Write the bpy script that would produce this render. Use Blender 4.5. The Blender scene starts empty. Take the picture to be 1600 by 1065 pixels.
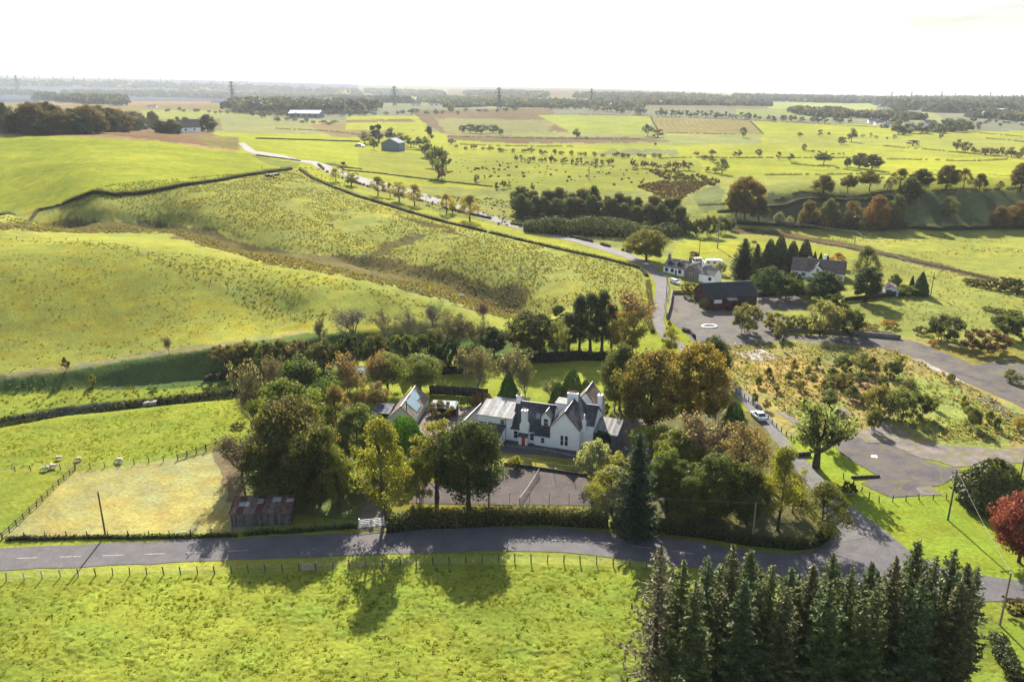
import bpy, bmesh, math, random
import numpy as np
from mathutils import Vector, geometry

sc = bpy.context.scene
COL = sc.collection
D = bpy.data
# ------------------------------------------------------------------ camera
CAM_H = 65.0
PITCH = math.radians(17.8)
F = 1244.0                      # focal length in pixels of the 1600 px wide photograph
cam = D.cameras.new('camera')
cam.sensor_width = 36.0
cam.lens = 36.0 * F / 1600.0
cam.clip_start = 1.0
cam.clip_end = 90000.0
camo = D.objects.new('camera', cam)
camo.location = (0, 0, CAM_H)
camo.rotation_euler = (math.radians(90) - PITCH, 0, 0)
COL.objects.link(camo)
sc.camera = camo
# ------------------------------------------------------------------ sun, sky, exposure
SUN_EL = math.radians(31.0)
SUN_AZ = math.radians(-4.0)     # measured from +Y towards +X
sun = D.lights.new('sun', 'SUN')
sun.energy = 5.0
sun.angle = math.radians(0.53)
sun.color = (1.0, 0.93, 0.80)
suno = D.objects.new('sun', sun)
sd = Vector((math.sin(SUN_AZ) * math.cos(SUN_EL), math.cos(SUN_AZ) * math.cos(SUN_EL), math.sin(SUN_EL)))
suno.rotation_euler = sd.to_track_quat('Z', 'Y').to_euler()
suno.location = (0, 0, 300)
COL.objects.link(suno)
world = D.worlds.new('World')
sc.world = world
world.use_nodes = True
wn, wl = world.node_tree.nodes, world.node_tree.links
bg = wn['Background']
sky = wn.new('ShaderNodeTexSky')
sky.sky_type = 'NISHITA'
sky.sun_disc = False
sky.sun_elevation = SUN_EL
sky.sun_rotation = SUN_AZ
sky.altitude = 150
sky.air_density = 1.0
sky.dust_density = 1.2
sky.ozone_density = 1.0
# thin high cloud: pale noise in the view direction mixed over the blue
wtc = wn.new('ShaderNodeTexCoord')
wmp = wn.new('ShaderNodeMapping'); wmp.inputs['Scale'].default_value = (2.2, 2.2, 14.0)
wnz = wn.new('ShaderNodeTexNoise'); wnz.inputs['Scale'].default_value = 2.0
wnz.inputs['Detail'].default_value = 8; wnz.inputs['Roughness'].default_value = 0.62
wrp = wn.new('ShaderNodeValToRGB')
wrp.color_ramp.elements[0].position = 0.38; wrp.color_ramp.elements[0].color = (0.12, 0.12, 0.12, 1)
wrp.color_ramp.elements[1].position = 0.70; wrp.color_ramp.elements[1].color = (.8, .8, .8, 1)
wmx = wn.new('ShaderNodeMix'); wmx.data_type = 'RGBA'
wl.new(wtc.outputs['Generated'], wmp.inputs['Vector'])
wl.new(wmp.outputs[0], wnz.inputs['Vector'])
wl.new(wnz.outputs['Fac'], wrp.inputs['Fac'])
wbw = wn.new('ShaderNodeRGBToBW')
wl.new(sky.outputs[0], wbw.inputs[0])
wgm = wn.new('ShaderNodeMix'); wgm.data_type = 'RGBA'; wgm.blend_type = 'MULTIPLY'
wgm.inputs[0].default_value = 1.0
wl.new(wbw.outputs[0], wgm.inputs[6]); wgm.inputs[7].default_value = (1.12, 1.12, 1.12, 1)
wl.new(wrp.outputs['Color'], wmx.inputs[0])
wl.new(sky.outputs[0], wmx.inputs[6]); wl.new(wgm.outputs[2], wmx.inputs[7])
# a bank of thin grey cloud low in the sky, away from the sun's side
wdt = wn.new('ShaderNodeVectorMath'); wdt.operation = 'DOT_PRODUCT'; wdt.inputs[1].default_value = (math.sin(SUN_AZ), math.cos(SUN_AZ), 0)
wl.new(wtc.outputs['Generated'], wdt.inputs[0])
wm1 = wn.new('ShaderNodeMapRange'); wm1.interpolation_type = 'SMOOTHSTEP'; wm1.inputs[1].default_value = .99; wm1.inputs[2].default_value = .865; wl.new(wdt.outputs['Value'], wm1.inputs[0])
wsp = wn.new('ShaderNodeSeparateXYZ'); wl.new(wtc.outputs['Generated'], wsp.inputs[0])
wm2 = wn.new('ShaderNodeMapRange'); wm2.interpolation_type = 'SMOOTHSTEP'; wm2.inputs[1].default_value = .12; wm2.inputs[2].default_value = .30; wm2.inputs[3].default_value = 1; wm2.inputs[4].default_value = 0; wl.new(wsp.outputs[2], wm2.inputs[0])
wm3 = wn.new('ShaderNodeMapRange'); wm3.inputs[1].default_value = .35; wm3.inputs[2].default_value = .65; wm3.inputs[3].default_value = .76; wm3.inputs[4].default_value = .64; wl.new(wnz.outputs['Fac'], wm3.inputs[0])
wa = wn.new('ShaderNodeMath'); wa.operation = 'MULTIPLY'; wl.new(wm1.outputs[0], wa.inputs[0]); wl.new(wm2.outputs[0], wa.inputs[1])
wb = wn.new('ShaderNodeMath'); wb.operation = 'MULTIPLY'; wl.new(wa.outputs[0], wb.inputs[0]); wl.new(wm3.outputs[0], wb.inputs[1])
wc = wn.new('ShaderNodeMath'); wc.operation = 'SUBTRACT'; wc.inputs[0].default_value = 1; wl.new(wb.outputs[0], wc.inputs[1])
wv = wn.new('ShaderNodeVectorMath'); wv.operation = 'SCALE'; wl.new(wmx.outputs[2], wv.inputs[0]); wl.new(wc.outputs[0], wv.inputs['Scale'])
wl.new(wv.outputs[0], bg.inputs['Color'])
bg.inputs['Strength'].default_value = 0.088
sc.view_settings.view_transform = 'Standard'
sc.view_settings.look = 'None'
sc.view_settings.gamma = 1.0
sc.view_settings.exposure = 1.75
sc.cycles.use_denoising = True
sc.cycles.max_bounces = 6
sc.cycles.diffuse_bounces = 3
sc.cycles.transmission_bounces = 3
sc.cycles.volume_bounces = 0
sc.cycles.transparent_max_bounces = 4
sc.cycles.caustics_reflective = False
sc.cycles.caustics_refractive = False

# ------------------------------------------------------------------ noise and projection helpers
def _hash(ix, iy, seed):
    h = (ix.astype(np.int64) * 374761393 + iy.astype(np.int64) * 668265263 + seed * 974634777) & 0xffffffff
    h = ((h ^ (h >> 13)) * 1274126177) & 0xffffffff
    return ((h ^ (h >> 16)) & 0xffff) / 65535.0
def vnoise(x, y, seed=0):
    x = np.asarray(x, float); y = np.asarray(y, float)
    ix = np.floor(x); iy = np.floor(y)
    fx = x - ix; fy = y - iy
    fx = fx * fx * (3 - 2 * fx); fy = fy * fy * (3 - 2 * fy)
    ix = ix.astype(np.int64); iy = iy.astype(np.int64)
    a = _hash(ix, iy, seed); b = _hash(ix + 1, iy, seed)
    c = _hash(ix, iy + 1, seed); d = _hash(ix + 1, iy + 1, seed)
    return (a + (b - a) * fx) * (1 - fy) + (c + (d - c) * fx) * fy
def fbm(x, y, seed=0, octv=3):
    s = 0; amp = 0.5; tot = 0
    for i in range(octv):
        s = s + amp * vnoise(x * 2 ** i, y * 2 ** i, seed + i * 17); tot += amp; amp *= 0.5
    return s / tot
CP, SP = math.cos(PITCH), math.sin(PITCH)
def ray(px, py):
    a = (np.asarray(px, float) - 800.0) / F; b = -(np.asarray(py, float) - 532.5) / F
    return a, CP + b * SP, -SP + b * CP          # x, y, z of the direction
def proj(x, y, z):
    x = np.asarray(x, float); y = np.asarray(y, float); z = np.asarray(z, float) - CAM_H
    dep = y * CP - z * SP
    up = y * SP + z * CP
    dep = np.where(dep < 1e-3, 1e-3, dep)
    return 800 + F * x / dep, 532.5 - F * up / dep, dep
def at_z(px, py, z=0.0):
    dx, dy, dz = ray(px, py)
    t = (z - CAM_H) / dz
    return dx * t, dy * t

# ------------------------------------------------------------------ the lie of the land
# heights known at places: (pixel x, pixel y, height in metres) -> smooth surface through them
CTRL = []
for px in (-200, 200, 600, 1000, 1400, 1800):
    for py in (860, 960, 1100, 1500): CTRL.append((px, py, 0))
CTRL += [(x, 740, 0) for x in (-150, 100, 300, 550, 800, 1050, 1300, 1500, 1750)]
CTRL += [(-150, 655, -.6), (100, 650, -.5), (300, 625, -.5), (500, 620, 0), (700, 620, 0), (900, 620, .3), (1100, 620, 0), (1300, 620, 0), (1500, 620, .5), (1700, 640, .5)]
# left hillside
CTRL += [(-150, 570, 2), (0, 560, 2), (150, 530, 2.5), (300, 520, 2.5), (450, 505, 1), (600, 520, 0), (700, 540, 0)]
CTRL += [(-150, 440, 13), (50, 440, 12.5), (200, 430, 12), (340, 440, 9.5), (470, 480, 4.5), (600, 490, 3), (740, 500, 1)]
CTRL += [(-150, 380, 17), (0, 378, 16), (150, 380, 15), (300, 400, 12), (420, 415, 8.5), (550, 440, 5), (680, 470, 2)]
CTRL += [(-150, 352, 12), (0, 350, 11.5), (120, 352, 10.5), (250, 352, 9), (400, 393, 5.5), (600, 430, 1.5), (740, 462, -1.5), (800, 480, -2)]
CTRL += [(150, 333, 15), (300, 322, 16), (450, 315, 15), (420, 360, 10), (600, 350, 10), (700, 390, 7), (800, 430, 4), (900, 440, 5), (960, 450, 4), (850, 475, 1)]
CTRL += [(-150, 330, 19), (0, 332, 18), (150, 305, 20), (300, 285, 20), (460, 264, 18), (100, 260, 25), (250, 250, 25), (400, 255, 20)]
CTRL += [(-200, 205, 34), (0, 211, 32), (120, 213, 31), (250, 220, 28), (370, 236, 22), (-200, 200, 22), (0, 206, 21), (200, 207, 19), (400, 215, 18)]
# the middle: road up to the left, hayfields, valley on the right
CTRL += [(560, 300, 13), (700, 345, 8), (850, 378, 5), (1000, 400, 3), (1050, 440, 2), (1040, 500, 1), (900, 530, 0), (980, 580, 0)]
CTRL += [(600, 240, 9), (700, 280, 8), (900, 280, 7), (1080, 300, 4), (1080, 345, 2), (1200, 366, 1), (1300, 372, .5), (1450, 374, .5), (1650, 374, .5)]
CTRL += [(1180, 318, 8), (1250, 308, 11.5), (1400, 299, 13.5), (1500, 297, 13.8), (1600, 295, 14), (1750, 295, 14)]
CTRL += [(1180, 344, 2), (1240, 349, .8), (1300, 351, .5), (1375, 351, .5), (1450, 351, .5), (1525, 351, .5), (1600, 351, .5), (1680, 351, .5), (1760, 351, .5)]
CTRL += [(1100, 260, 6), (1250, 285, 10.5), (1400, 283, 11.5), (1600, 280, 12), (1750, 280, 12)]
CTRL += [(1200, 430, 1), (1400, 430, 1), (1600, 430, 2), (1200, 520, 0), (1400, 520, .5), (1600, 520, 1), (1750, 500, 2), (1750, 400, 2)]
for px, z in ((-150, 12), (150, 12), (450, 9), (800, 6), (1100, 6), (1400, 4), (1700, 4)): CTRL.append((px, 195, z))
# far country
for px, py, z in ((-200, 155, 18), (100, 158, 14), (400, 160, 12), (700, 160, 5), (1000, 165, 12), (1300, 165, 0), (1600, 165, 0)): CTRL.append((px, py, z))
def far(px, dist, py):
    a = math.atan2((px - 800) / F, CP + SP * (532.5 - py) / F)
    dx, dy, dz = [float(v) for v in ray(px, py)]
    s = dist / math.hypot(dx, dy)
    return ('w', dx * s, dy * s, CAM_H + dz * s)
CTRL += [far(-200, 7500, 122), far(0, 7500, 124), far(200, 7500, 128), far(400, 7500, 131), far(570, 7000, 136), far(800, 6000, 139), far(1000, 6000, 141), far(1160, 6000, 149), far(1350, 6000, 152), far(1600, 6000, 156), far(1800, 6000, 156)]
CTRL += [far(-200, 5200, 150), far(0, 5200, 150), far(250, 5200, 150), far(500, 5200, 152), far(800, 4200, 150), far(1100, 4200, 152)]
CTRL += [far(-200, 12000, 117), far(0, 12000, 119), far(250, 12000, 124), far(450, 12000, 130), far(700, 12000, 137), far(1000, 12000, 140), far(1400, 12000, 148), far(1800, 12000, 148)]
CTRL += [far(-200, 20000, 126), far(200, 20000, 132), far(600, 20000, 136), far(850, 20000, 129), far(1000, 20000, 131), far(1150, 20000, 137), far(1330, 20000, 138), far(1450, 20000, 137), far(1600, 20000, 138), far(1800, 20000, 139)]
CTRL += [far(x, 42000, 139) for x in (-200, 200, 600, 1000)] + [far(1200, 42000, 134), far(1330, 42000, 128), far(1450, 42000, 126), far(1560, 42000, 130), far(1800, 42000, 130)]
pts = []
for c in CTRL:
    if c[0] == 'w': pts.append(c[1:])
    else:
        x, y = at_z(c[0], c[1], c[2]); pts.append((float(x), float(y), float(c[2])))
for a in (-150, -100, 100, 150, 180):
    for r in (30, 100, 400): pts.append((r * math.sin(math.radians(a)), r * math.cos(math.radians(a)), 0))
for a in range(-180, 180, 60): pts.append((12 * math.sin(math.radians(a)), 12 * math.cos(math.radians(a)), 0))
pts = np.array(pts)
def _ab(x, y):
    a = np.clip(np.arctan2(x, y), -0.78, 0.78); r = np.maximum(np.hypot(x, y), 10)
    return a * 1.6, np.log(r)
def _tps(r2): return 0.5 * r2 * np.log(r2 + 1e-12)
_A, _B = _ab(pts[:, 0], pts[:, 1])
# weights in log distance so that far hills do not ring into the near ground
_n = len(_A)
_K = _tps((_A[:, None] - _A[None]) ** 2 + (_B[:, None] - _B[None]) ** 2) + np.eye(_n) * 2e-4
_P = np.stack([np.ones(_n), _A, _B], 1)
_sc = 1.0 / np.exp(_B)            # interpolate the angle z / r, which stays tame out to the horizon
_M = np.block([[_K, _P], [_P.T, np.zeros((3, 3))]])
_W = np.linalg.solve(_M, np.concatenate([pts[:, 2] * _sc * 100, np.zeros(3)]))
def _base(x, y):
    x = np.atleast_1d(np.asarray(x, float)); y = np.atleast_1d(np.asarray(y, float))
    sh = x.shape; x = x.ravel(); y = y.ravel()
    a, b = _ab(x, y); out = np.empty(len(a))
    for i in range(0, len(a), 60000):
        s = slice(i, i + 60000)
        k = _tps((a[s, None] - _A[None]) ** 2 + (b[s, None] - _B[None]) ** 2)
        out[s] = k @ _W[:_n] + _W[_n] + _W[_n + 1] * a[s] + _W[_n + 2] * b[s]
    return (out * np.exp(b) / 100).reshape(sh)
def poly_w(pp, zs=0.0):
    zs = [zs] * len(pp) if np.isscalar(zs) else zs
    return np.array([[float(v) for v in at_z(p[0], p[1], z)] for p, z in zip(pp, zs)])
def seg_dist(x, y, P, signed=False):
    best = np.full(np.shape(x), 1e9); sgn = np.ones(np.shape(x))
    for i in range(len(P) - 1):
        ax, ay = P[i]; bx, by = P[i + 1]
        ux, uy = bx - ax, by - ay; L2 = ux * ux + uy * uy
        t = np.clip(((x - ax) * ux + (y - ay) * uy) / L2, 0, 1)
        dx = x - ax - t * ux; dy = y - ay - t * uy
        d = np.hypot(dx, dy)
        if signed:
            s = np.sign(ux * dy - uy * dx)
            sgn = np.where(d < best, s, sgn)
        best = np.minimum(best, d)
    return best * sgn if signed else best
BANK = poly_w([(-700, 640), (-200, 606), (0, 589), (120, 570), (270, 548), (400, 530), (520, 517), (640, 508), (760, 520)], [2, 2, 2, 3.5, 5, 6, 5, 3, 1])
BURN = poly_w([(-500, 720), (-150, 680), (0, 660), (100, 641), (230, 628), (380, 613), (440, 604)], -.5)
DITCH = poly_w([(-400, 352), (0, 349), (120, 353), (250, 353), (400, 394), (520, 412), (600, 430), (680, 445), (740, 462), (800, 482), (850, 500)], [12, 11.5, 10.5, 9, 5.5, 3, 1.5, 0, -1.5, -2, -2])
VAL_T = poly_w([(1140, 330), (1200, 317), (1300, 304), (1450, 296), (1600, 293), (2100, 290)], 8)
VAL_B = [(1150, 350)]
def height(x, y, fine=False):
    x = np.atleast_1d(np.asarray(x, float)); y = np.atleast_1d(np.asarray(y, float))
    z = _base(x, y)
    near = (np.hypot(x, y) < 1500)
    if near.any():
        xn, yn = x[near], y[near]; zn = z[near]
        az = np.arctan2(xn, yn)
        d = seg_dist(xn, yn, BANK, True)      # positive on the hill side (left of the direction of travel)
        wob = (fbm(xn / 9, yn / 9, 5) - .5) * 3
        t = np.clip((d + 7 + wob) / 8.0, 0, 1); t = t * t * (3 - 2 * t)
        hh = np.interp(az, [-.75, -.6, -.5, -.38, -.28, -.18, -.08, 0], [2.5, 2.5, 3.2, 5, 5.5, 5, 3, 0])
        zn = zn + hh * t * np.exp(-np.maximum(d, 0) / 90)
        d = seg_dist(xn, yn, BURN); zn = zn - 1.7 * np.exp(-(d / 1.9) ** 2)
        d = seg_dist(xn, yn, DITCH); zn = zn - 2.0 * np.exp(-(d / 6.0) ** 2) * (0.4 + 1.2 * fbm(xn / 14, yn / 14, 9))
        d = seg_dist(xn, yn, VAL_T, True)
        t = np.clip((-d) / 55.0, 0, 1)
        # gentle unevenness
        am = np.clip((np.hypot(xn, yn) - 90) / 200, 0, 1)
        zn = zn + am * 1.6 * (fbm(xn / 60, yn / 60, 3) - .5)
        z = z.copy(); z[near] = zn
    return z
def ground(px, py, it=46):
    """first point where the pixel's line of sight meets the land"""
    px = np.atleast_1d(np.asarray(px, float)); py = np.atleast_1d(np.asarray(py, float))
    dx, dy, dz = ray(px, py)
    hl = np.hypot(dx, dy)
    rs = np.geomspace(50, 60000, 420)
    X = dx[:, None] / hl[:, None] * rs; Y = dy[:, None] / hl[:, None] * rs
    Z = CAM_H + dz[:, None] / hl[:, None] * rs
    below = Z < height(X, Y)
    k = np.argmax(below, 1); k = np.where(below.any(1), np.maximum(k, 1), len(rs) - 1)
    lo = rs[k - 1]; hi = rs[k]
    for _ in range(14):
        mid = (lo + hi) / 2
        b = (CAM_H + dz / hl * mid) < height(dx / hl * mid, dy / hl * mid)
        hi = np.where(b, mid, hi); lo = np.where(b, lo, mid)
    r = (lo + hi) / 2
    x = dx / hl * r; y = dy / hl * r
    return x, y, height(x, y)
def G(px, py):
    x, y, z = ground([px], [py]); return Vector((x[0], y[0], z[0]))
def Gs(pp):
    x, y, z = ground([p[0] for p in pp], [p[1] for p in pp]); return [Vector(v) for v in zip(x, y, z)]
def zat(x, y): return float(height([x], [y])[0])
def px_per_m(v): return F / float(proj(v[0], v[1], v[2])[2])
def inpoly(x, y, P):
    P = np.asarray(P, float); n = len(P); c = np.zeros(np.shape(x), bool)
    j = n - 1
    for i in range(n):
        xi, yi = P[i]; xj, yj = P[j]
        if yi != yj:
            c ^= ((yi > y) != (yj > y)) & (x < (xj - xi) * (y - yi) / (yj - yi) + xi)
        j = i
    return c

# ------------------------------------------------------------------ materials
def mat(name, rough=0.8):
    m = D.materials.new(name); m.use_nodes = True
    nt = m.node_tree; b = nt.nodes['Principled BSDF']
    b.inputs['Roughness'].default_value = rough
    b.inputs['Specular IOR Level'].default_value = 0.08
    return m, nt, b
def noise_mat(name, c1, c2, scale=1.0, rough=0.85, detail=6, bump=0.0, stretch=(1, 1, 1), c3=None, metal=0.0, spec=.08, contrast=(.35, .65)):
    m, nt, b = mat(name, rough); N, L = nt.nodes, nt.links
    tc = N.new('ShaderNodeTexCoord'); mp = N.new('ShaderNodeMapping'); mp.inputs['Scale'].default_value = stretch
    nz = N.new('ShaderNodeTexNoise'); nz.inputs['Scale'].default_value = scale; nz.inputs['Detail'].default_value = detail
    nz.inputs['Roughness'].default_value = .65
    rp = N.new('ShaderNodeValToRGB')
    rp.color_ramp.elements[0].position = contrast[0]; rp.color_ramp.elements[0].color = (*c1, 1)
    rp.color_ramp.elements[1].position = contrast[1]; rp.color_ramp.elements[1].color = (*c2, 1)
    if c3:
        e = rp.color_ramp.elements.new((contrast[0] + contrast[1]) / 2); e.color = (*c3, 1)
    L.new(tc.outputs['Object'], mp.inputs[0]); L.new(mp.outputs[0], nz.inputs['Vector'])
    L.new(nz.outputs['Fac'], rp.inputs[0]); L.new(rp.outputs[0], b.inputs['Base Color'])
    b.inputs['Metallic'].default_value = metal
    b.inputs['Specular IOR Level'].default_value = spec
    if bump:
        bp = N.new('ShaderNodeBump'); bp.inputs['Strength'].default_value = bump; bp.inputs['Distance'].default_value = .1
        L.new(nz.outputs['Fac'], bp.inputs['Height']); L.new(bp.outputs[0], b.inputs['Normal'])
    return m
def mesh_np(name, V, Fq, mats=(), smooth=False, attr=None):
    """mesh from arrays: V (n,3), Fq (m,k) with k = 3 or 4"""
    V = np.asarray(V, np.float32); Fq = np.asarray(Fq, np.int32)
    me = D.meshes.new(name)
    me.vertices.add(len(V)); me.vertices.foreach_set('co', V.ravel())
    k = Fq.shape[1]; m = len(Fq)
    me.loops.add(m * k); me.loops.foreach_set('vertex_index', Fq.ravel())
    me.polygons.add(m); me.polygons.foreach_set('loop_start', np.arange(0, m * k, k, dtype=np.int32))
    if smooth: me.polygons.foreach_set('use_smooth', np.ones(m, bool))
    me.update(calc_edges=True)
    for mt in mats: me.materials.append(mt)
    if attr is not None:
        for an, arr in attr.items():
            at = me.color_attributes.new(an, 'FLOAT_COLOR', 'POINT')
            at.data.foreach_set('color', np.asarray(arr, np.float32).ravel())
    return me
def link(o, parent=None):
    COL.objects.link(o)
    if parent is not None: o.parent = parent
    return o
def tag(o, label=None, cat=None, group=None, kind=None):
    if label: o['label'] = label
    if cat: o['category'] = cat
    if group: o['group'] = group
    if kind: o['kind'] = kind
    return o
def empty(name, loc, rz=0.0, label=None, cat=None, group=None):
    o = D.objects.new(name, None); o.location = loc; o.rotation_euler = (0, 0, rz); o.empty_display_size = .3
    link(o); return tag(o, label, cat, group)
# ------------------------------------------------------------------ land use, read off the photograph (pixel outlines of fields)
GR1 = (.155, .175, .012)   # lush pasture
GR2 = (.175, .175, .020)    # hill pasture
GR3 = (.20, .205, .018)    # bright far fields
GR4 = (.14, .14, .03)    # duller rough pasture
RUSH = (.092, .078, .034)  # brown rush
MOOR = (.17, .115, .07)
MOOR2 = (.11, .085, .05)
DRY = (.225, .205, .07)
PLOW = (.15, .13, .055)
WASTE = (.19, .165, .06)
LAWN = (.165, .20, .010)
OLIVE = (.085, .085, .03)
DARKG = (.035, .045, .012)
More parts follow.
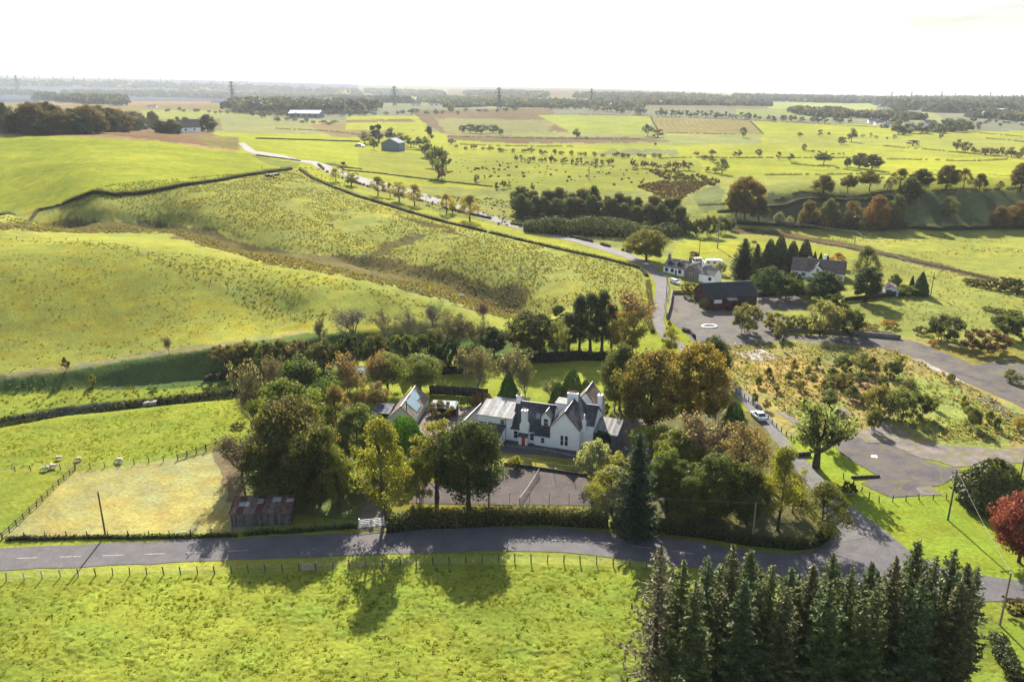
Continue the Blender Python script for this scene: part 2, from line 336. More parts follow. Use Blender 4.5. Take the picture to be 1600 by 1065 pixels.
# polygon, colour, tuft height, soft edge wobble (m)
LAND = [
 ([(-900, 118), (2500, 118), (2500, 205), (-900, 205)], (.125, .125, .055), 0, 0),
 ([(-900, 205), (2500, 205), (2500, 480), (-900, 480)], GR3, .05, 0),
 ([(-900, 480), (2500, 480), (2500, 4000), (-900, 4000)], GR1, .10, 0),
 # far moor and fields, left to right
 ([(-900, 112), (560, 128), (560, 160), (-900, 160)], (.045, .05, .045), 0, 0),
 ([(-900, 160), (300, 160), (430, 170), (430, 200), (-900, 205)], (.13, .11, .05), 0, 0),
 ([(60, 158), (330, 158), (330, 163), (60, 164)], MOOR, 0, 0),
 ([(220, 172), (420, 173), (420, 185), (230, 187)], (.17, .175, .03), 0, 0),
 ([(340, 178), (570, 190), (570, 212), (350, 207)], (.165, .165, .045), 0, 3),
 ([(480, 195), (640, 185), (600, 215), (520, 214)], (.15, .12, .06), 0, 2),
 ([(540, 182), (660, 180), (670, 205), (540, 203)], GR3, 0, 0),
 ([(540, 188), (640, 186), (650, 190), (540, 192)], MOOR2, 0, 1),
 ([(590, 150), (760, 152), (745, 170), (600, 165)], (.12, .135, .035), 0, 3),
 ([(640, 172), (860, 170), (900, 205), (700, 212), (660, 190)], MOOR2, 0, 4),
 ([(680, 185), (870, 188), (850, 214), (700, 214)], (.15, .145, .05), 0, 6),
 ([(610, 153), (700, 154), (690, 157), (612, 156)], GR3, 0, 2),
 ([(690, 158), (745, 160), (738, 166), (685, 163)], (.20, .19, .05), 0, 2),
 ([(760, 163), (840, 165), (845, 169), (765, 168)], GR3, 0, 2),
 ([(430, 165), (560, 164), (575, 170), (440, 172)], (.16, .13, .07), 0, 3),
 ([(860, 158), (1000, 160), (1010, 164), (865, 162)], (.17, .17, .05), 0, 3),
 ([(700, 140), (1000, 142), (1000, 150), (700, 150)], (.10, .075, .045), 0, 0),
 ([(840, 150), (1180, 152), (1200, 170), (860, 168)], (.115, .10, .05), 0, 3),
 ([(838, 179), (1016, 181), (1022, 209), (890, 206)], (.175, .19, .025), 0, 0),
 ([(1018, 182), (1172, 188), (1193, 210), (1026, 208)], PLOW, 0, 0),
 ([(1175, 189), (1400, 196), (1390, 215), (1195, 211)], GR3, 0, 0),
 ([(800, 205), (1190, 212), (1190, 226), (800, 226)], (.165, .17, .04), 0, 0),
 ([(700, 213), (1010, 215), (1060, 222), (800, 224), (700, 218)], MOOR2, 0, 3),
 ([(960, 233), (1055, 234), (1060, 243), (930, 242)], (.13, .135, .04), 0, 6),
 ([(1200, 150), (1370, 155), (1370, 172), (1200, 170)], (.18, .19, .04), 0, 0),
 ([(1370, 152), (1620, 158), (1620, 171), (1372, 168)], (.035, .045, .03), 0, 0),
 ([(1570, 165), (1800, 166), (1800, 175), (1575, 174)], GR3, 0, 0),
 ([(1150, 170), (1460, 175), (1480, 192), (1150, 183)], (.16, .17, .04), 0, 3),
 ([(1195, 213), (1700, 215), (1700, 232), (1200, 226)], (.185, .19, .025), 0, 0),
 ([(1300, 246), (1700, 250), (1700, 275), (1380, 276), (1340, 262)], (.215, .22, .014), 0, 0),
 ([(1000, 248), (1330, 246), (1400, 276), (1200, 279), (1120, 274)], (.20, .21, .018), 0, 0),
 ([(1090, 275), (1400, 277), (1400, 298), (1200, 315), (1090, 320)], (.185, .19, .03), 0, 0),
 # hayfield in the middle
 ([(560, 238), (1090, 250), (1100, 262), (1080, 300), (800, 296), (560, 270)], (.165, .17, .02), 0, 0),
 ([(995, 292), (1030, 283), (1110, 284), (1075, 306), (1055, 318), (1020, 303)], RUSH, .2, 4),
 ([(1040, 320), (1120, 287), (1135, 300), (1130, 330), (1060, 330)], (.12, .13, .03), .1, 3),
 ([(545, 288), (800, 295), (1080, 300), (1100, 345), (1040, 400), (820, 362), (640, 320)], (.165, .165, .03), .15, 3),
 # top left
 ([(-900, 196), (160, 203), (300, 204), (345, 212), (372, 238), (250, 222), (0, 213), (-900, 210)], (.19, .135, .08), .1, 2),
 ([(120, 205), (330, 204), (350, 232), (200, 214)], (.14, .095, .055), .1, 3),
 ([(300, 212), (372, 214), (374, 236), (320, 226)], (.13, .115, .045), .1, 3),
 ([(-900, 209), (0, 212), (120, 213), (250, 221), (372, 239), (392, 243), (455, 262), (100, 318), (0, 333), (-900, 345)], (.18, .195, .014), .10, 0),
 ([(372, 214), (560, 214), (560, 262), (500, 262), (470, 254), (392, 238)], (.20, .21, .016), .05, 0),
 ([(390, 242), (470, 256), (462, 264), (420, 258)], (.13, .145, .02), .05, 0),
 # rushy meadow
 ([(-900, 352), (0, 332), (100, 318), (455, 264), (640, 325), (820, 372), (1000, 412), (1010, 440), (1000, 470), (860, 500), (760, 490), (600, 470), (250, 380), (-900, 400)], (.19, .19, .03), .13, 0),
 ([(-900, 352), (0, 345), (130, 343), (260, 350), (330, 358), (400, 385), (480, 396), (560, 398), (610, 402), (680, 420), (760, 440), (825, 455), (825, 482), (790, 500), (720, 478), (640, 453), (520, 424), (400, 407), (240, 362), (0, 359), (-900, 363)], RUSH, .3, 5),
 ([(45, 352), (80, 336), (110, 334), (70, 352)], GR2, .1, 2),
 ([(570, 398), (650, 367), (685, 357), (652, 374), (604, 400)], (.10, .09, .035), .3, 4),
 ([(600, 330), (700, 356), (740, 372), (660, 352)], (.08, .07, .03), .3, 3),
 ([(0, 366), (240, 366), (400, 410), (560, 440), (760, 490), (860, 510), (800, 540), (480, 545), (480, 495), (310, 430), (200, 386), (0, 369)], (.175, .18, .022), .08, 0),
 ([(-900, 375), (0, 369), (200, 387), (310, 432), (480, 497), (500, 520), (400, 534), (270, 552), (120, 574), (0, 593), (-900, 650)], GR2, .06, 0),
 ([(-900, 640), (0, 585), (120, 566), (270, 545), (400, 527), (480, 514), (480, 522), (400, 534), (270, 553), (120, 576), (0, 596), (-900, 660)], (.16, .15, .06), .1, .5),
 ([(-900, 660), (0, 596), (270, 553), (480, 520), (700, 520), (960, 560), (700, 590), (430, 600), (-900, 640)], (.07, .10, .015), .12, 1),  # bank face and hollow: the bank's shade is put into this darker green
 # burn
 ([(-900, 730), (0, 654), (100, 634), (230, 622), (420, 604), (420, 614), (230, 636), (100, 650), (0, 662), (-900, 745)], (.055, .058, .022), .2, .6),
 # paddock and roadside
 ([(25, 838), (0, 842), (112, 738), (280, 716), (330, 702), (400, 696), (430, 760), (380, 830)], DRY, .03, .4),
 ([(330, 700), (420, 690), (430, 790), (350, 780)], (.13, .10, .06), .03, 2),
 ([(380, 690), (640, 690), (640, 800), (560, 815), (380, 800)], (.10, .115, .02), .05, 1),
 ([(-900, 898), (0, 846), (380, 829), (600, 820), (600, 832), (0, 858), (-900, 905)], (.17, .19, .012), .03, 0),
 ([(-900, 940), (0, 890), (400, 872), (640, 864), (1000, 874), (1060, 885), (1060, 893), (1000, 884), (640, 880), (400, 885), (0, 904), (-900, 965)], (.20, .21, .02), .02, 0),
 # garden of the big house
 ([(600, 680), (960, 680), (960, 800), (600, 800)], (.15, .145, .02), .02, 1),
 ([(560, 560), (960, 560), (1000, 620), (740, 640), (560, 640)], (.17, .19, .014), .03, 1),
 ([(950, 640), (1200, 640), (1300, 800), (1290, 850), (1150, 850), (940, 810)], (.10, .095, .03), .03, 1),
 # right side
 ([(1020, 405), (1600, 400), (2500, 420), (2500, 540), (1330, 540), (1040, 470)], (.17, .175, .026), .10, 1),
 ([(1060, 350), (2500, 330), (2500, 440), (1600, 432), (1340, 398), (1250, 380), (1060, 372)], (.18, .185, .024), .08, 0),
 ([(1200, 303), (1450, 297), (2500, 290), (2500, 352), (1500, 352), (1200, 350), (1120, 345)], (.075, .085, .02), .15, 2),  # valley bank: scrub tone, with the slope's shade put into the colour
 ([(1140, 356), (1200, 358), (1330, 380), (1440, 406), (1560, 436), (1560, 442), (1430, 412), (1320, 388), (1200, 368), (1140, 364)], (.085, .065, .035), .2, 1),
 ([(1120, 534), (1420, 528), (1640, 545), (2500, 600), (2500, 760), (1600, 720), (1480, 720), (1370, 700), (1300, 690), (1220, 690), (1140, 610)], WASTE, .2, 0),
 ([(1160, 575), (1240, 560), (1300, 575), (1270, 620), (1200, 610)], (.25, .18, .06), .15, 5),
 ([(1250, 545), (1330, 548), (1350, 566), (1280, 570)], (.15, .15, .04), .15, 5),
 ([(1300, 600), (1360, 595), (1390, 625), (1330, 640)], (.20, .13, .07), .15, 5),
 ([(1230, 640), (1300, 625), (1340, 655), (1290, 670)], (.14, .16, .03), .15, 4),
 ([(1400, 575), (1500, 600), (1590, 660), (1560, 700), (1480, 700), (1400, 650)], (.17, .19, .03), .2, 5),
 ([(1450, 545), (1640, 545), (1640, 590), (1560, 590), (1460, 566)], (.14, .13, .03), .2, 2),
 ([(1200, 680), (1300, 690), (1370, 745), (1420, 775), (1500, 755), (1640, 750), (2500, 800), (2500, 1100), (1640, 930), (1420, 862), (1330, 800)], LAWN, .02, .3),
 ([(1560, 972), (1800, 960), (1900, 1100), (1600, 1100)], LAWN, .01, 0),
]
# paved areas (pixel outlines): name, outline, material key, lift
MAIN_N = [(-900, 905), (0, 856), (180, 848), (350, 841), (600, 830), (700, 825), (780, 823), (880, 825), (960, 831), (1060, 842), (1160, 858), (1220, 864), (1262, 862), (1290, 852), (1302, 836), (1303, 818), (1296, 798), (1270, 766), (1245, 735), (1215, 696), (1195, 668), (1165, 636), (1140, 610), (1110, 585), (1066, 550), (1030, 525), (1018, 500), (1022, 470), (1025, 446), (1018, 430), (1000, 414), (975, 402), (900, 379), (800, 355), (700, 325), (640, 306), (560, 288), (520, 275), (496, 262), (486, 256), (461, 252)]
MAIN_S = [(-900, 944), (0, 891), (180, 883), (350, 875), (600, 866), (700, 863), (780, 861), (880, 863), (960, 870), (1060, 884), (1150, 898), (1250, 908), (1400, 925), (1500, 935), (1700, 950), (2100, 985)]
LANE_E = [(1700, 918), (1560, 903), (1480, 888), (1425, 864), (1388, 832), (1355, 808), (1325, 786), (1290, 752), (1262, 722), (1240, 700), (1228, 684), (1207, 655), (1185, 630), (1165, 612), (1130, 583), (1080, 545), (1044, 522), (1036, 500), (1042, 470), (1046, 446), (1040, 430), (1018, 412), (985, 396), (905, 372), (800, 347), (700, 315), (645, 297), (570, 278), (535, 268), (512, 258), (494, 252), (470, 250)]
PAVE = [
 ('main_road', MAIN_N[:14] + [(1330, 830), (1388, 832), (1425, 864), (1480, 888), (1560, 903), (1700, 918), (2100, 950)] + MAIN_S[::-1], 'asphalt', .05),
 ('lane', MAIN_N[13:] + LANE_E[:3:-1], 'lane', .07),
 ('far_lane', [(461, 252), (440, 248), (415, 243), (395, 240), (383, 236), (378, 229), (371, 224), (381, 223), (389, 229), (400, 236), (420, 239), (445, 243), (470, 250)], 'lane', .08),
 ('drive', [(556, 812), (565, 800), (572, 785), (568, 765), (560, 745), (570, 735), (582, 745), (582, 770), (590, 790), (604, 808), (606, 826), (560, 828)], 'dirt', .03),
 ('tennis_court', [(722, 728), (805, 728), (915, 745), (935, 770), (925, 790), (800, 789), (640, 786), (660, 760)], 'court', .06),
 ('house_path', [(775, 694), (795, 684), (925, 706), (905, 718), (785, 706)], 'dark_tar', .04),
 ('house_forecourt', [(945, 655), (1000, 655), (1040, 680), (985, 715), (940, 700)], 'dirt', .05),
 ('back_yard', [(660, 640), (710, 635), (760, 640), (740, 690), (620, 700)], 'dirt', .04),
 ('car_park', [(1048, 462), (1075, 462), (1105, 484), (1190, 478), (1240, 500), (1245, 512), (1200, 522), (1290, 524), (1420, 531), (1480, 552), (1540, 580), (1640, 618), (1700, 650), (1700, 680), (1600, 640), (1545, 612), (1480, 585), (1420, 556), (1370, 543), (1240, 530), (1140, 545), (1120, 540), (1082, 533), (1063, 512), (1044, 498)], 'tar', .05),
 ('rear_car_park', [(1184, 462), (1240, 458), (1262, 474), (1258, 482), (1200, 485), (1184, 478)], 'tar', .05),
 ('concrete_slab', [(1148, 552), (1190, 545), (1222, 562), (1180, 566)], 'concrete', .08),
 ('old_foundation', [(1422, 562), (1440, 562), (1540, 614), (1510, 600)], 'concrete', .08),
 ('side_tarmac', [(1512, 571), (1580, 562), (1640, 590), (1600, 600), (1560, 596)], 'tar', .07),
 ('tar_yard', [(1302, 686), (1345, 684), (1355, 692), (1385, 692), (1412, 706), (1450, 722), (1500, 733), (1500, 746), (1456, 760), (1432, 775), (1392, 777), (1344, 755), (1374, 745), (1330, 718), (1304, 702)], 'tar', .07),
 ('cracked_floor', [(1310, 672), (1360, 668), (1372, 655), (1395, 665), (1430, 690), (1490, 697), (1560, 704), (1640, 690), (1640, 720), (1490, 728), (1440, 715), (1410, 704), (1385, 690), (1355, 690), (1340, 682)], 'cracked', .06),
 ('paved_strip', [(1212, 642), (1222, 640), (1290, 684), (1300, 690), (1280, 686)], 'cracked', .06),
 ('paved_patch', [(1302, 640), (1322, 637), (1336, 652), (1318, 658), (1300, 652)], 'cracked', .07),
 ('slab_patch', [(1524, 622), (1548, 622), (1580, 640), (1556, 644)], 'tar', .08),
 ('lower_slab', [(1430, 764), (1454, 760), (1472, 772), (1440, 776)], 'cracked', .08),
 ('road_patch', [(1560, 640), (1700, 665), (1700, 700), (1620, 680), (1570, 655)], 'tar', .07),
]
def asphalt(name, c1, c2, crack=(.10, .09, .03), cr=.0, sc1=.35, grit=6.0, worn=None):
    m, nt, b = mat(name, .85); N, L = nt.nodes, nt.links
    tc = N.new('ShaderNodeTexCoord')
    n1 = N.new('ShaderNodeTexNoise'); n1.inputs['Scale'].default_value = sc1; n1.inputs['Detail'].default_value = 8; n1.inputs['Roughness'].default_value = .7
    r1 = N.new('ShaderNodeValToRGB'); r1.color_ramp.elements[0].position = .32; r1.color_ramp.elements[1].position = .7
    r1.color_ramp.elements[0].color = (*c1, 1); r1.color_ramp.elements[1].color = (*c2, 1)
    n2 = N.new('ShaderNodeTexNoise'); n2.inputs['Scale'].default_value = grit; n2.inputs['Detail'].default_value = 3
    mx = N.new('ShaderNodeMix'); mx.data_type = 'RGBA'; mx.blend_type = 'OVERLAY'; mx.inputs[0].default_value = .55
    L.new(tc.outputs['Object'], n1.inputs['Vector']); L.new(tc.outputs['Object'], n2.inputs['Vector'])
    L.new(n1.outputs['Fac'], r1.inputs[0]); L.new(r1.outputs[0], mx.inputs[6]); L.new(n2.outputs['Fac'], mx.inputs[7])
    out = mx.outputs[2]
    if cr:
        vz = N.new('ShaderNodeTexVoronoi'); vz.feature = 'DISTANCE_TO_EDGE'; vz.inputs['Scale'].default_value = .16
        nw = N.new('ShaderNodeTexNoise'); nw.inputs['Scale'].default_value = .4; nw.inputs['Detail'].default_value = 4
        va = N.new('ShaderNodeVectorMath'); va.operation = 'MULTIPLY_ADD'; va.inputs[1].default_value = (2.5, 2.5, 2.5)
        L.new(tc.outputs['Object'], nw.inputs['Vector']); L.new(nw.outputs['Color'], va.inputs[0]); L.new(tc.outputs['Object'], va.inputs[2])
        L.new(va.outputs[0], vz.inputs['Vector'])
        r2 = N.new('ShaderNodeValToRGB'); r2.color_ramp.elements[0].position = .012 * cr; r2.color_ramp.elements[1].position = .035 * cr
        r2.color_ramp.elements[0].color = (1, 1, 1, 1); r2.color_ramp.elements[1].color = (0, 0, 0, 1)
        n3 = N.new('ShaderNodeTexNoise'); n3.inputs['Scale'].default_value = .22; n3.inputs['Detail'].default_value = 9; n3.inputs['Roughness'].default_value = .75
        L.new(tc.outputs['Object'], n3.inputs['Vector'])
        r3 = N.new('ShaderNodeValToRGB'); r3.color_ramp.elements[0].position = .53; r3.color_ramp.elements[1].position = .64
        L.new(n3.outputs['Fac'], r3.inputs[0]); L.new(vz.outputs['Distance'], r2.inputs[0])
        ad = N.new('ShaderNodeMath'); ad.operation = 'MAXIMUM'; L.new(r2.outputs[0], ad.inputs[0]); L.new(r3.outputs[0], ad.inputs[1])
        mm = N.new('ShaderNodeMath'); mm.operation = 'MULTIPLY'; mm.inputs[1].default_value = .75; L.new(ad.outputs[0], mm.inputs[0])
        m2 = N.new('ShaderNodeMix'); m2.data_type = 'RGBA'; m2.inputs[7].default_value = (*crack, 1)
        L.new(mm.outputs[0], m2.inputs[0]); L.new(out, m2.inputs[6]); out = m2.outputs[2]
    L.new(out, b.inputs['Base Color'])
    bp = N.new('ShaderNodeBump'); bp.inputs['Strength'].default_value = .25; bp.inputs['Distance'].default_value = .03
    L.new(n2.outputs['Fac'], bp.inputs['Height']); L.new(bp.outputs[0], b.inputs['Normal'])
    return m
PM = {
 'asphalt': asphalt('asphalt_worn', (.075, .070, .075), (.118, .11, .113)),
 'lane': asphalt('lane_tar', (.085, .08, .08), (.15, .14, .135), grit=4),
 'tar': asphalt('old_tarmac', (.048, .043, .046), (.115, .10, .10), cr=1.1, sc1=.22),
 'cracked': asphalt('cracked_concrete', (.085, .073, .066), (.19, .165, .15), cr=1.8, crack=(.12, .11, .03)),
 'concrete': asphalt('concrete', (.19, .17, .16), (.30, .27, .25), cr=1.0),
 'court': asphalt('court_surface', (.045, .036, .034), (.078, .064, .060), grit=3),
 'dark_tar': asphalt('house_tar', (.05, .05, .055), (.085, .08, .085)),
 'dirt': asphalt('gravel', (.10, .08, .068), (.17, .135, .115), grit=5),
}
def patch(name, pp, m, lift, step=2.5):
    P = np.array([(v.x, v.y) for v in Gs(pp)])
    out = []
    n = len(P); rag = m in (PM['tar'], PM['cracked'], PM['concrete'], PM['dirt']); step = 1.3 if rag else step
    for i in range(n):
        a, b = P[i], P[(i + 1) % n]; L = np.hypot(*(b - a))
        dist = np.hypot(*((a + b) / 2)); st = max(step, dist / 60)
        k = max(1, int(L / st))
        for j in range(k):
            q = a + (b - a) * j / k
            w = (fbm(np.array([q[0] / 1.7]), np.array([q[1] / 1.7]), 77)[0] - .5) * (2.6 if rag else .9 if name != 'tennis_court' else .2)
            out.append((q[0] + w * .5, q[1] + w))
    x0, y0 = P.min(0); x1, y1 = P.max(0)
    st = max(step, math.hypot((x0 + x1) / 2, (y0 + y1) / 2) / 60)
    gx, gy = np.meshgrid(np.arange(x0, x1, st), np.arange(y0, y1, st)); gx = gx.ravel(); gy = gy.ravel()
    ok = inpoly(gx, gy, out) & (seg_dist(gx, gy, out + [out[0]]) > st * .4)
    inner = list(zip(gx[ok], gy[ok]))
    pts2 = [Vector((float(a), float(b))) for a, b in out] + [Vector((float(a), float(b))) for a, b in inner]
    ne = len(out)
    vs, es, fs, *_ = geometry.delaunay_2d_cdt(pts2, [(i, (i + 1) % ne) for i in range(ne)], [], 1, 1e-4)
    V = np.array([(v[0], v[1]) for v in vs]); Z = height(V[:, 0], V[:, 1]) + lift
    me = mesh_np(name, np.column_stack([V, Z]), np.array([f for f in fs if len(f) == 3]), [m], True)
    if me.polygons[0].normal.z < 0: me.flip_normals()
    o = link(D.objects.new(name, me)); o['kind'] = 'structure'
    return o
# ------------------------------------------------------------------ ground sheet
def build_ground():
    AZ = math.radians(43)
    az = np.concatenate([np.linspace(-math.pi, -AZ, 60, endpoint=False), np.linspace(-AZ, AZ, 1150), np.linspace(AZ, math.pi, 60)[1:-1]])
    ya = np.linspace(math.radians(47), math.radians(1.15), 640)
    # rows one picture line apart
    ys = np.linspace(math.tan(math.radians(46) - PITCH), math.tan(math.radians(1.1) - PITCH), 650)
    rr = CAM_H / np.tan(np.arctan(ys) + PITCH)
    rr = np.concatenate([[.5, 15, 30, 45, 55], rr, np.geomspace(rr[-1] * 1.012, 60000, 190)])
    A, R = np.meshgrid(az, rr)
    X = R * np.sin(A); Y = R * np.cos(A)
    sh = X.shape
    x = X.ravel(); y = Y.ravel()
    z = height(x, y)
    px, py, dep = proj(x, y, z)
    ok = (y > 5)
    ppm = F / dep
    n1 = fbm(x / 7, y / 7, 11) - .5; n2 = fbm(x / 7 + 50, y / 7 + 9, 23) - .5
    col = np.tile(np.array(GR1), (len(x), 1)); tuft = np.full(len(x), .1)
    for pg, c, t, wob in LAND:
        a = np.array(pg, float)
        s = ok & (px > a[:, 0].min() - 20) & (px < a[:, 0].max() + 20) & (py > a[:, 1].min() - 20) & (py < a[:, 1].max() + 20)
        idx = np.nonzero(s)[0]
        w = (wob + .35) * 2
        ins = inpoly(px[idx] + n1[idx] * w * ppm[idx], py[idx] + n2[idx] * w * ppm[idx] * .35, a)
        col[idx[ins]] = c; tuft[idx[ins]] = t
    for nm, pg, mk, lf in PAVE:
        a = np.array(pg, float)
        s = ok & (px > a[:, 0].min() - 3) & (px < a[:, 0].max() + 3) & (py > a[:, 1].min() - 3) & (py < a[:, 1].max() + 3)
        idx = np.nonzero(s)[0]
        ins = inpoly(px[idx], py[idx], a)
        tuft[idx[ins]] = -1
    # spread the flat area one grid cell so that verges do not poke through the tar
    T = tuft.reshape(sh); Fm = (T < 0)
    F2 = Fm.copy()
    for k in (1, 2):
        F2[k:] |= Fm[:-k]; F2[:-k] |= Fm[k:]; F2[:, k:] |= Fm[:, :-k]; F2[:, :-k] |= Fm[:, k:]
    T = np.where(F2, 0, T)
    tuft = T.ravel()
    r = np.hypot(x, y)
    # tussocks: real relief
    fade = np.clip(1.6 - r / 600, 0.0, 1) * (r > 52)
    q = fbm(x / 1.1, y / .8, 31, 3); q2 = fbm(x / 11, y / 8, 37, 2)
    ridge = np.clip((q - .50) * 4.2, 0, 1) * np.clip((q2 - .3) * 2.6, .15, 1.2)
    z = z + tuft * fade * (ridge * 1.35 + (vnoise(x / .55, y / .45, 41) - .5) * .9)
    # broad natural colour variation and seeding of dry / green patches
    v = fbm(x / 30, y / 22, 51, 4) - .5; v2 = fbm(x / 5, y / 4, 61, 3) - .5
    far_n = fbm(x / (r * .05 + 20), y / (r * .12 + 20), 71, 4) - .5
    k = (1 + v * .32 + v2 * .35 * np.clip(tuft * 8, .2, 1) + far_n * .28)[:, None]
    gm0 = (col[:, 1] > col[:, 0] * .97); col = col * k
    col[:, 0] *= (1 + v2 * .25 + v * .14) * np.where(gm0 > .5, .965, 1)
    col = col * (1 - .25 * np.clip(ridge * tuft * 5, 0, 1)[:, None] * np.array([1, .6, 1]))
    # mowing stripes on the hayfield
    hay = inpoly(px, py, [(700, 255), (1090, 262), (1080, 300), (800, 296), (700, 282)]) & ok
    u = x * .26 + y * .965
    st = .5 + .5 * np.sin(u / 11 * 2 * math.pi / 1.0)
    col[hay] *= (0.90 + .25 * st[hay])[:, None]
    pl = inpoly(px, py, [(1018, 182), (1172, 188), (1193, 210), (1026, 208)]) & ok
    st = .5 + .5 * np.sin((x * .9 - y * .42) / 9 * 2 * math.pi)
    col[pl] *= (0.88 + .2 * st[pl])[:, None]
    gm = np.clip((col[:, 1] - col[:, 0] * .9) / (col[:, 1] * .15 + 1e-4), 0, 1); col[:, 2] = col[:, 2] * (1 + .45 * gm) + .010 * gm
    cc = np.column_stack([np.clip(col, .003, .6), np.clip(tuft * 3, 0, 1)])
    nr, nc = sh
    V = np.column_stack([x, y, z])
    i, j = np.meshgrid(np.arange(nr - 1), np.arange(nc), indexing='ij')
    j2 = (j + 1) % nc
    Q = np.stack([i * nc + j, i * nc + j2, (i + 1) * nc + j2, (i + 1) * nc + j], -1).reshape(-1, 4)[:, ::-1]
    m, nt, b = mat('meadow_ground', .9); N, L = nt.nodes, nt.links
    b.inputs['Specular IOR Level'].default_value = 0.0
    at = N.new('ShaderNodeAttribute'); at.attribute_name = 'Col'
    tc = N.new('ShaderNodeTexCoord')
    def nz(s, d, r=.6):
        n = N.new('ShaderNodeTexNoise'); n.inputs['Scale'].default_value = s; n.inputs['Detail'].default_value = d; n.inputs['Roughness'].default_value = r
        L.new(tc.outputs['Object'], n.inputs['Vector']); return n
    a1, a2, a3 = nz(1.6, 5, .7), nz(.22, 6, .65), nz(.03, 5, .6)
    def rng(n, lo, hi, f0=.3, f1=.7):
        q = N.new('ShaderNodeMapRange'); q.inputs[1].default_value = f0; q.inputs[2].default_value = f1
        q.inputs[3].default_value = lo; q.inputs[4].default_value = hi; L.new(n.outputs['Fac'], q.inputs[0]); return q
    q1, q2, q3 = rng(a1, .72, 1.28), rng(a2, .80, 1.2), rng(a3, .88, 1.12)
    def mul(a, bb):
        q = N.new('ShaderNodeMath'); q.operation = 'MULTIPLY'; L.new(a, q.inputs[0]); L.new(bb, q.inputs[1]); return q.outputs[0]
    f = mul(mul(q1.outputs[0], q2.outputs[0]), q3.outputs[0])
    vm = N.new('ShaderNodeVectorMath'); vm.operation = 'SCALE'; L.new(at.outputs['Color'], vm.inputs[0]); L.new(f, vm.inputs['Scale'])
    hs = N.new('ShaderNodeHueSaturation'); h = rng(a2, .485, .51); L.new(h.outputs[0], hs.inputs['Hue']); hs.inputs['Saturation'].default_value = 1.0
    L.new(vm.outputs[0], hs.inputs['Color']); L.new(hs.outputs[0], b.inputs['Base Color'])
    bp = N.new('ShaderNodeBump'); bp.inputs['Strength'].default_value = .7; bp.inputs['Distance'].default_value = .25
    L.new(a1.outputs['Fac'], bp.inputs['Height']); L.new(bp.outputs[0], b.inputs['Normal'])
    me = mesh_np('ground', V, Q, [m], True, {'Col': cc})
    o = link(D.objects.new('ground', me)); o['kind'] = 'structure'
    return o
build_ground()
for nm, pg, mk, lf in PAVE: patch(nm, pg, PM[mk], lf)
# ------------------------------------------------------------------ vegetation
def leaf_mat(name, trans=.52, var=.45, gloss=.012):
    m = D.materials.new(name); m.use_nodes = True; nt = m.node_tree; N, L = nt.nodes, nt.links
    N.remove(N['Principled BSDF'])
    oi = N.new('ShaderNodeObjectInfo'); at = N.new('ShaderNodeAttribute'); at.attribute_name = 'Var'
    sp = N.new('ShaderNodeSeparateColor'); L.new(at.outputs['Color'], sp.inputs[0])
    mr = N.new('ShaderNodeMapRange'); mr.inputs[3].default_value = 1 - var; mr.inputs[4].default_value = 1 + var
    L.new(sp.outputs[0], mr.inputs[0])
    # clumps turning autumn brown: how many of them is the object's colour alpha
    gt = N.new('ShaderNodeMath'); gt.operation = 'SUBTRACT'; L.new(oi.outputs['Alpha'], gt.inputs[0]); L.new(sp.outputs[1], gt.inputs[1])
    ss = N.new('ShaderNodeMapRange'); ss.inputs[1].default_value = -.12; ss.inputs[2].default_value = .12; L.new(gt.outputs[0], ss.inputs[0])
    am = N.new('ShaderNodeMix'); am.data_type = 'RGBA'; am.inputs[7].default_value = (.23, .165, .045, 1)
    L.new(ss.outputs[0], am.inputs[0]); L.new(oi.outputs['Color'], am.inputs[6])
    vm = N.new('ShaderNodeVectorMath'); vm.operation = 'SCALE'; L.new(am.outputs[2], vm.inputs[0]); L.new(mr.outputs[0], vm.inputs['Scale'])
    hs = N.new('ShaderNodeHueSaturation'); h = N.new('ShaderNodeMapRange'); h.inputs[3].default_value = .475; h.inputs[4].default_value = .52
    L.new(sp.outputs[2], h.inputs[0]); L.new(h.outputs[0], hs.inputs['Hue']); L.new(vm.outputs[0], hs.inputs['Color'])
    df = N.new('ShaderNodeBsdfDiffuse'); tr = N.new('ShaderNodeBsdfTranslucent'); gl = N.new('ShaderNodeBsdfGlossy'); gl.inputs['Roughness'].default_value = .45
    L.new(hs.outputs[0], df.inputs[0])
    t2 = N.new('ShaderNodeMix'); t2.data_type = 'RGBA'; t2.blend_type = 'MULTIPLY'; t2.inputs[0].default_value = 1; t2.inputs[7].default_value = (1.1, 1.12, .65, 1)
    L.new(hs.outputs[0], t2.inputs[6]); L.new(t2.outputs[2], tr.inputs[0])
    m1 = N.new('ShaderNodeMixShader'); m1.inputs[0].default_value = trans; L.new(df.outputs[0], m1.inputs[1]); L.new(tr.outputs[0], m1.inputs[2])
    m2 = N.new('ShaderNodeMixShader'); m2.inputs[0].default_value = gloss; L.new(m1.outputs[0], m2.inputs[1]); L.new(gl.outputs[0], m2.inputs[2])
    L.new(m2.outputs[0], N['Material Output'].inputs['Surface'])
    return m
LEAF = leaf_mat('leaf')
NEEDLE = leaf_mat('needle', .22, .4, .012)
GRASSM = leaf_mat('grass_blades', .62, .3, .0)
BARK = noise_mat('bark', (.035, .028, .022), (.10, .085, .07), 6, .95, bump=.4, stretch=(1, 1, .25))
TWIG = noise_mat('twig_bark', (.11, .09, .075), (.22, .185, .155), 5, .95)
PALEBARK = noise_mat('pale_bark', (.16, .15, .14), (.30, .28, .26), 5, .9)
rng = np.random.default_rng(7)
def rdir(n, r=None):
    r = r or rng
    v = r.normal(size=(n, 3)); return v / np.linalg.norm(v, axis=1, keepdims=True)
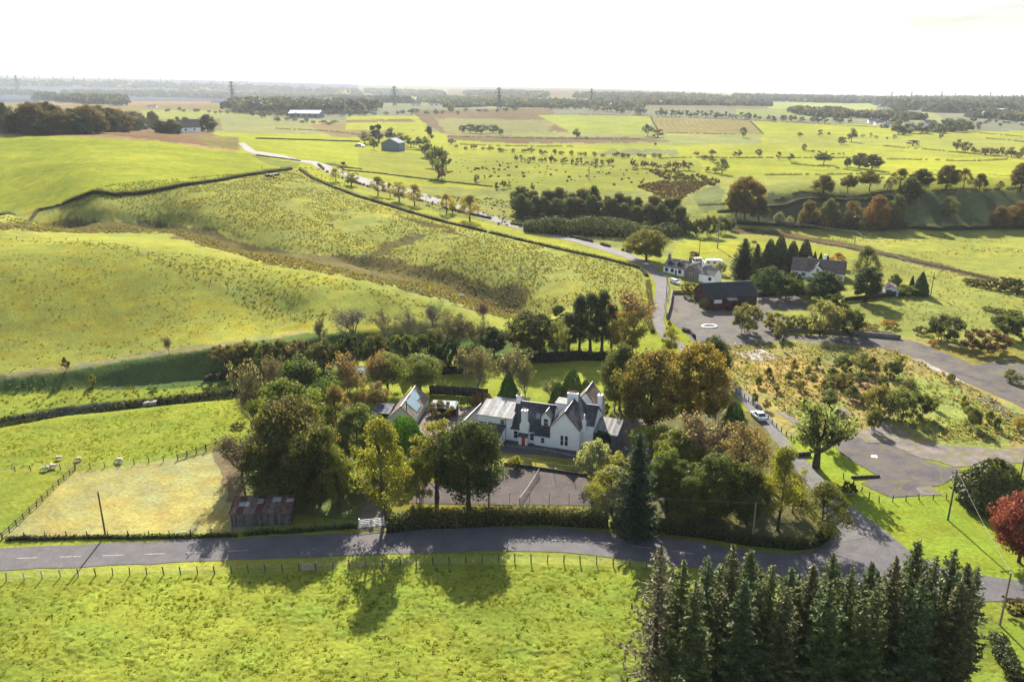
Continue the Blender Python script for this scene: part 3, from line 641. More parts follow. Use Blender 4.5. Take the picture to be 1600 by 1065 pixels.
def leaf_quads(C, N_, S, asp=.62, r=None):
    """one pointed leaf-clump face per centre; returns V, F"""
    r = r or rng
    n = len(C)
    N_ = N_ / (np.linalg.norm(N_, axis=1, keepdims=True) + 1e-9)
    t = np.cross(N_, rdir(n, r)); t /= np.linalg.norm(t, axis=1, keepdims=True) + 1e-9
    b = np.cross(N_, t)
    S = np.broadcast_to(np.asarray(S, float), (n,))[:, None]
    s1 = r.uniform(.7, 1.3, (n, 1)); k = r.uniform(-.25, .25, (n, 1))
    V = np.stack([C - t * S * s1, C - b * S * asp + t * S * k, C + t * S, C + b * S * asp * s1 - t * S * k], 1).reshape(-1, 3)
    return V, np.arange(4 * n).reshape(n, 4)
def tube(path, rad, k=5):
    path = np.asarray(path, float); rad = np.asarray(rad, float)
    V = []; Fq = []
    d = np.gradient(path, axis=0); d /= np.linalg.norm(d, axis=1, keepdims=True) + 1e-9
    up = np.array([0, 0, 1.]) if abs(d[0][2]) < .9 else np.array([1., 0, 0])
    for p, q, rr in zip(path, d, rad):
        u = np.cross(q, up); u /= np.linalg.norm(u) + 1e-9; w = np.cross(q, u)
        for i in range(k):
            a = 2 * math.pi * i / k; V.append(p + (u * math.cos(a) + w * math.sin(a)) * rr)
    for s in range(len(path) - 1):
        for i in range(k):
            j = (i + 1) % k; Fq.append((s * k + i, s * k + j, (s + 1) * k + j, (s + 1) * k + i))
    return np.array(V), np.array(Fq)
def merge(parts):
    V = []; Fq = []; o = 0
    for v, f in parts:
        V.append(v); Fq.append(f + o); o += len(v)
    return np.concatenate(V), np.concatenate(Fq)
def var_attr(n, per=4, clump=None, r=None):
    r = r or rng
    a = np.ones((n, 4)); a[:, 0] = r.random(n); a[:, 1] = r.random(n) if clump is None else np.clip(clump + r.normal(0, .12, n), 0, 1); a[:, 2] = r.random(n)
    return np.repeat(a, per, 0)
def broadleaf(name, seed, h=10., R=4., base=.22, K=60, per=110, leaf=.17, shape='round', m=LEAF, bark=BARK, gap=.0, clump_r=.24, trunk_r=None, stems=1, top_autumn=.5):
    """returns trunk mesh and crown mesh of a tree h metres tall and 2R wide"""
    if per > 40: per = int(per * 1.7); leaf = leaf * .77
    r = np.random.default_rng(seed)
    zc = h * (base + 1) / 2; hz = h * (1 - base) / 2
    C = rdir(K, r); C[:, 2] = np.where(C[:, 2] < -.85, -C[:, 2], C[:, 2])
    rad = r.uniform(.42, 1.0, K) ** .6
    if shape == 'round': prof = lambda z: 1.0
    C = C * rad[:, None]
    if shape == 'cone': C[:, :2] *= (1 - .42 * (C[:, 2:3] + 1) ** 1.0).clip(.12, 1.2)
    if shape == 'column': C[:, :2] *= (1 - .25 * np.abs(C[:, 2:3])).clip(.3, 1)
    if shape == 'egg': C[:, :2] *= (1.05 - .33 * C[:, 2:3])
    if shape == 'flat': C[:, 2] = np.where(C[:, 2] < 0, C[:, 2] * .75, C[:, 2])
    wob = .8 + .4 * np.array([vnoise(np.array([c[0] * 1.5 + 9]), np.array([c[1] * 1.5 + c[2] * 2]), seed)[0] for c in C])
    cr = clump_r * min(R, hz) * r.uniform(.65, 1.35, K)
    C = np.column_stack([C[:, 0] * (R * wob - cr * .7), C[:, 1] * (R * wob - cr * .7), C[:, 2] * (hz - cr * .7) + zc])
    if gap: keep = r.random(K) > gap; C = C[keep]; cr = cr[keep]
    K = len(C)
    cl = r.random(K) * .6 + .4 * (1 - (C[:, 2] - C[:, 2].min()) / (np.ptp(C[:, 2]) + .01)) * top_autumn + .2 * (1 - top_autumn)
    ci = np.repeat(np.arange(K), per)
    d = rdir(len(ci), r)
    rr = r.random(len(ci)) ** .45
    P = C[ci] + d * (cr[ci] * rr)[:, None] * np.array([1.15, 1.15, .85])
    P[:, 2] = np.maximum(P[:, 2], h * base * .35 + .05)
    cen = np.array([0, 0, zc])
    nn = d * .7 + (P - cen) / max(R, hz) * .5 + rdir(len(ci), r) * .75
    V, Q = leaf_quads(P, nn, leaf * r.uniform(.6, 1.5, len(ci)), r=r)
    cm = mesh_np(name + '_crown', V, Q, [m], False, {'Var': var_attr(len(P), 4, cl[ci], r)})
    # trunk and limbs
    tr = trunk_r or h * .022
    parts = []
    for s in range(stems):
        off = np.array([0, 0, 0.]) if stems == 1 else np.array([r.normal() * R * .12, r.normal() * R * .12, 0])
        bend = r.normal(size=2) * R * .12
        zz = np.linspace(-.4, h * (base + (1 - base) * .62), 7)
        pth = np.column_stack([off[0] + bend[0] * (zz / h) ** 1.3 * np.sign(zz).clip(0) if False else off[0] + bend[0] * np.clip(zz / h, 0, 1), off[1] + bend[1] * np.clip(zz / h, 0, 1), zz])
        rd = tr / math.sqrt(stems) * np.linspace(1.25, .35, 7); rd[0] *= 1.25
        parts.append(tube(pth, rd, 7))
        sel = r.choice(K, min(K, max(6, int(26 / stems))), replace=False)
        for c in C[sel]:
            z0 = np.clip(c[2] - .45 * np.hypot(c[0], c[1]) - h * .08, h * base * .55, zz[-1])
            t = np.interp(z0, zz, np.arange(7)); k = int(t)
            p0 = pth[min(k, 6)] * 1.0; p0[2] = z0
            mid = (p0 * .5 + c * .5) + np.array([0, 0, -.06 * h]) * r.uniform(-.4, 1)
            ts = np.linspace(0, 1, 4)[:, None]
            pp = (1 - ts) ** 2 * p0 + 2 * ts * (1 - ts) * mid + ts ** 2 * c
            parts.append(tube(pp, tr * .38 * np.linspace(1, .22, 4), 4))
    V, Q = merge(parts)
    tm = mesh_np(name + '_trunk', V, Q, [bark], True)
    return dict(trunk=tm, crown=cm, h=h, R=R)
def bare(name, seed, h=10., R=4.5, leaves=.0, twigs=2600, m=TWIG, leaf=.13, trunk_r=None, base=.18, fine=1.0):
    r = np.random.default_rng(seed); parts = []; tips = []
    tr = trunk_r or h * .02
    def grow(p, d, L, rad, lev):
        n = 4; q = [p]; dd = d
        for i in range(n - 1):
            dd = dd + rdir(1, r)[0] * .16 + np.array([0, 0, .05]); dd /= np.linalg.norm(dd); q.append(q[-1] + dd * L / (n - 1))
        parts.append(tube(q, rad * np.linspace(1, .55, n), 6 if lev == 0 else 3))
        if lev >= 3:
            tips.append((q[-1], dd, L)); tips.append((q[2], dd, L)); return
        for k in range(3 + (lev == 0) * 3 + (r.random() < .4)):
            i = r.integers(1 if lev else 2, n); a = rdir(1, r)[0]; a[2] = abs(a[2]) * .5
            nd = dd * (.75 if lev else .55) + a * .75; nd /= np.linalg.norm(nd)
            grow(q[i], nd, L * r.uniform(.55, .8), rad * .5, lev + 1)
        grow(q[-1], dd, L * .7, rad * .55, lev + 1)
    grow(np.array([0, 0, -.3]), np.array([0, 0, 1.]), h * .38, tr, 0)
    V, Q = merge(parts)
    T = np.array([t[0] for t in tips]); TD = np.array([t[1] for t in tips]); TL = np.array([t[2] for t in tips])
    i = r.integers(0, len(T), twigs)
    d = TD[i] * .6 + rdir(twigs, r) * .9; d /= np.linalg.norm(d, axis=1, keepdims=True)
    L_ = r.uniform(.4, 1.3, twigs)[:, None] * h * .05
    a = T[i] + rdir(twigs, r) * (TL[i] * .35)[:, None]
    b = a + d * L_
    w = np.cross(d, rdir(twigs, r)); w /= np.linalg.norm(w, axis=1, keepdims=True); w *= .018 * fine * h / 10
    tv = np.stack([a - w, a + w, b + w * .3, b - w * .3], 1).reshape(-1, 3)
    lo, hi = T.min(0), T.max(0)
    sx = np.array([2 * R / (hi[0] - lo[0] + 1), 2 * R / (hi[1] - lo[1] + 1), h / (hi[2] + h * .03)])
    V2, Q2 = merge([(V * sx, Q), (tv * sx, np.arange(4 * twigs).reshape(-1, 4))])
    tm = mesh_np(name + '_trunk', V2, Q2, [m], False)
    cm = None
    if leaves:
        n = int(leaves); j = r.integers(0, twigs, n)
        P = (a[j] + d[j] * L_[j] * r.random((n, 1)) + rdir(n, r) * .15) * sx
        V, Q = leaf_quads(P, rdir(n, r), leaf * r.uniform(.6, 1.4, n), r=r)
        cm = mesh_np(name + '_crown', V, Q, [LEAF], False, {'Var': var_attr(n, 4, None, r)})
    return dict(trunk=tm, crown=cm, h=h, R=R)
def spruce(name, seed, h=16., R=2.6, base=.1, whorls=44, dens=1.0, thin=0.0, size=.30, droop=.35):
    r = np.random.default_rng(seed); tp = []; P = []; Nn = []; S = []
    zz = np.linspace(-.4, h, 9); bx = r.normal() * .15
    pth = np.column_stack([bx * np.sin(zz / h * 3), bx * np.cos(zz / h * 2) - bx, zz])
    tp.append(tube(pth, h * .012 * np.linspace(1.3, .12, 9), 7))
    for w in range(whorls):
        t = w / (whorls - 1); z = h * (base + (1 - base) * t * .985)
        L = R * (1 - t) ** .72 * r.uniform(.75, 1.12) + .15
        if t < .25: L *= .75 + t
        nb = int(r.integers(4, 7)); L *= r.uniform(.72, 1.12)
        a0 = r.random() * 6.28
        for k in range(nb):
            if r.random() < thin * (1.2 - t): 
                full = .25
            else: full = 1.
            a = a0 + k * 6.283 / nb + r.normal() * .2; l = L * r.uniform(.55, 1.2)
            dirn = np.array([math.cos(a), math.sin(a), 0])
            s = np.linspace(0, 1, 5)
            q = np.array([0, 0, z]) + dirn * (l * s)[:, None] + np.array([0, 0, 1]) * (l * (.30 * s - droop * 1.5 * s ** 2 + (.42 * s ** 4)) + t * l * .5 * s)[:, None]
            tp.append(tube(q, np.linspace(.035, .008, 5) * (h / 16), 3))
            n = max(3, int(l * 18 * dens * full / (size / .3)))
            u = r.uniform(.12, 1.03, n)
            c = np.stack([np.interp(u, s, q[:, i]) for i in range(3)], 1)
            side = np.array([-dirn[1], dirn[0], 0])
            wd = (1.05 - u) * .34 * l * r.uniform(-1, 1, n) + r.normal(0, .05, n)
            c = c + side * wd[:, None] + np.array([0, 0, -1]) * (np.abs(wd) * .25 + r.uniform(0, .22, n) * size / .3)[:, None]
            P.append(c); S.append(size * r.uniform(.6, 1.25, n) * (.65 + .35 * (1 - t)))
            Nn.append(np.array([0, 0, 1.]) + r.normal(size=(n, 3)) * .55)
    V, Q = merge(tp); tm = mesh_np(name + '_trunk', V, Q, [BARK], False)
    P = np.concatenate(P); V, Q = leaf_quads(P, np.concatenate(Nn), np.concatenate(S), .38, r)
    cm = mesh_np(name + '_crown', V, Q, [NEEDLE], False, {'Var': var_attr(len(P), 4, None, r)})
    return dict(trunk=tm, crown=cm, h=h, R=R)
def conifer_cone(name, seed, h=8., R=2., n=9000, leaf=.17, pw=.8, lump=.25, m=NEEDLE):
    """dense cypress or thuja: foliage to the ground"""
    r = np.random.default_rng(seed)
    t = 1 - np.sqrt(r.random(n)); a = r.random(n) * 6.283
    prof = (1 - t) ** pw * (.75 + .25 * np.clip(t * 5, 0, 1))
    lum = 1 - lump + 2 * lump * fbm(a * 1.9 * 1.0 + 3, t * h * .9, seed, 3)
    rad = R * prof * lum * r.uniform(.75, 1.04, n)
    P = np.column_stack([np.cos(a) * rad, np.sin(a) * rad, t * h + .05])
    nn = np.column_stack([np.cos(a), np.sin(a), np.full(n, .35)]) + rdir(n, r) * .7
    V, Q = leaf_quads(P, nn, leaf * r.uniform(.6, 1.4, n), .5, r)
    cm = mesh_np(name + '_crown', V, Q, [m], False, {'Var': var_attr(n, 4, None, r)})
    tv, tq = tube([(0, 0, -.3), (0, 0, h * .5), (0, 0, h * .96)], [h * .02, h * .013, .02], 6)
    return dict(trunk=mesh_np(name + '_trunk', tv, tq, [BARK], True), crown=cm, h=h, R=R)
def small_tree(name, seed, h=8., R=3.4, K=24, per=28, leaf=.42, shape='round', base=.08, gap=0):
    """far tree, trunk and crown in one light mesh"""
    d = broadleaf(name, seed, h, R, base, K, per, leaf, shape, clump_r=.34, gap=gap)
    cv = np.empty(len(d['crown'].vertices) * 3, np.float32); d['crown'].vertices.foreach_get('co', cv)
    tv = np.empty(len(d['trunk'].vertices) * 3, np.float32); d['trunk'].vertices.foreach_get('co', tv)
    q = np.empty(len(d['trunk'].polygons) * 4, np.int32); d['trunk'].polygons.foreach_get('vertices', q)
    nc = len(cv) // 3
    V = np.concatenate([cv.reshape(-1, 3), tv.reshape(-1, 3)])
    Q = np.concatenate([np.arange(nc).reshape(-1, 4), q.reshape(-1, 4) + nc])
    va = np.ones((len(V), 4)); b = np.empty(nc * 4, np.float32); d['crown'].color_attributes['Var'].data.foreach_get('color', b); va[:nc] = b.reshape(-1, 4)
    me = mesh_np(name, V, Q, [LEAF, BARK], False, {'Var': va})
    mi = np.zeros(len(Q), np.int32); mi[nc // 4:] = 1; me.polygons.foreach_set('material_index', mi)
    D.meshes.remove(d['crown']); D.meshes.remove(d['trunk'])
    return dict(one=me, h=h, R=R)
KIND = {
 'oak1': broadleaf('tree', 1, 12, 5.2, .05, 95, 125, .20, 'egg'),
 'oak2': broadleaf('tree', 2, 12, 5.2, .07, 100, 120, .20, 'round'),
 'oak3': broadleaf('tree', 3, 12, 5.0, .03, 120, 115, .19, 'round', clump_r=.19),
 'airy1': broadleaf('tree', 4, 11, 4.2, .08, 72, 80, .17, 'egg', gap=.1, clump_r=.22),
 'airy2': broadleaf('tree', 5, 11, 3.6, .05, 68, 85, .16, 'column', gap=.1, clump_r=.26),
 'dome': broadleaf('tree', 6, 11, 5.6, .0, 115, 120, .20, 'round', clump_r=.20),
 'flat': broadleaf('tree', 7, 10, 6.0, .12, 90, 100, .20, 'flat', clump_r=.24),
 'poplar': broadleaf('tree', 8, 14, 2.6, .02, 80, 90, .17, 'column', clump_r=.3),
 'bush1': broadleaf('bush', 9, 4, 3.0, .0, 46, 90, .14, 'round', stems=4, clump_r=.27),
 'bush2': broadleaf('bush', 10, 3.4, 3.6, .0, 55, 80, .14, 'flat', stems=5, clump_r=.25),
 'bush3': broadleaf('bush', 12, 3.0, 1.7, .0, 26, 80, .12, 'egg', stems=3, clump_r=.32),
 'lumpy': broadleaf('tree', 13, 11, 4.4, .08, 34, 260, .17, 'egg', clump_r=.34),
 'bare1': bare('bare_tree', 21, 10, 5.0, 0, 2600),
 'bare2': bare('bare_tree', 22, 10, 3.6, 260, 3000),
 'twiggy1': bare('twiggy_tree', 23, 9, 3.4, 2200, 4200, leaf=.13),
 'twiggy2': bare('twiggy_tree', 24, 9, 2.8, 1500, 4200, leaf=.13),
 'gnarled': bare('gnarled_tree', 25, 9, 4.4, 3400, 1500, BARK, leaf=.2, trunk_r=.5),
 'spruce1': spruce('spruce', 31, 17, 2.9, .12, 46, 1.25, .15),
 'spruce2': spruce('spruce', 32, 17, 3.2, .10, 50, 1.3, .05),
 'spruce3': spruce('spruce', 33, 17, 2.8, .15, 42, 1.05, .3),
 'spruce4': spruce('spruce', 34, 16, 3.3, .06, 44, .55, .7),
 'fir': spruce('fir', 35, 15, 3.4, .01, 60, 1.7, 0, size=.27, droop=.25),
 'cone1': conifer_cone('cypress', 41, 8, 2.2),
 'cone2': conifer_cone('cypress', 42, 8, 2.8, 9000, pw=.6, lump=.35),
 'round_ever': conifer_cone('evergreen', 43, 5, 2.8, 9000, pw=.38, lump=.3),
 'far1': small_tree('tree', 51, 9, 3.8), 'far2': small_tree('tree', 52, 9, 4.4, shape='flat'),
 'far3': small_tree('tree', 53, 9, 3.0, shape='egg', gap=.25), 'far4': small_tree('tree', 54, 8, 4.2, base=.0),
 'farbush': small_tree('bush', 55, 3, 2.4, 14, 24, .3, base=.0), 'farcone': small_tree('tree', 56, 11, 2.4, 22, 26, .4, 'cone', .03),
 'farbare': small_tree('tree', 57, 9, 3.0, 12, 16, .3, gap=.2),
}
PROTO = {}
def world_top(x, y, z, ytop):
    """height above (x,y,z) whose picture line is ytop"""
    b = -(ytop - 532.5) / F
    # (y*SP + zz*CP)/(y*CP - zz*SP) = b with zz = Z - CAM_H
    zz = y * (b * CP - SP) / (CP + b * SP)
    return zz + CAM_H - z
NTREE = 0
def tree(kind, xb, yb, ytop, wpx, col, label, group=None, cat='tree', name=None, aut=0., hpx=None, rz=None, sy=None, sink=0.):
    """a tree whose foot stands at pixel (xb, yb) of the photo's ground, top at line ytop, crown wpx wide"""
    global NTREE
    k = KIND[kind]; g = G(xb, yb); g.z -= sink
    h = max(world_top(g.x, g.y, g.z, ytop), .4)
    dep = float(proj(g.x, g.y, g.z + h * .5)[2])
    R = wpx / 2 / F * dep
    NTREE += 1; r = random.Random(NTREE * 13 + 5)
    rz = r.random() * 6.283 if rz is None else rz
    sc3 = (R / k['R'], (sy or 1) * R / k['R'], h / k['h'])
    nm = name or ('bush' if cat == 'bush' else 'tree')
    mul = 1.5 if k['crown' if 'crown' in k else 'one'] is not None and 'one' not in k and k['crown'] and k['crown'].materials[0] is NEEDLE else 1.8
    c = (min(.5, col[0] * mul * 1.04), min(.5, col[1] * mul * 1.03), min(.5, col[2] * mul), aut * .6)
    if 'one' in k:
        o = D.objects.new(nm, k['one']); o.location = g; o.scale = sc3; o.rotation_euler = (0, 0, rz); o.color = c; link(o)
        tag(o, label, cat, group); return o
    o = empty(nm, g, rz, label, cat, group); o.scale = sc3
    t = D.objects.new('trunk', k['trunk']); link(t, o)
    if k['crown'] is not None:
        q = D.objects.new('crown', k['crown']); q.color = c; link(q, o)
    return o
# ------------------------------------------------------------------ hedges, woods, tufts
HCORE = noise_mat('hedge_inside', (.010, .012, .005), (.025, .028, .012), 3, 1)
def hedge(pp, h, w, col, label, name='hedge', cat='hedge', leaf=.16, dens=14, group=None, rough=.35, aut=0., maxn=26000, gaps=0., world=None, top=None, core=.74):
    P = np.array([(v.x, v.y) for v in (world or Gs(pp))])
    # resample
    seg = np.hypot(*np.diff(P, axis=0).T); L = seg.sum(); cum = np.concatenate([[0], np.cumsum(seg)])
    dist = np.hypot(P[:, 0].mean(), P[:, 1].mean())
    st = max(.8, w * .5); n = max(4, int(L / st)); s = np.linspace(0, L, n)
    X = np.interp(s, cum, P[:, 0]); Y = np.interp(s, cum, P[:, 1])
    wob = (fbm(s / (w * 3), s * 0 + len(pp), 91) - .5) * w * .5
    tx = np.gradient(X); ty = np.gradient(Y); tl = np.hypot(tx, ty); nx, ny = -ty / tl, tx / tl
    X = X + nx * wob; Y = Y + ny * wob
    Z = height(X, Y)
    hh = h * (1 - rough + 2 * rough * fbm(s / (h * 2.2), s * 0 + 3.3, 97, 3)); ww = w * (1 - rough * .5 + rough * fbm(s / (w * 2), s * 0 + 8.1, 98, 3))
    hh[0] *= .7; hh[-1] *= .7
    area = L * (2 * h + w); N_ = int(min(maxn, area * dens)); size = leaf * max(1, math.sqrt(area * dens / maxn))
    r = np.random.default_rng(int(abs(P[0, 0]) * 10) + n)
    if gaps:
        keep = fbm(s / 5, s * 0 + 1.1, 99, 3) > gaps
    u = r.random(N_) * (n - 1); i = u.astype(int); f = u - i
    if gaps: kk = keep[i]; u = u[kk]; i = i[kk]; f = f[kk]; N_ = len(u)
    ix = X[i] * (1 - f) + X[np.minimum(i + 1, n - 1)] * f; iy = Y[i] * (1 - f) + Y[np.minimum(i + 1, n - 1)] * f
    iz = Z[i] * (1 - f) + Z[np.minimum(i + 1, n - 1)] * f; ih = hh[i] * (1 - f) + hh[np.minimum(i + 1, n - 1)] * f; iw = ww[i]
    a = r.uniform(0, math.pi, N_); ca = np.cos(a); sa = np.sin(a)
    e = .55 if rough < .5 else .8
    ox = np.sign(ca) * np.abs(ca) ** e * iw / 2; oz = np.abs(sa) ** e * ih
    jit = r.normal(0, .07 + .1 * rough, (N_, 3)) * min(1.5, max(h, .6))
    inn = r.uniform(.72, 1.05, N_)
    Pp = np.column_stack([ix + nx[i] * ox * inn, iy + ny[i] * ox * inn, iz + np.maximum(oz * inn, .05)]) + jit
    Pp[:, 2] = np.maximum(Pp[:, 2], iz + .02)
    nn = np.column_stack([nx[i] * ca, ny[i] * ca, sa]) + rdir(N_, r) * .8
    V, Q = leaf_quads(Pp, nn, size * r.uniform(.6, 1.4, N_), r=r)
    clump = fbm(ix / (h * 1.2), iy / (h * 1.2), 4)
    me = mesh_np(name, V, Q, [LEAF], False, {'Var': var_attr(N_, 4, clump, r)})
    o = D.objects.new(name, me); o.color = (*[v * 1.5 for v in col], aut); link(o); tag(o, label, cat, group)
    # dark woody inside so that the hedge is not see-through
    k = 6; ang = np.linspace(0, math.pi, k)
    CV = []
    for j in range(n):
        kj = 0.02 if (gaps and not keep[j]) else core
        for q in ang:
            c_, s_ = math.cos(q), math.sin(q)
            CV.append((X[j] + nx[j] * np.sign(c_) * abs(c_) ** .55 * ww[j] / 2 * kj, Y[j] + ny[j] * np.sign(c_) * abs(c_) ** .55 * ww[j] / 2 * kj, Z[j] - .1 + abs(s_) ** .55 * hh[j] * kj + .0))
    CF = [(j * k + q, j * k + q + 1, (j + 1) * k + q + 1, (j + 1) * k + q) for j in range(n - 1) for q in range(k - 1)]
    c = D.objects.new('stems', mesh_np('stems', CV, CF, [HCORE], True)); link(c, o)
    return o
def wood(pp, ht, col, label, spacing=9., name='woodland', per=46, maxt=1400, kind='stuff', cat='woodland', aut=.0, group=None, R=None, conifer=False, zt=None):
    """a far wood that reads as one mass"""
    W = Gs(pp); P = np.array([(v.x, v.y) for v in W])
    x0, y0 = P.min(0); x1, y1 = P.max(0)
    r = np.random.default_rng(int(abs(pp[0][0] * 7 + pp[0][1] * 13)))
    A = 0.5 * abs(np.dot(P[:, 0], np.roll(P[:, 1], 1)) - np.dot(P[:, 1], np.roll(P[:, 0], 1)))
    n = int(min(maxt, A / spacing ** 2)); n = max(n, 8)
    sp = math.sqrt(A / n)
    X = []; 
    tries = 0
    while len(X) < n and tries < 60:
        q = r.uniform((x0, y0), (x1, y1), (n * 3, 2)); q = q[inpoly(q[:, 0], q[:, 1], P)]; X.extend(q.tolist()); tries += 1
    X = np.array(X[:n]); n = len(X)
    Z = height(X[:, 0], X[:, 1])
    rr = (R or sp * .62) * r.uniform(.7, 1.3, n); hh = ht * r.uniform(.7, 1.15, n)
    i = np.repeat(np.arange(n), per); m = len(i)
    d = rdir(m, r); d[:, 2] = np.where(d[:, 2] < -.3, -d[:, 2], d[:, 2])
    s = r.uniform(.75, 1.05, m)
    if conifer:
        t = r.random(m); a = r.random(m) * 6.283
        Pp = np.column_stack([X[i, 0] + np.cos(a) * rr[i] * (1 - t) ** .8, X[i, 1] + np.sin(a) * rr[i] * (1 - t) ** .8, Z[i] + hh[i] * t])
        nn = np.column_stack([np.cos(a), np.sin(a), a * 0 + .5]) + rdir(m, r) * .6
    else:
        vz = hh[i] * .5
        Pp = np.column_stack([X[i, 0] + d[:, 0] * rr[i] * s, X[i, 1] + d[:, 1] * rr[i] * s, Z[i] + hh[i] * .5 + d[:, 2] * vz * s])
        nn = d + rdir(m, r) * .6
    size = np.maximum(rr[i], ht * .3) * .36 * r.uniform(.7, 1.3, m) * math.sqrt(46 / per)
    V, Q = leaf_quads(Pp, nn, size, .8, r)
    me = mesh_np(name, V, Q, [LEAF], False, {'Var': var_attr(m, 4, np.repeat(r.random(n), per), r)})
    o = D.objects.new(name, me); o.color = (*col, aut); link(o); tag(o, label, cat, group, kind)
    return o
def tufts(pp, n, size, hgt, col, name, label, blades=7, seed=1, clump=None, aut=0., avoid=(), warp=0, spread=.5, keepn=None):
    """countless clumps of grass or rush as one object"""
    W = Gs(pp); P = np.array([(v.x, v.y) for v in W]); r = np.random.default_rng(seed)
    # sample evenly in direction and log distance so that near ones are not starved
    x0, y0 = P.min(0); x1, y1 = P.max(0)
    X = np.zeros((0, 2)); t = 0
    while len(X) < n and t < 40:
        q = r.uniform((x0, y0), (x1, y1), (n * 2, 2)); q = q[inpoly(q[:, 0], q[:, 1], P)]
        if keepn is not None:
            c, thr = keepn; q = q[fbm(q[:, 0] / c, q[:, 1] / c * 1.3, seed + 7, 3) + r.normal(0, .05, len(q)) > thr]
        for a in avoid: q = q[~inpoly(q[:, 0], q[:, 1], a)]
        X = np.concatenate([X, q]); t += 1
    X = X[:n]; n = len(X); Z = height(X[:, 0], X[:, 1])
    sz = size * r.uniform(.5, 1.5, n)
    i = np.repeat(np.arange(n), blades); m = len(i)
    a = r.random(m) * 6.283; lean = r.uniform(.15, 1.0, m) * spread
    b0 = np.column_stack([X[i, 0] + np.cos(a) * sz[i] * .35, X[i, 1] + np.sin(a) * sz[i] * .35, Z[i] - .03])
    hh = hgt * sz[i] / size * r.uniform(.6, 1.2, m)
    tip = b0 + np.column_stack([np.cos(a) * lean * hh * 1.0, np.sin(a) * lean * hh, hh])
    w = np.column_stack([-np.sin(a), np.cos(a), a * 0]) * (sz[i] * .30)[:, None]
    mid = (b0 + tip) / 2 + np.array([0, 0, 1]) * (hh * .12)[:, None]
    V = np.stack([b0 - w * .6, b0 + w * .6, mid + w, tip, mid - w], 1).reshape(-1, 3)
    me = D.meshes.new(name); me.vertices.add(len(V)); me.vertices.foreach_set('co', V.astype(np.float32).ravel())
    me.loops.add(m * 5); me.loops.foreach_set('vertex_index', np.arange(m * 5, dtype=np.int32)); me.polygons.add(m); me.polygons.foreach_set('loop_start', np.arange(0, m * 5, 5, dtype=np.int32))
    me.update(calc_edges=True); me.materials.append(GRASSM)
    at = me.color_attributes.new('Var', 'FLOAT_COLOR', 'POINT'); at.data.foreach_set('color', var_attr(m, 5, np.repeat(r.random(n), blades), r).astype(np.float32).ravel())
    o = D.objects.new(name, me); o.color = (*col, aut); link(o); tag(o, label, name.replace('_', ' '), None, 'stuff')
    return o
# ------------------------------------------------------------------ building kit
def slate(name, c1, c2, rowh=.22, rough=.75):
    m, nt, b = mat(name, rough); N, L = nt.nodes, nt.links
    tc = N.new('ShaderNodeTexCoord'); br = N.new('ShaderNodeTexBrick')
    br.inputs['Scale'].default_value = 1; br.inputs['Brick Width'].default_value = .35; br.inputs['Row Height'].default_value = rowh
    br.inputs['Mortar Size'].default_value = .012; br.inputs['Color1'].default_value = (*c1, 1); br.inputs['Color2'].default_value = (*c2, 1)
    br.inputs['Mortar'].default_value = (*[v * .4 for v in c1], 1)
    sp = N.new('ShaderNodeSeparateXYZ'); cb = N.new('ShaderNodeCombineXYZ'); ad = N.new('ShaderNodeMath'); ad.operation = 'ADD'
    L.new(tc.outputs['Object'], sp.inputs[0]); L.new(sp.outputs[0], ad.inputs[0]); L.new(sp.outputs[1], ad.inputs[1])
    L.new(ad.outputs[0], cb.inputs[0]); L.new(sp.outputs[2], cb.inputs[1]); L.new(cb.outputs[0], br.inputs['Vector'])
    nz = N.new('ShaderNodeTexNoise'); nz.inputs['Scale'].default_value = 1.1; nz.inputs['Detail'].default_value = 6
    L.new(tc.outputs['Object'], nz.inputs['Vector'])
    mr = N.new('ShaderNodeMapRange'); mr.inputs[1].default_value = .3; mr.inputs[2].default_value = .7; mr.inputs[3].default_value = .7; mr.inputs[4].default_value = 1.35
    L.new(nz.outputs['Fac'], mr.inputs[0])
    vm = N.new('ShaderNodeVectorMath'); vm.operation = 'SCALE'; L.new(br.outputs['Color'], vm.inputs[0]); L.new(mr.outputs[0], vm.inputs['Scale'])
    L.new(vm.outputs[0], b.inputs['Base Color']); b.inputs['Specular IOR Level'].default_value = .06
    return m
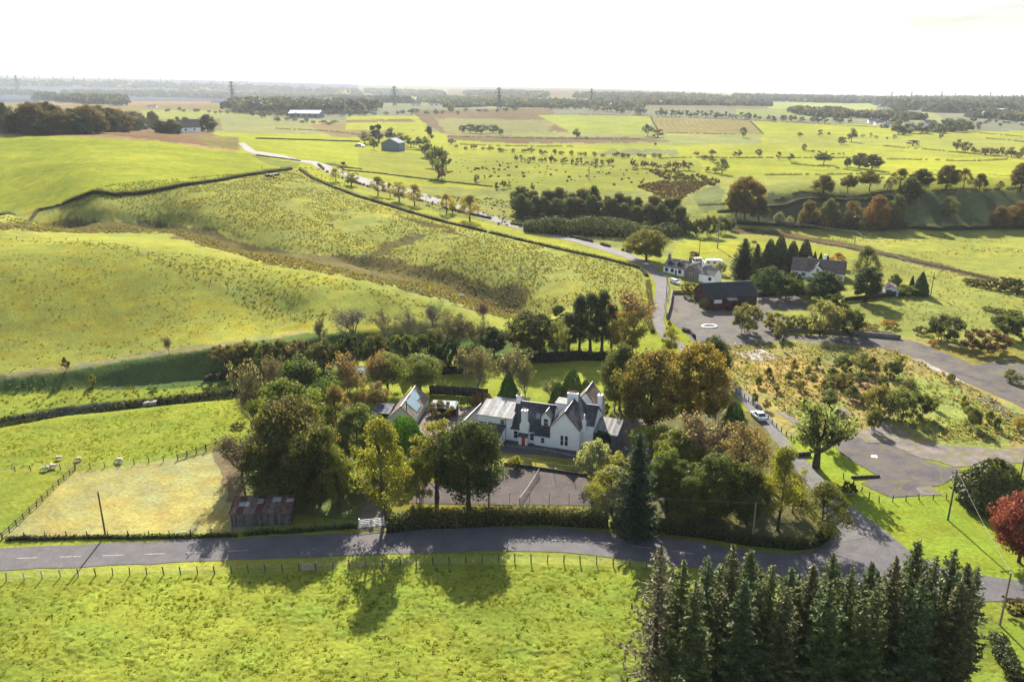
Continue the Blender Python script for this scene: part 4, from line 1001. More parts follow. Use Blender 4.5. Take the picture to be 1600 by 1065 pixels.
def sheet(name, c1, c2, pitch=.9, rough=.8, rust=None, axis=0, spec=.05):
    """ribbed sheet roofing in bays"""
    m, nt, b = mat(name, rough); N, L = nt.nodes, nt.links
    tc = N.new('ShaderNodeTexCoord'); sp = N.new('ShaderNodeSeparateXYZ'); L.new(tc.outputs['Object'], sp.inputs[0])
    mm = N.new('ShaderNodeMath'); mm.operation = 'MULTIPLY'; mm.inputs[1].default_value = 1 / pitch; L.new(sp.outputs[axis], mm.inputs[0])
    fr = N.new('ShaderNodeMath'); fr.operation = 'FRACT'; L.new(mm.outputs[0], fr.inputs[0])
    fl = N.new('ShaderNodeMath'); fl.operation = 'FLOOR'; L.new(mm.outputs[0], fl.inputs[0])
    wn_ = N.new('ShaderNodeTexWhiteNoise'); wn_.noise_dimensions = '1D'; L.new(fl.outputs[0], wn_.inputs['W'])
    gt = N.new('ShaderNodeMath'); gt.operation = 'GREATER_THAN'; gt.inputs[1].default_value = .08; L.new(fr.outputs[0], gt.inputs[0])
    nz = N.new('ShaderNodeTexNoise'); nz.inputs['Scale'].default_value = 1.4; nz.inputs['Detail'].default_value = 7; L.new(tc.outputs['Object'], nz.inputs['Vector'])
    ad = N.new('ShaderNodeMath'); ad.operation = 'MULTIPLY_ADD'; ad.inputs[1].default_value = .5; L.new(wn_.outputs[0], ad.inputs[0]); L.new(nz.outputs['Fac'], ad.inputs[2])
    rp = N.new('ShaderNodeValToRGB'); rp.color_ramp.elements[0].position = .45; rp.color_ramp.elements[1].position = .95
    rp.color_ramp.elements[0].color = (*c1, 1); rp.color_ramp.elements[1].color = (*c2, 1)
    if rust: e = rp.color_ramp.elements.new(.7); e.color = (*rust, 1)
    L.new(ad.outputs[0], rp.inputs[0])
    vm = N.new('ShaderNodeVectorMath'); vm.operation = 'SCALE'
    mr = N.new('ShaderNodeMapRange'); mr.inputs[3].default_value = .45; mr.inputs[4].default_value = 1; L.new(gt.outputs[0], mr.inputs[0])
    L.new(rp.outputs[0], vm.inputs[0]); L.new(mr.outputs[0], vm.inputs['Scale']); L.new(vm.outputs[0], b.inputs['Base Color'])
    b.inputs['Specular IOR Level'].default_value = spec
    return m
def plain(name, c, rough=.6, metal=0., spec=.3):
    m, nt, b = mat(name, rough); b.inputs['Base Color'].default_value = (*c, 1); b.inputs['Metallic'].default_value = metal; b.inputs['Specular IOR Level'].default_value = spec
    return m
M = dict(
 render=noise_mat('white_render', (.80, .80, .80), (.90, .90, .90), .5, .9, 8, contrast=(.25, .6)),
 slate=slate('roof_slate', (.045, .047, .055), (.075, .077, .088)),
 slate_br=slate('brown_slate', (.13, .10, .085), (.20, .165, .145)),
 slate_lt=slate('weathered_slate', (.16, .14, .13), (.26, .235, .22)),
 asb=sheet('pale_sheet_roof', (.22, .215, .21), (.38, .37, .36)),
 asb2=sheet('patchy_sheet_roof', (.06, .065, .08), (.24, .24, .26), 1.1),
 slats=sheet('slatted_roof', (.13, .13, .13), (.27, .265, .26), .55),
 glassr=sheet('glazed_roof', (.16, .20, .22), (.28, .33, .34), .7, .6, spec=.1),
 rust=sheet('rusty_roof', (.075, .034, .028), (.15, .12, .11), .95, .7, rust=(.11, .05, .038)),
 planks=sheet('weathered_planks', (.05, .045, .04), (.15, .14, .13), .17, .9),
 dplanks=sheet('dark_planks', (.03, .025, .022), (.075, .06, .05), .16, .9),
 glass=plain('window_glass', (.02, .025, .03), .08, 0, .7),
 palefelt=noise_mat('pale_roof_felt', (.16, .16, .16), (.27, .27, .27), 1),
 white=plain('white_paint', (.78, .78, .77), .5),
 trim=plain('dark_trim', (.04, .04, .045), .5),
 clay=noise_mat('clay_pot', (.22, .09, .05), (.34, .16, .10), 5),
 red=plain('red_door_paint', (.45, .05, .03), .5),
 brick=slate('red_brick', (.085, .032, .028), (.13, .05, .042), .09, .9),
 bluegrey=noise_mat('bluegrey_wall', (.13, .16, .19), (.18, .22, .25), 1.5),
 stone=noise_mat('rubble_stone', (.10, .09, .08), (.24, .21, .19), 3.5, .95, bump=.5, contrast=(.4, .6)),
 lead=plain('lead_grey', (.12, .125, .135), .5),
 felt=noise_mat('flat_roof_felt', (.12, .09, .08), (.20, .15, .13), 1.2),
 wood=noise_mat('grey_timber', (.07, .055, .045), (.17, .145, .12), 7, .95, stretch=(1, 1, .2)),
 panel=plain('solar_panel', (.16, .24, .28), .25, .0, .5),
 steel=noise_mat('galvanised', (.16, .17, .18), (.26, .27, .28), 4, .6),
 creamw=noise_mat('cream_render', (.50, .52, .50), (.62, .64, .62), 1, .9),
)
class MB:
    def __init__(s): s.v = []; s.f = []
    def add(s, v, f): o = len(s.v); s.v += [tuple(map(float, p)) for p in v]; s.f += [tuple(i + o for i in q) for q in f]; return s
    def box(s, u0, u1, v0, v1, w0, w1):
        return s.add([(u0, v0, w0), (u1, v0, w0), (u1, v1, w0), (u0, v1, w0), (u0, v0, w1), (u1, v0, w1), (u1, v1, w1), (u0, v1, w1)],
                     [(3, 2, 1, 0), (4, 5, 6, 7), (0, 1, 5, 4), (1, 2, 6, 5), (2, 3, 7, 6), (3, 0, 4, 7)])
    def prism(s, prof, a0, a1, axis='v'):
        """profile of (a, w) points pushed along v (profile in u-w) or along u (profile in v-w)"""
        n = len(prof)
        if axis == 'v': P = [(p[0], a0, p[1]) for p in prof] + [(p[0], a1, p[1]) for p in prof]
        else: P = [(a0, p[0], p[1]) for p in prof] + [(a1, p[0], p[1]) for p in prof]
        fs = [tuple(range(n)), tuple(range(2 * n - 1, n - 1, -1))] + [(i, i + n, (i + 1) % n + n, (i + 1) % n) for i in range(n)]
        return s.add(P, fs)
    def slab(s, quad, th=.12):
        """four corners (counter-clockwise seen from outside) thickened inwards"""
        q = [Vector(p) for p in quad]; n = (q[1] - q[0]).cross(q[2] - q[0]).normalized() * th
        return s.add(q + [p - n for p in q], [(0, 1, 2, 3), (7, 6, 5, 4), (0, 4, 5, 1), (1, 5, 6, 2), (2, 6, 7, 3), (3, 7, 4, 0)])
    def cyl(s, p0, p1, r0, r1=None, k=10):
        v, f = tube([p0, tuple((a + b) / 2 for a, b in zip(p0, p1)), p1], [r0, ((r0 + (r1 or r0)) / 2), r1 or r0], k)
        n = len(v); s.add(v, list(map(tuple, f))); s.f.append(tuple(len(s.v) - n + i for i in range(k))[::-1]); s.f.append(tuple(len(s.v) - k + i for i in range(k))); return s
    def build(s, name, m, parent=None, label=None, smooth=False):
        me = D.meshes.new(name); me.from_pydata(s.v, [], s.f); me.materials.append(m)
        b = bmesh.new(); b.from_mesh(me); bmesh.ops.recalc_face_normals(b, faces=b.faces); b.to_mesh(me); b.free()
        if smooth: me.polygons.foreach_set('use_smooth', [True] * len(me.polygons))
        o = D.objects.new(name, me); link(o, parent)
        if label: o['label'] = label
        return o
def win_front(par, u, w, wd, ht, v, bars=1, fm=None, d=-1):
    """window in a wall facing the viewer at depth v"""
    f = MB().box(u - wd / 2 - .07, u + wd / 2 + .07, v + .05 * d, v + .02, w - .07, w + ht + .07).build('window', fm or M['white'], par)
    MB().box(u - wd / 2, u + wd / 2, v + .065 * d, v + .051 * d, w, w + ht).build('pane', M['glass'], f)
    if bars:
        MB().box(u - wd / 2, u + wd / 2, v + .085 * d, v + .066 * d, w + ht / 2 - .03, w + ht / 2 + .03).build('glazing_bar', fm or M['white'], f)
    return f
def win_side(par, v, w, wd, ht, u, d=1, fm=None):
    f = MB().box(min(u - .02 * d, u + .05 * d), max(u - .02 * d, u + .05 * d), v - wd / 2 - .07, v + wd / 2 + .07, w - .07, w + ht + .07).build('window', fm or M['white'], par)
    a, b_ = sorted((u + .051 * d, u + .065 * d)); MB().box(a, b_, v - wd / 2, v + wd / 2, w, w + ht).build('pane', M['glass'], f)
    return f
def chimney(par, u, v, w0, w1, a=.9, b=.6, pots=2, m=None, name='chimney', ph=.45):
    c = MB().box(u - a / 2, u + a / 2, v - b / 2, v + b / 2, w0, w1).box(u - a / 2 - .07, u + a / 2 + .07, v - b / 2 - .07, v + b / 2 + .07, w1, w1 + .14).build(name, m or M['render'], par)
    for i in range(pots):
        x = u + (i - (pots - 1) / 2) * (a / max(pots, 1)) * .95
        MB().cyl((x, v, w1 + .14), (x, v, w1 + .14 + ph), .13, .10, 8).build('chimney_pot', M['clay'], c)
    return c
def gable_roof(par, u0, u1, v0, v1, we, wr, m, axis='u', th=.14, ov=.2, name='roof'):
    """two slopes over the box; the ridge runs along axis"""
    b = MB()
    if axis == 'u':
        vm = (v0 + v1) / 2; sl = (wr - we) / (vm - v0); e = ov * sl
        b.slab([(u0 - ov, v0 - ov, we - e), (u1 + ov, v0 - ov, we - e), (u1 + ov, vm, wr), (u0 - ov, vm, wr)], th)
        b.slab([(u1 + ov, v1 + ov, we - e), (u0 - ov, v1 + ov, we - e), (u0 - ov, vm + .003, wr), (u1 + ov, vm + .003, wr)], th)
    else:
        um = (u0 + u1) / 2; sl = (wr - we) / (um - u0); e = ov * sl
        b.slab([(u0 - ov, v1 + ov, we - e), (u0 - ov, v0 - ov, we - e), (um, v0 - ov, wr), (um, v1 + ov, wr)], th)
        b.slab([(u1 + ov, v0 - ov, we - e), (u1 + ov, v1 + ov, we - e), (um + .003, v1 + ov, wr), (um + .003, v0 - ov, wr)], th)
    r = b.build(name, m, par)
    rd = MB()
    if axis == 'u': rd.cyl((u0 - ov, (v0 + v1) / 2, wr + .02), (u1 + ov, (v0 + v1) / 2, wr + .02), .11, .11, 6)
    else: rd.cyl(((u0 + u1) / 2, v0 - ov, wr + .02), ((u0 + u1) / 2, v1 + ov, wr + .02), .11, .11, 6)
    rd.build('ridge', M['lead'], r)
    return r
def gable_box(par, u0, u1, v0, v1, we, wr, wallm, roofm, axis='u', base=-.6, ov=.2):
    th = .17
    if axis == 'u': w = MB().prism([(v0, base), (v1, base), (v1, we - th), ((v0 + v1) / 2, wr - th), (v0, we - th)], u0, u1, 'u').build('wall', wallm, par)
    else: w = MB().prism([(u0, base), (u1, base), (u1, we - th), ((u0 + u1) / 2, wr - th), (u0, we - th)], v0, v1, 'v').build('wall', wallm, par)
    return w, gable_roof(par, u0, u1, v0, v1, we, wr, roofm, axis, ov=ov)
R_ = math.radians
# ------------------------------------------------------------------ the big white house
def big_house():
    g = G(859.3, 698.5)
    h = empty('white_house', g, R_(-19), 'large white house with slate roofs, tall chimneys and red door, behind the tennis court', 'house')
    # front gable wing
    MB().prism([(0, -.6), (5.53, -.6), (5.53, 4.25), (2.77, 7.3), (0, 4.25)], 0, 9.5, 'v').build('wall', M['render'], h)
    gable_roof(h, 0, 5.53, 0, 9.5, 4.45, 7.62, M['slate'], 'v', ov=.22)
    for u in (2.3, 3.15): win_front(h, u, .85, .5, 1.9, 0)
    # main range
    MB().prism([(.5, -.6), (7.7, -.6), (7.7, 2.55), (4.1, 6.55), (.5, 2.55)], -7.8, -.02, 'u').build('wall', M['render'], h)
    gable_roof(h, -7.8, -.2, .5, 7.7, 2.7, 6.85, M['slate'], 'u', ov=.2)
    win_front(h, -6.96, .75, .75, 1.35, .5); win_front(h, -3.72, .75, .7, 1.35, .5)
    # low front projection under a slate lean-to
    MB().prism([(-.0, -.6), (.49, -.6), (.49, 2.62), (-.0, 2.1)], -3.1, -.02, 'u').build('wall', M['render'], h)
    MB().slab([(-3.2, -.15, 2.02), (-.02, -.15, 2.02), (-.02, .75, 3.06), (-3.2, .75, 3.06)], .1).build('roof', M['slate'], h)
    win_front(h, -1.45, .75, .62, .95, 0)
    # front chimney breast with shoulders
    c = MB().prism([(-6.0, -.6), (-4.3, -.6), (-4.3, 3.9), (-4.62, 4.4), (-4.62, 6.6), (-5.68, 6.6), (-5.68, 4.4), (-6.0, 3.9)], -.1, .75, 'v').box(-5.75, -4.55, -.17, .82, 6.6, 6.75).build('chimney', M['render'], h)
    for i in range(2): MB().cyl((-5.42 + .55 * i, .32, 6.75), (-5.42 + .55 * i, .32, 7.25), .14, .11, 8).build('chimney_pot', M['clay'], c)
    MB().box(-6.05, -4.3, -.75, -.11, -.6, 1.75).build('porch', M['render'], h)
    MB().slab([(-6.2, -.95, 1.72), (-4.15, -.95, 1.72), (-4.15, -.1, 2.2), (-6.2, -.1, 2.2)], .08).build('porch_roof', M['slate'], h)
    d = MB().box(-5.35, -4.7, -.82, -.75, .02, 1.62).build('door', M['red'], h, 'bright red front door')
    # dormer
    MB().prism([(-2.15, 2.9), (-.35, 2.9), (-.35, 5.3), (-1.25, 6.25), (-2.15, 5.3)], 1.35, 4.0, 'v').build('dormer', M['render'], h)
    gable_roof(h, -2.15, -.35, 1.35, 4.0, 5.42, 6.5, M['slate_lt'], 'v', ov=.14, th=.1, name='dormer_roof')
    win_front(h, -1.25, 3.65, .8, 1.4, 1.35)
    # rooflights
    for u, v in ((-3.1, 2.05), (-3.1 + 6.8, 99)):
        if v < 50:
            w = 2.7 + (v - .5) * (6.85 - 2.7) / 3.6
            MB().slab([(u - .4, v, w + .04), (u + .4, v, w + .04), (u + .4, v + .75, w + .90), (u - .4, v + .75, w + .90)], .05).build('rooflight', M['panel'], h)
    chimney(h, -7.55, 4.1, 5.0, 7.9, .8, .75, 3)
    chimney(h, 2.35, 7.2, 5.5, 8.4, 2.0, .7, 6)
    # two storey wing with pale mono-pitch roof
    MB().prism([(.6, -.6), (5.4, -.6), (5.4, 5.6), (.6, 4.55)], -14.6, -7.82, 'u').build('wall', M['render'], h)
    MB().slab([(-14.8, .25, 4.62), (-7.6, .25, 4.62), (-7.6, 5.7, 5.80), (-14.8, 5.7, 5.80)], .1).build('roof', M['asb'], h)
    win_front(h, -9.7, 3.15, .75, .85, .6); MB().cyl((-9.05, .52, -.3), (-9.05, .52, 4.5), .06, .06, 6).build('downpipe', M['trim'], h)
    # slate lean-to in front of it
    MB().prism([(-3.1, -.8), (.59, -.8), (.59, 2.9), (-3.1, 1.75)], -15.0, -9.05, 'u').build('wall', M['render'], h)
    MB().slab([(-15.2, -3.35, 1.82), (-8.9, -3.35, 1.82), (-8.9, .58, 3.05), (-15.2, .58, 3.05)], .1).build('roof', M['slate'], h)
    win_front(h, -11.0, .5, .5, .8, -3.1, 0); win_front(h, -12.1, .5, .5, .8, -3.1, 0); win_side(h, -1.4, .7, .5, 1.0, -9.05)
    # low dark-roofed outhouse
    gable_box(h, -19.2, -15.1, -2.2, 8.6, 1.6, 3.2, M['render'], M['slate'], 'v')
    MB().cyl((-17.2, -2.0, 2.6), (-17.2, -2.0, 4.4), .10, .10, 8).build('flue', M['steel'], h)
    # flat roofs behind
    MB().box(-14.2, -10.2, 5.9, 9.4, -.5, 4.6).build('wall', M['render'], h); MB().box(-14.4, -10.0, 5.75, 9.6, 4.6, 4.78).build('flat_roof', M['palefelt'], h)
    MB().box(-9.9, -7.6, 7.8, 11, -.5, 4.6).build('wall', M['felt'], h); MB().box(-10.0, -7.4, 7.72, 11.2, 4.6, 4.8).build('flat_roof', M['felt'], h)
    MB().box(-1.3, 1.2, 8.1, 11, -.5, 5.6).build('wall', M['render'], h); MB().box(-1.5, 1.4, 8.0, 11.2, 5.6, 5.75).build('flat_roof', M['palefelt'], h)
    # rear right wing: second ridge with brown slates, cross roof, side wall and stacks
    MB().prism([(1.6, -.6), (7.0, -.6), (7.0, 4.9), (4.3, 7.9), (1.6, 4.9)], 9.6, 15.0, 'v').build('wall', M['render'], h)
    gable_roof(h, 1.6, 7.0, 9.6, 15.0, 5.1, 8.25, M['slate_br'], 'v')
    MB().prism([(2.6, -.6), (9.2, -.6), (9.2, 4.3), (5.9, 6.9), (2.6, 4.3)], 5.55, 7.6, 'u').build('wall', M['render'], h)
    gable_roof(h, 5.6, 7.6, 2.6, 9.2, 4.5, 7.15, M['slate'], 'u')
    chimney(h, 7.35, 8.9, 3.2, 8.1, .8, 1.0, 1)
    MB().prism([(5.60, 3.0), (6.3, 3.0), (6.3, 5.2), (6.1, 5.5), (6.02, 6.6), (5.9, 6.6), (5.82, 5.5), (5.60, 5.2)], 1.9, 2.4, 'v').build('chimney', M['render'], h)
    win_side(h, 6.0, .8, .9, 1.4, 7.6)
    # slat-roofed glazed lean-to
    v = MB().slab([(7.7, 2.6, 3.0), (12.2, 2.6, 3.0), (12.2, 8.6, 3.9), (7.7, 8.6, 3.9)], .1).build('veranda_roof', M['slats'], h)
    for u in (8.2, 12.0): MB().box(u - .06, u + .06, 2.75, 2.87, -.4, 2.9).build('veranda_post', M['wood'], h)
    MB().box(10.6, 12.1, 2.9, 3.0, -.4, 2.8).box(12.0, 12.1, 3.0, 8.5, -.4, 2.9).build('veranda_screen', M['bluegrey'], h)
    MB().box(7.7, 12.1, 8.4, 8.5, -.4, 3.6).build('veranda_wall', M['wood'], h)
    t = empty('garden_table', h.matrix_world @ Vector((0, 0, 0)), 0, 'white garden table under the slatted veranda roof', 'table')
    p = Vector((math.cos(R_(-19)) * 9.5 - math.sin(R_(-19)) * 4.3, math.sin(R_(-19)) * 9.5 + math.cos(R_(-19)) * 4.3, 0)); t.location = g + p
    t.location.z = zat(t.location.x, t.location.y)
    MB().cyl((0, 0, .70), (0, 0, .75), .6, .6, 16).build('table_top', M['white'], t)
    for a in range(4): MB().cyl((.35 * math.cos(a * 1.57), .35 * math.sin(a * 1.57), 0), (.3 * math.cos(a * 1.57), .3 * math.sin(a * 1.57), .70), .03, .03, 6).build('leg', M['white'], t)
    # tv aerial
    MB().cyl((-7.5, 4.1, 7.9), (-7.5, 4.1, 9.6), .025, .025, 5).box(-7.9, -7.1, 4.08, 4.12, 9.4, 9.44).box(-7.8, -7.2, 4.08, 4.12, 9.2, 9.24).build('aerial', M['trim'], h)
    return h, g
HOUSE, HG = big_house()
def solar_barn():
    g = G(607.3, 663.6)
    h = empty('barn_conversion', g, R_(-8), 'white gabled outbuilding with solar panels on its steep roof, left of the big house', 'outbuilding')
    gable_box(h, 0, 5.4, 0, 11.5, 1.75, 4.2, M['creamw'], M['slate_br'], 'v', base=-2.5)
    sl = (4.2 - 1.75) / 2.7
    # two solar panels fields on the right-hand slope
    for v0, v1, a0, a1 in ((2.6, 6.2, .12, .92), (6.25, 9.2, .05, .60)):
        q = []
        for t, v in ((a1, v0), (a1, v1), (a0, v1), (a0, v0)):
            u = 2.7 + 2.75 * t; q.append((u, v, 4.2 - sl * 2.75 * t + .13))
        MB().slab(q, .06).build('solar_panel', M['panel'], h)
    MB().cyl((3.6, .9, 3.0), (3.6, .9, 5.2), .11, .11, 8).build('flue', M['trim'], h)
    MB().slab([(-4.0, 1.2, 1.9), (-.1, 1.2, 1.9), (-.1, 5.2, 2.5), (-4.0, 5.2, 2.5)], .1).build('side_roof', M['asb2'], h)
    MB().box(-3.9, -.1, 4.9, 5.0, -1.5, 2.3).build('side_wall', M['dplanks'], h)
    for u in (-3.85, -.35): MB().box(u, u + .12, 1.3, 1.42, -2, 1.85).build('post', M['wood'], h)
    w = empty('greenhouse', g, R_(-8), 'long low greenhouse with glazed roof beside the solar-panelled outbuilding', 'greenhouse')
    w.location = g + Vector((math.cos(R_(-8)) * 7.2 + math.sin(R_(8)) * 6, math.sin(R_(-8)) * 7.2 + math.cos(R_(8)) * 6, 0))
    MB().slab([(0, 0, 1.75), (5.4, 0, 1.75), (5.4, 2.6, 2.4), (0, 2.6, 2.4)], .06).build('roof', M['glassr'], w)
    MB().box(.05, .1, .1, 2.5, -.6, 1.8).box(5.3, 5.35, .1, 2.5, -.6, 1.8).box(0, 5.35, 2.45, 2.5, -.6, 2.3).build('wall', M['wood'], w)
    for u in (0.05, 1.8, 3.6, 5.25): MB().box(u, u + .08, .05, .13, -.6, 1.72).build('post', M['wood'], w)
    MB().box(.6, 4.8, .9, 1.6, .2, .28).build('bench', M['wood'], w)
solar_barn()
def plank_shed():
    g = G(361.6, 823)
    h = empty('plank_shed', g, R_(4), 'old plank shed with patchy rusty sheet roof beside the road', 'shed')
    MB().prism([(0, -.3), (3.8, -.3), (3.8, 3.05), (0, 2.35)], 0, 9.1, 'u').build('wall', M['planks'], h)
    r = MB().slab([(-.2, -.3, 2.32), (9.35, -.3, 2.32), (9.35, 4.0, 3.15), (-.2, 4.0, 3.15)], .06).build('roof', M['rust'], h)
    k = (3.15 - 2.32) / 4.3
    for u0, u1, v0, v1 in ((.9, 2.5, 1.5, 2.5), (6.0, 7.3, 2.3, 3.4), (8.1, 9.2, 2.2, 3.0), (3.6, 4.6, 2.0, 3.2)):
        MB().slab([(u0, v0, 2.325 + (v0 + .3) * k + .03), (u1, v0, 2.325 + (v0 + .3) * k + .03), (u1, v1, 2.325 + (v1 + .3) * k + .03), (u0, v1, 2.325 + (v1 + .3) * k + .03)], .02).build('roof_patch', M['asb'], r)
    MB().box(4.0, 4.9, -.05, -.002, 0, 1.9).build('door', M['planks'], h)
plank_shed()
def garden_hut():
    g = G(636, 742)
    h = empty('garden_hut', g, R_(20), 'small dark garden hut half hidden under the trees left of the tennis court', 'hut')
    gable_box(h, 0, 3.6, 0, 3, 1.8, 2.7, M['dplanks'], M['asb2'], 'u')
garden_hut()
def brick_hall():
    g = G(1103.8, 483.1)
    h = empty('brick_building', g, R_(9), 'red brick hall with long dark tiled roof facing the cracked car park', 'hall')
    gable_box(h, 0, 16, 0, 10, 3.8, 6.95, M['brick'], slate('dark_tiles', (.030, .032, .036), (.05, .052, .058), .3, .6), 'u', ov=.35)
    win_front(h, 3.5, 1.75, 2.4, 1.05, 0, 0); win_front(h, 1.5, 1.75, 1.1, 1.0, 0, 0, M['trim'])
    MB().box(2.35, 4.65, -.10, -.068, 1.8, 2.75).build('blind', M['white'], h)
    MB().box(6.2, 8.9, -1.6, -.003, -.5, .5).build('steps', M['brick'], h); MB().slab([(6.0, -1.8, 3.0), (9.2, -1.8, 3.0), (9.2, 0, 3.5), (6.0, 0, 3.5)], .12).build('porch_roof', M['asb2'], h)
    for u in (6.2, 8.95): MB().box(u - .1, u + .1, -1.6, -1.4, .5, 2.95).build('porch_post', M['brick'], h)
    MB().box(7.0, 8.2, -.06, -.002, .5, 2.6).build('door', M['trim'], h)
    for u in (10.3, 11.6, 13.0, 14.6): win_front(h, u, 1.6, .7, 1.2, 0, 0, M['trim'])
    for v in (3.6, 6.4): win_side(h, v, 4.0, .8, 1.1, 0, -1, M['trim'])
    win_side(h, 5, .6, 1.0, 1.5, 0, -1, M['trim'])
    # rendered back rooms
    MB().box(6, 15.5, 10.3, 13.8, -.5, 3.4).build('back_room', M['render'], h); MB().box(5.9, 15.6, 10.2, 14, 3.4, 3.55).build('flat_roof', M['palefelt'], h)
brick_hall()
def cottage():
    g = G(1036.3, 424)
    h = empty('white_cottage', g, R_(-42), 'low white cottage with pale slate roof and grey gable at the lane corner', 'cottage')
    gable_box(h, 0, 9, 0, 6.5, 2.1, 4.4, M['render'], M['slate_lt'], 'u', base=-2.5)
    for u in (1.3, 3.6, 6.6): win_front(h, u, .3, 1.0, 1.2, 0, 1, plain('cottage_frame', (.03, .10, .13)))
    MB().box(4.7, 5.5, -.04, -.001, -.8, 1.3).build('door', M['bluegrey'], h)
    # dark-sided dormers
    for u in (2.4, 6.0):
        MB().prism([(u - 1.0, 2.2), (u + 1.0, 2.2), (u + 1.0, 3.5), (u, 4.2), (u - 1.0, 3.5)], .6, 2.8, 'v').build('dormer', M['trim'], h)
        gable_roof(h, u - 1.0, u + 1.0, .6, 2.8, 3.6, 4.35, M['slate_lt'], 'v', ov=.12, th=.08, name='dormer_roof')
    chimney(h, .3, 3.25, 3.6, 5.6, .7, .9, 2, M['stone']); chimney(h, 8.7, 3.25, 3.6, 5.6, .7, .9, 2, M['stone'])
    # stone-gabled cross wing and white rear wing
    MB().prism([(9.05, -3), (14.2, -3), (14.2, 1.9), (11.6, 4.0), (9.05, 1.9)], -1.2, 6, 'v').build('wall', M['stone'], h)
    gable_roof(h, 9.05, 14.2, -1.2, 6, 2.1, 4.3, M['slate_lt'], 'v')
    win_front(h, 11.6, .5, .8, 1.0, -1.2)
    gable_box(h, 14.3, 20.0, -.5, 5.0, 1.6, 3.6, M['render'], M['slate_lt'], 'u', base=-3)
    win_front(h, 18.6, -.2, 1.0, 1.0, -.5, 1, M['trim'])
    chimney(h, 14.3, 2.3, 2.2, 4.6, .6, .8, 2)
cottage()
def bungalow():
    g = G(1235, 431.5)
    h = empty('white_bungalow', g, R_(-24), 'long white bungalow with brown roof and dark gable dormer, behind the evergreens', 'bungalow')
    gable_box(h, 0, 17.5, 0, 8.5, 2.4, 5.9, M['render'], M['slate_br'], 'u', base=-2.5)
    chimney(h, 5.6, 2.4, 3.6, 6.6, 1.2, .8, 2, M['stone']); chimney(h, 10.5, 5.6, 4.4, 7.4, .8, .8, 1)
    MB().prism([(6.5, -1), (11.0, -1), (11.0, 2.6), (8.75, 4.9), (6.5, 2.6)], -1.4, 4, 'v').build('wall', M['render'], h)
    gable_roof(h, 6.5, 11.0, -1.4, 4, 2.75, 5.2, M['slate'], 'v')
    for u in (1.8, 4.2, 13.0, 15.5): win_front(h, u, .5, 1.3, 1.2, 0)
    win_front(h, 8.75, .5, 1.4, 1.3, -1.4); win_side(h, 4.2, .5, 1.2, 1.2, 17.5)
    win_front(h, 8.75, 2.7, .8, 1.0, -1.4)
bungalow()
def small_white():
    g = G(1381, 461)
    h = empty('white_garage', g, R_(-20), 'small white shed with brown felt roof beside the dark fence', 'shed')
    gable_box(h, 0, 4.2, 0, 6, 2.2, 3.0, M['render'], M['slate_br'], 'v', base=-1)
    MB().box(.5, 2.2, -.04, -.001, 0, 1.9).build('door', M['wood'], h)
small_white()
# far buildings: each with walls, roof and openings
def far_house(name, px, py, ang, L, W, we, wr, wm, rm, label, cat='farm building', axis='u', nwin=3, scale=1., group=None, ch=1):
    g = G(px, py); h = empty(name, g, R_(ang), label, cat, group); h.scale = (scale,) * 3
    gable_box(h, 0, L, 0, W, we, wr, wm, rm, axis, base=-1.5, ov=.3)
    for i in range(nwin): win_front(h, L * (i + .7) / (nwin + .4), we * .35, L * .09, we * .35, 0, 0, M['trim'])
    if ch: chimney(h, L * .2, W / 2, wr - .8, wr + 1.2, .9, .8, 2)
    return h
far_house('blue_barn', 596, 234.5, -14, 17, 15, 6.5, 10.5, M['bluegrey'], sheet('blue_sheet', (.10, .13, .17), (.17, .21, .26), 1.2), 'blue-grey barn among the trees in the middle of the fields', 'barn', 'v', 0, ch=0)
far_house('white_barn', 451, 184, -6, 58, 26, 8, 13, M['bluegrey'], M['white'], 'long white-roofed barn among the woods left of the hayfields', 'barn', ch=0, nwin=5)
far_house('farmhouse', 281, 207, 35, 22, 12, 5, 13, M['render'], M['slate_br'], 'white gabled farmhouse between the dark trees by the brown moor', 'house', nwin=2)
far_house('cottage', 230, 168, 10, 36, 20, 6, 11, M['render'], M['slate_lt'], 'tiny white cottage on the pale pink moor, far left', 'house', nwin=2, scale=.6)
for i, (px, py, w, lb) in enumerate([(1357, 193, 20, 'white farm cottage at the left end of the distant farm'), (1368, 196, 18, 'red-roofed farm cottage second from the left in the distant farm'), (1384, 198, 24, 'pale grey farm shed with wide roof in the distant farm'), (1375, 193, 18, 'low white farm cottage in the middle of the distant farm'), (1446, 196, 24, 'white farmhouse among the trees right of the distant farm'), (1486, 205, 22, 'grey-roofed farmhouse half hidden in front of the big wood')]):
    far_house('farmhouse', px, py, -10 + i * 7, w, 10, 4, 7.5, M['render'], (M['slate_lt'], M['clay'], M['asb'], M['slate'], M['slate_lt'], M['slate'])[i], lb, 'house', nwin=3, group='houses of the distant farm')
for i, (px, py, w, lb) in enumerate([(1476, 176, 60, 'tiny white house at the near edge of the distant wood'), (1493, 162.5, 90, 'tiny white barn on the skyline plantation, left one'), (1512, 163, 50, 'tiny white house on the skyline plantation, right one'), (1535, 179, 130, 'tiny long white shed in the far woods on the right'), (638, 153, 40, 'tiny white cottage between hazy trees'), (641, 166, 60, 'tiny pink-roofed shed left of the pair below the pylon'), (670, 166, 60, 'tiny pink-roofed shed right of the pair below the pylon'), (935, 163, 120, 'tiny grey shed beside the striped pylon'), (957, 163, 90, 'tiny low grey barn right of the striped pylon'), (58, 155, 80, 'tiny pink cottage beyond the far left wood'), (940, 163.6, 40, 'tiny white house in front of the far grey sheds')]):
    far_house('distant_house', px, py, (i * 37) % 40 - 20, w * .5, w * .2, 7, 12, M['render'], (M['white'], M['asb'], M['felt'])[i % 3] if i not in (5, 6) else M['clay'], lb, 'house', nwin=2, ch=0)

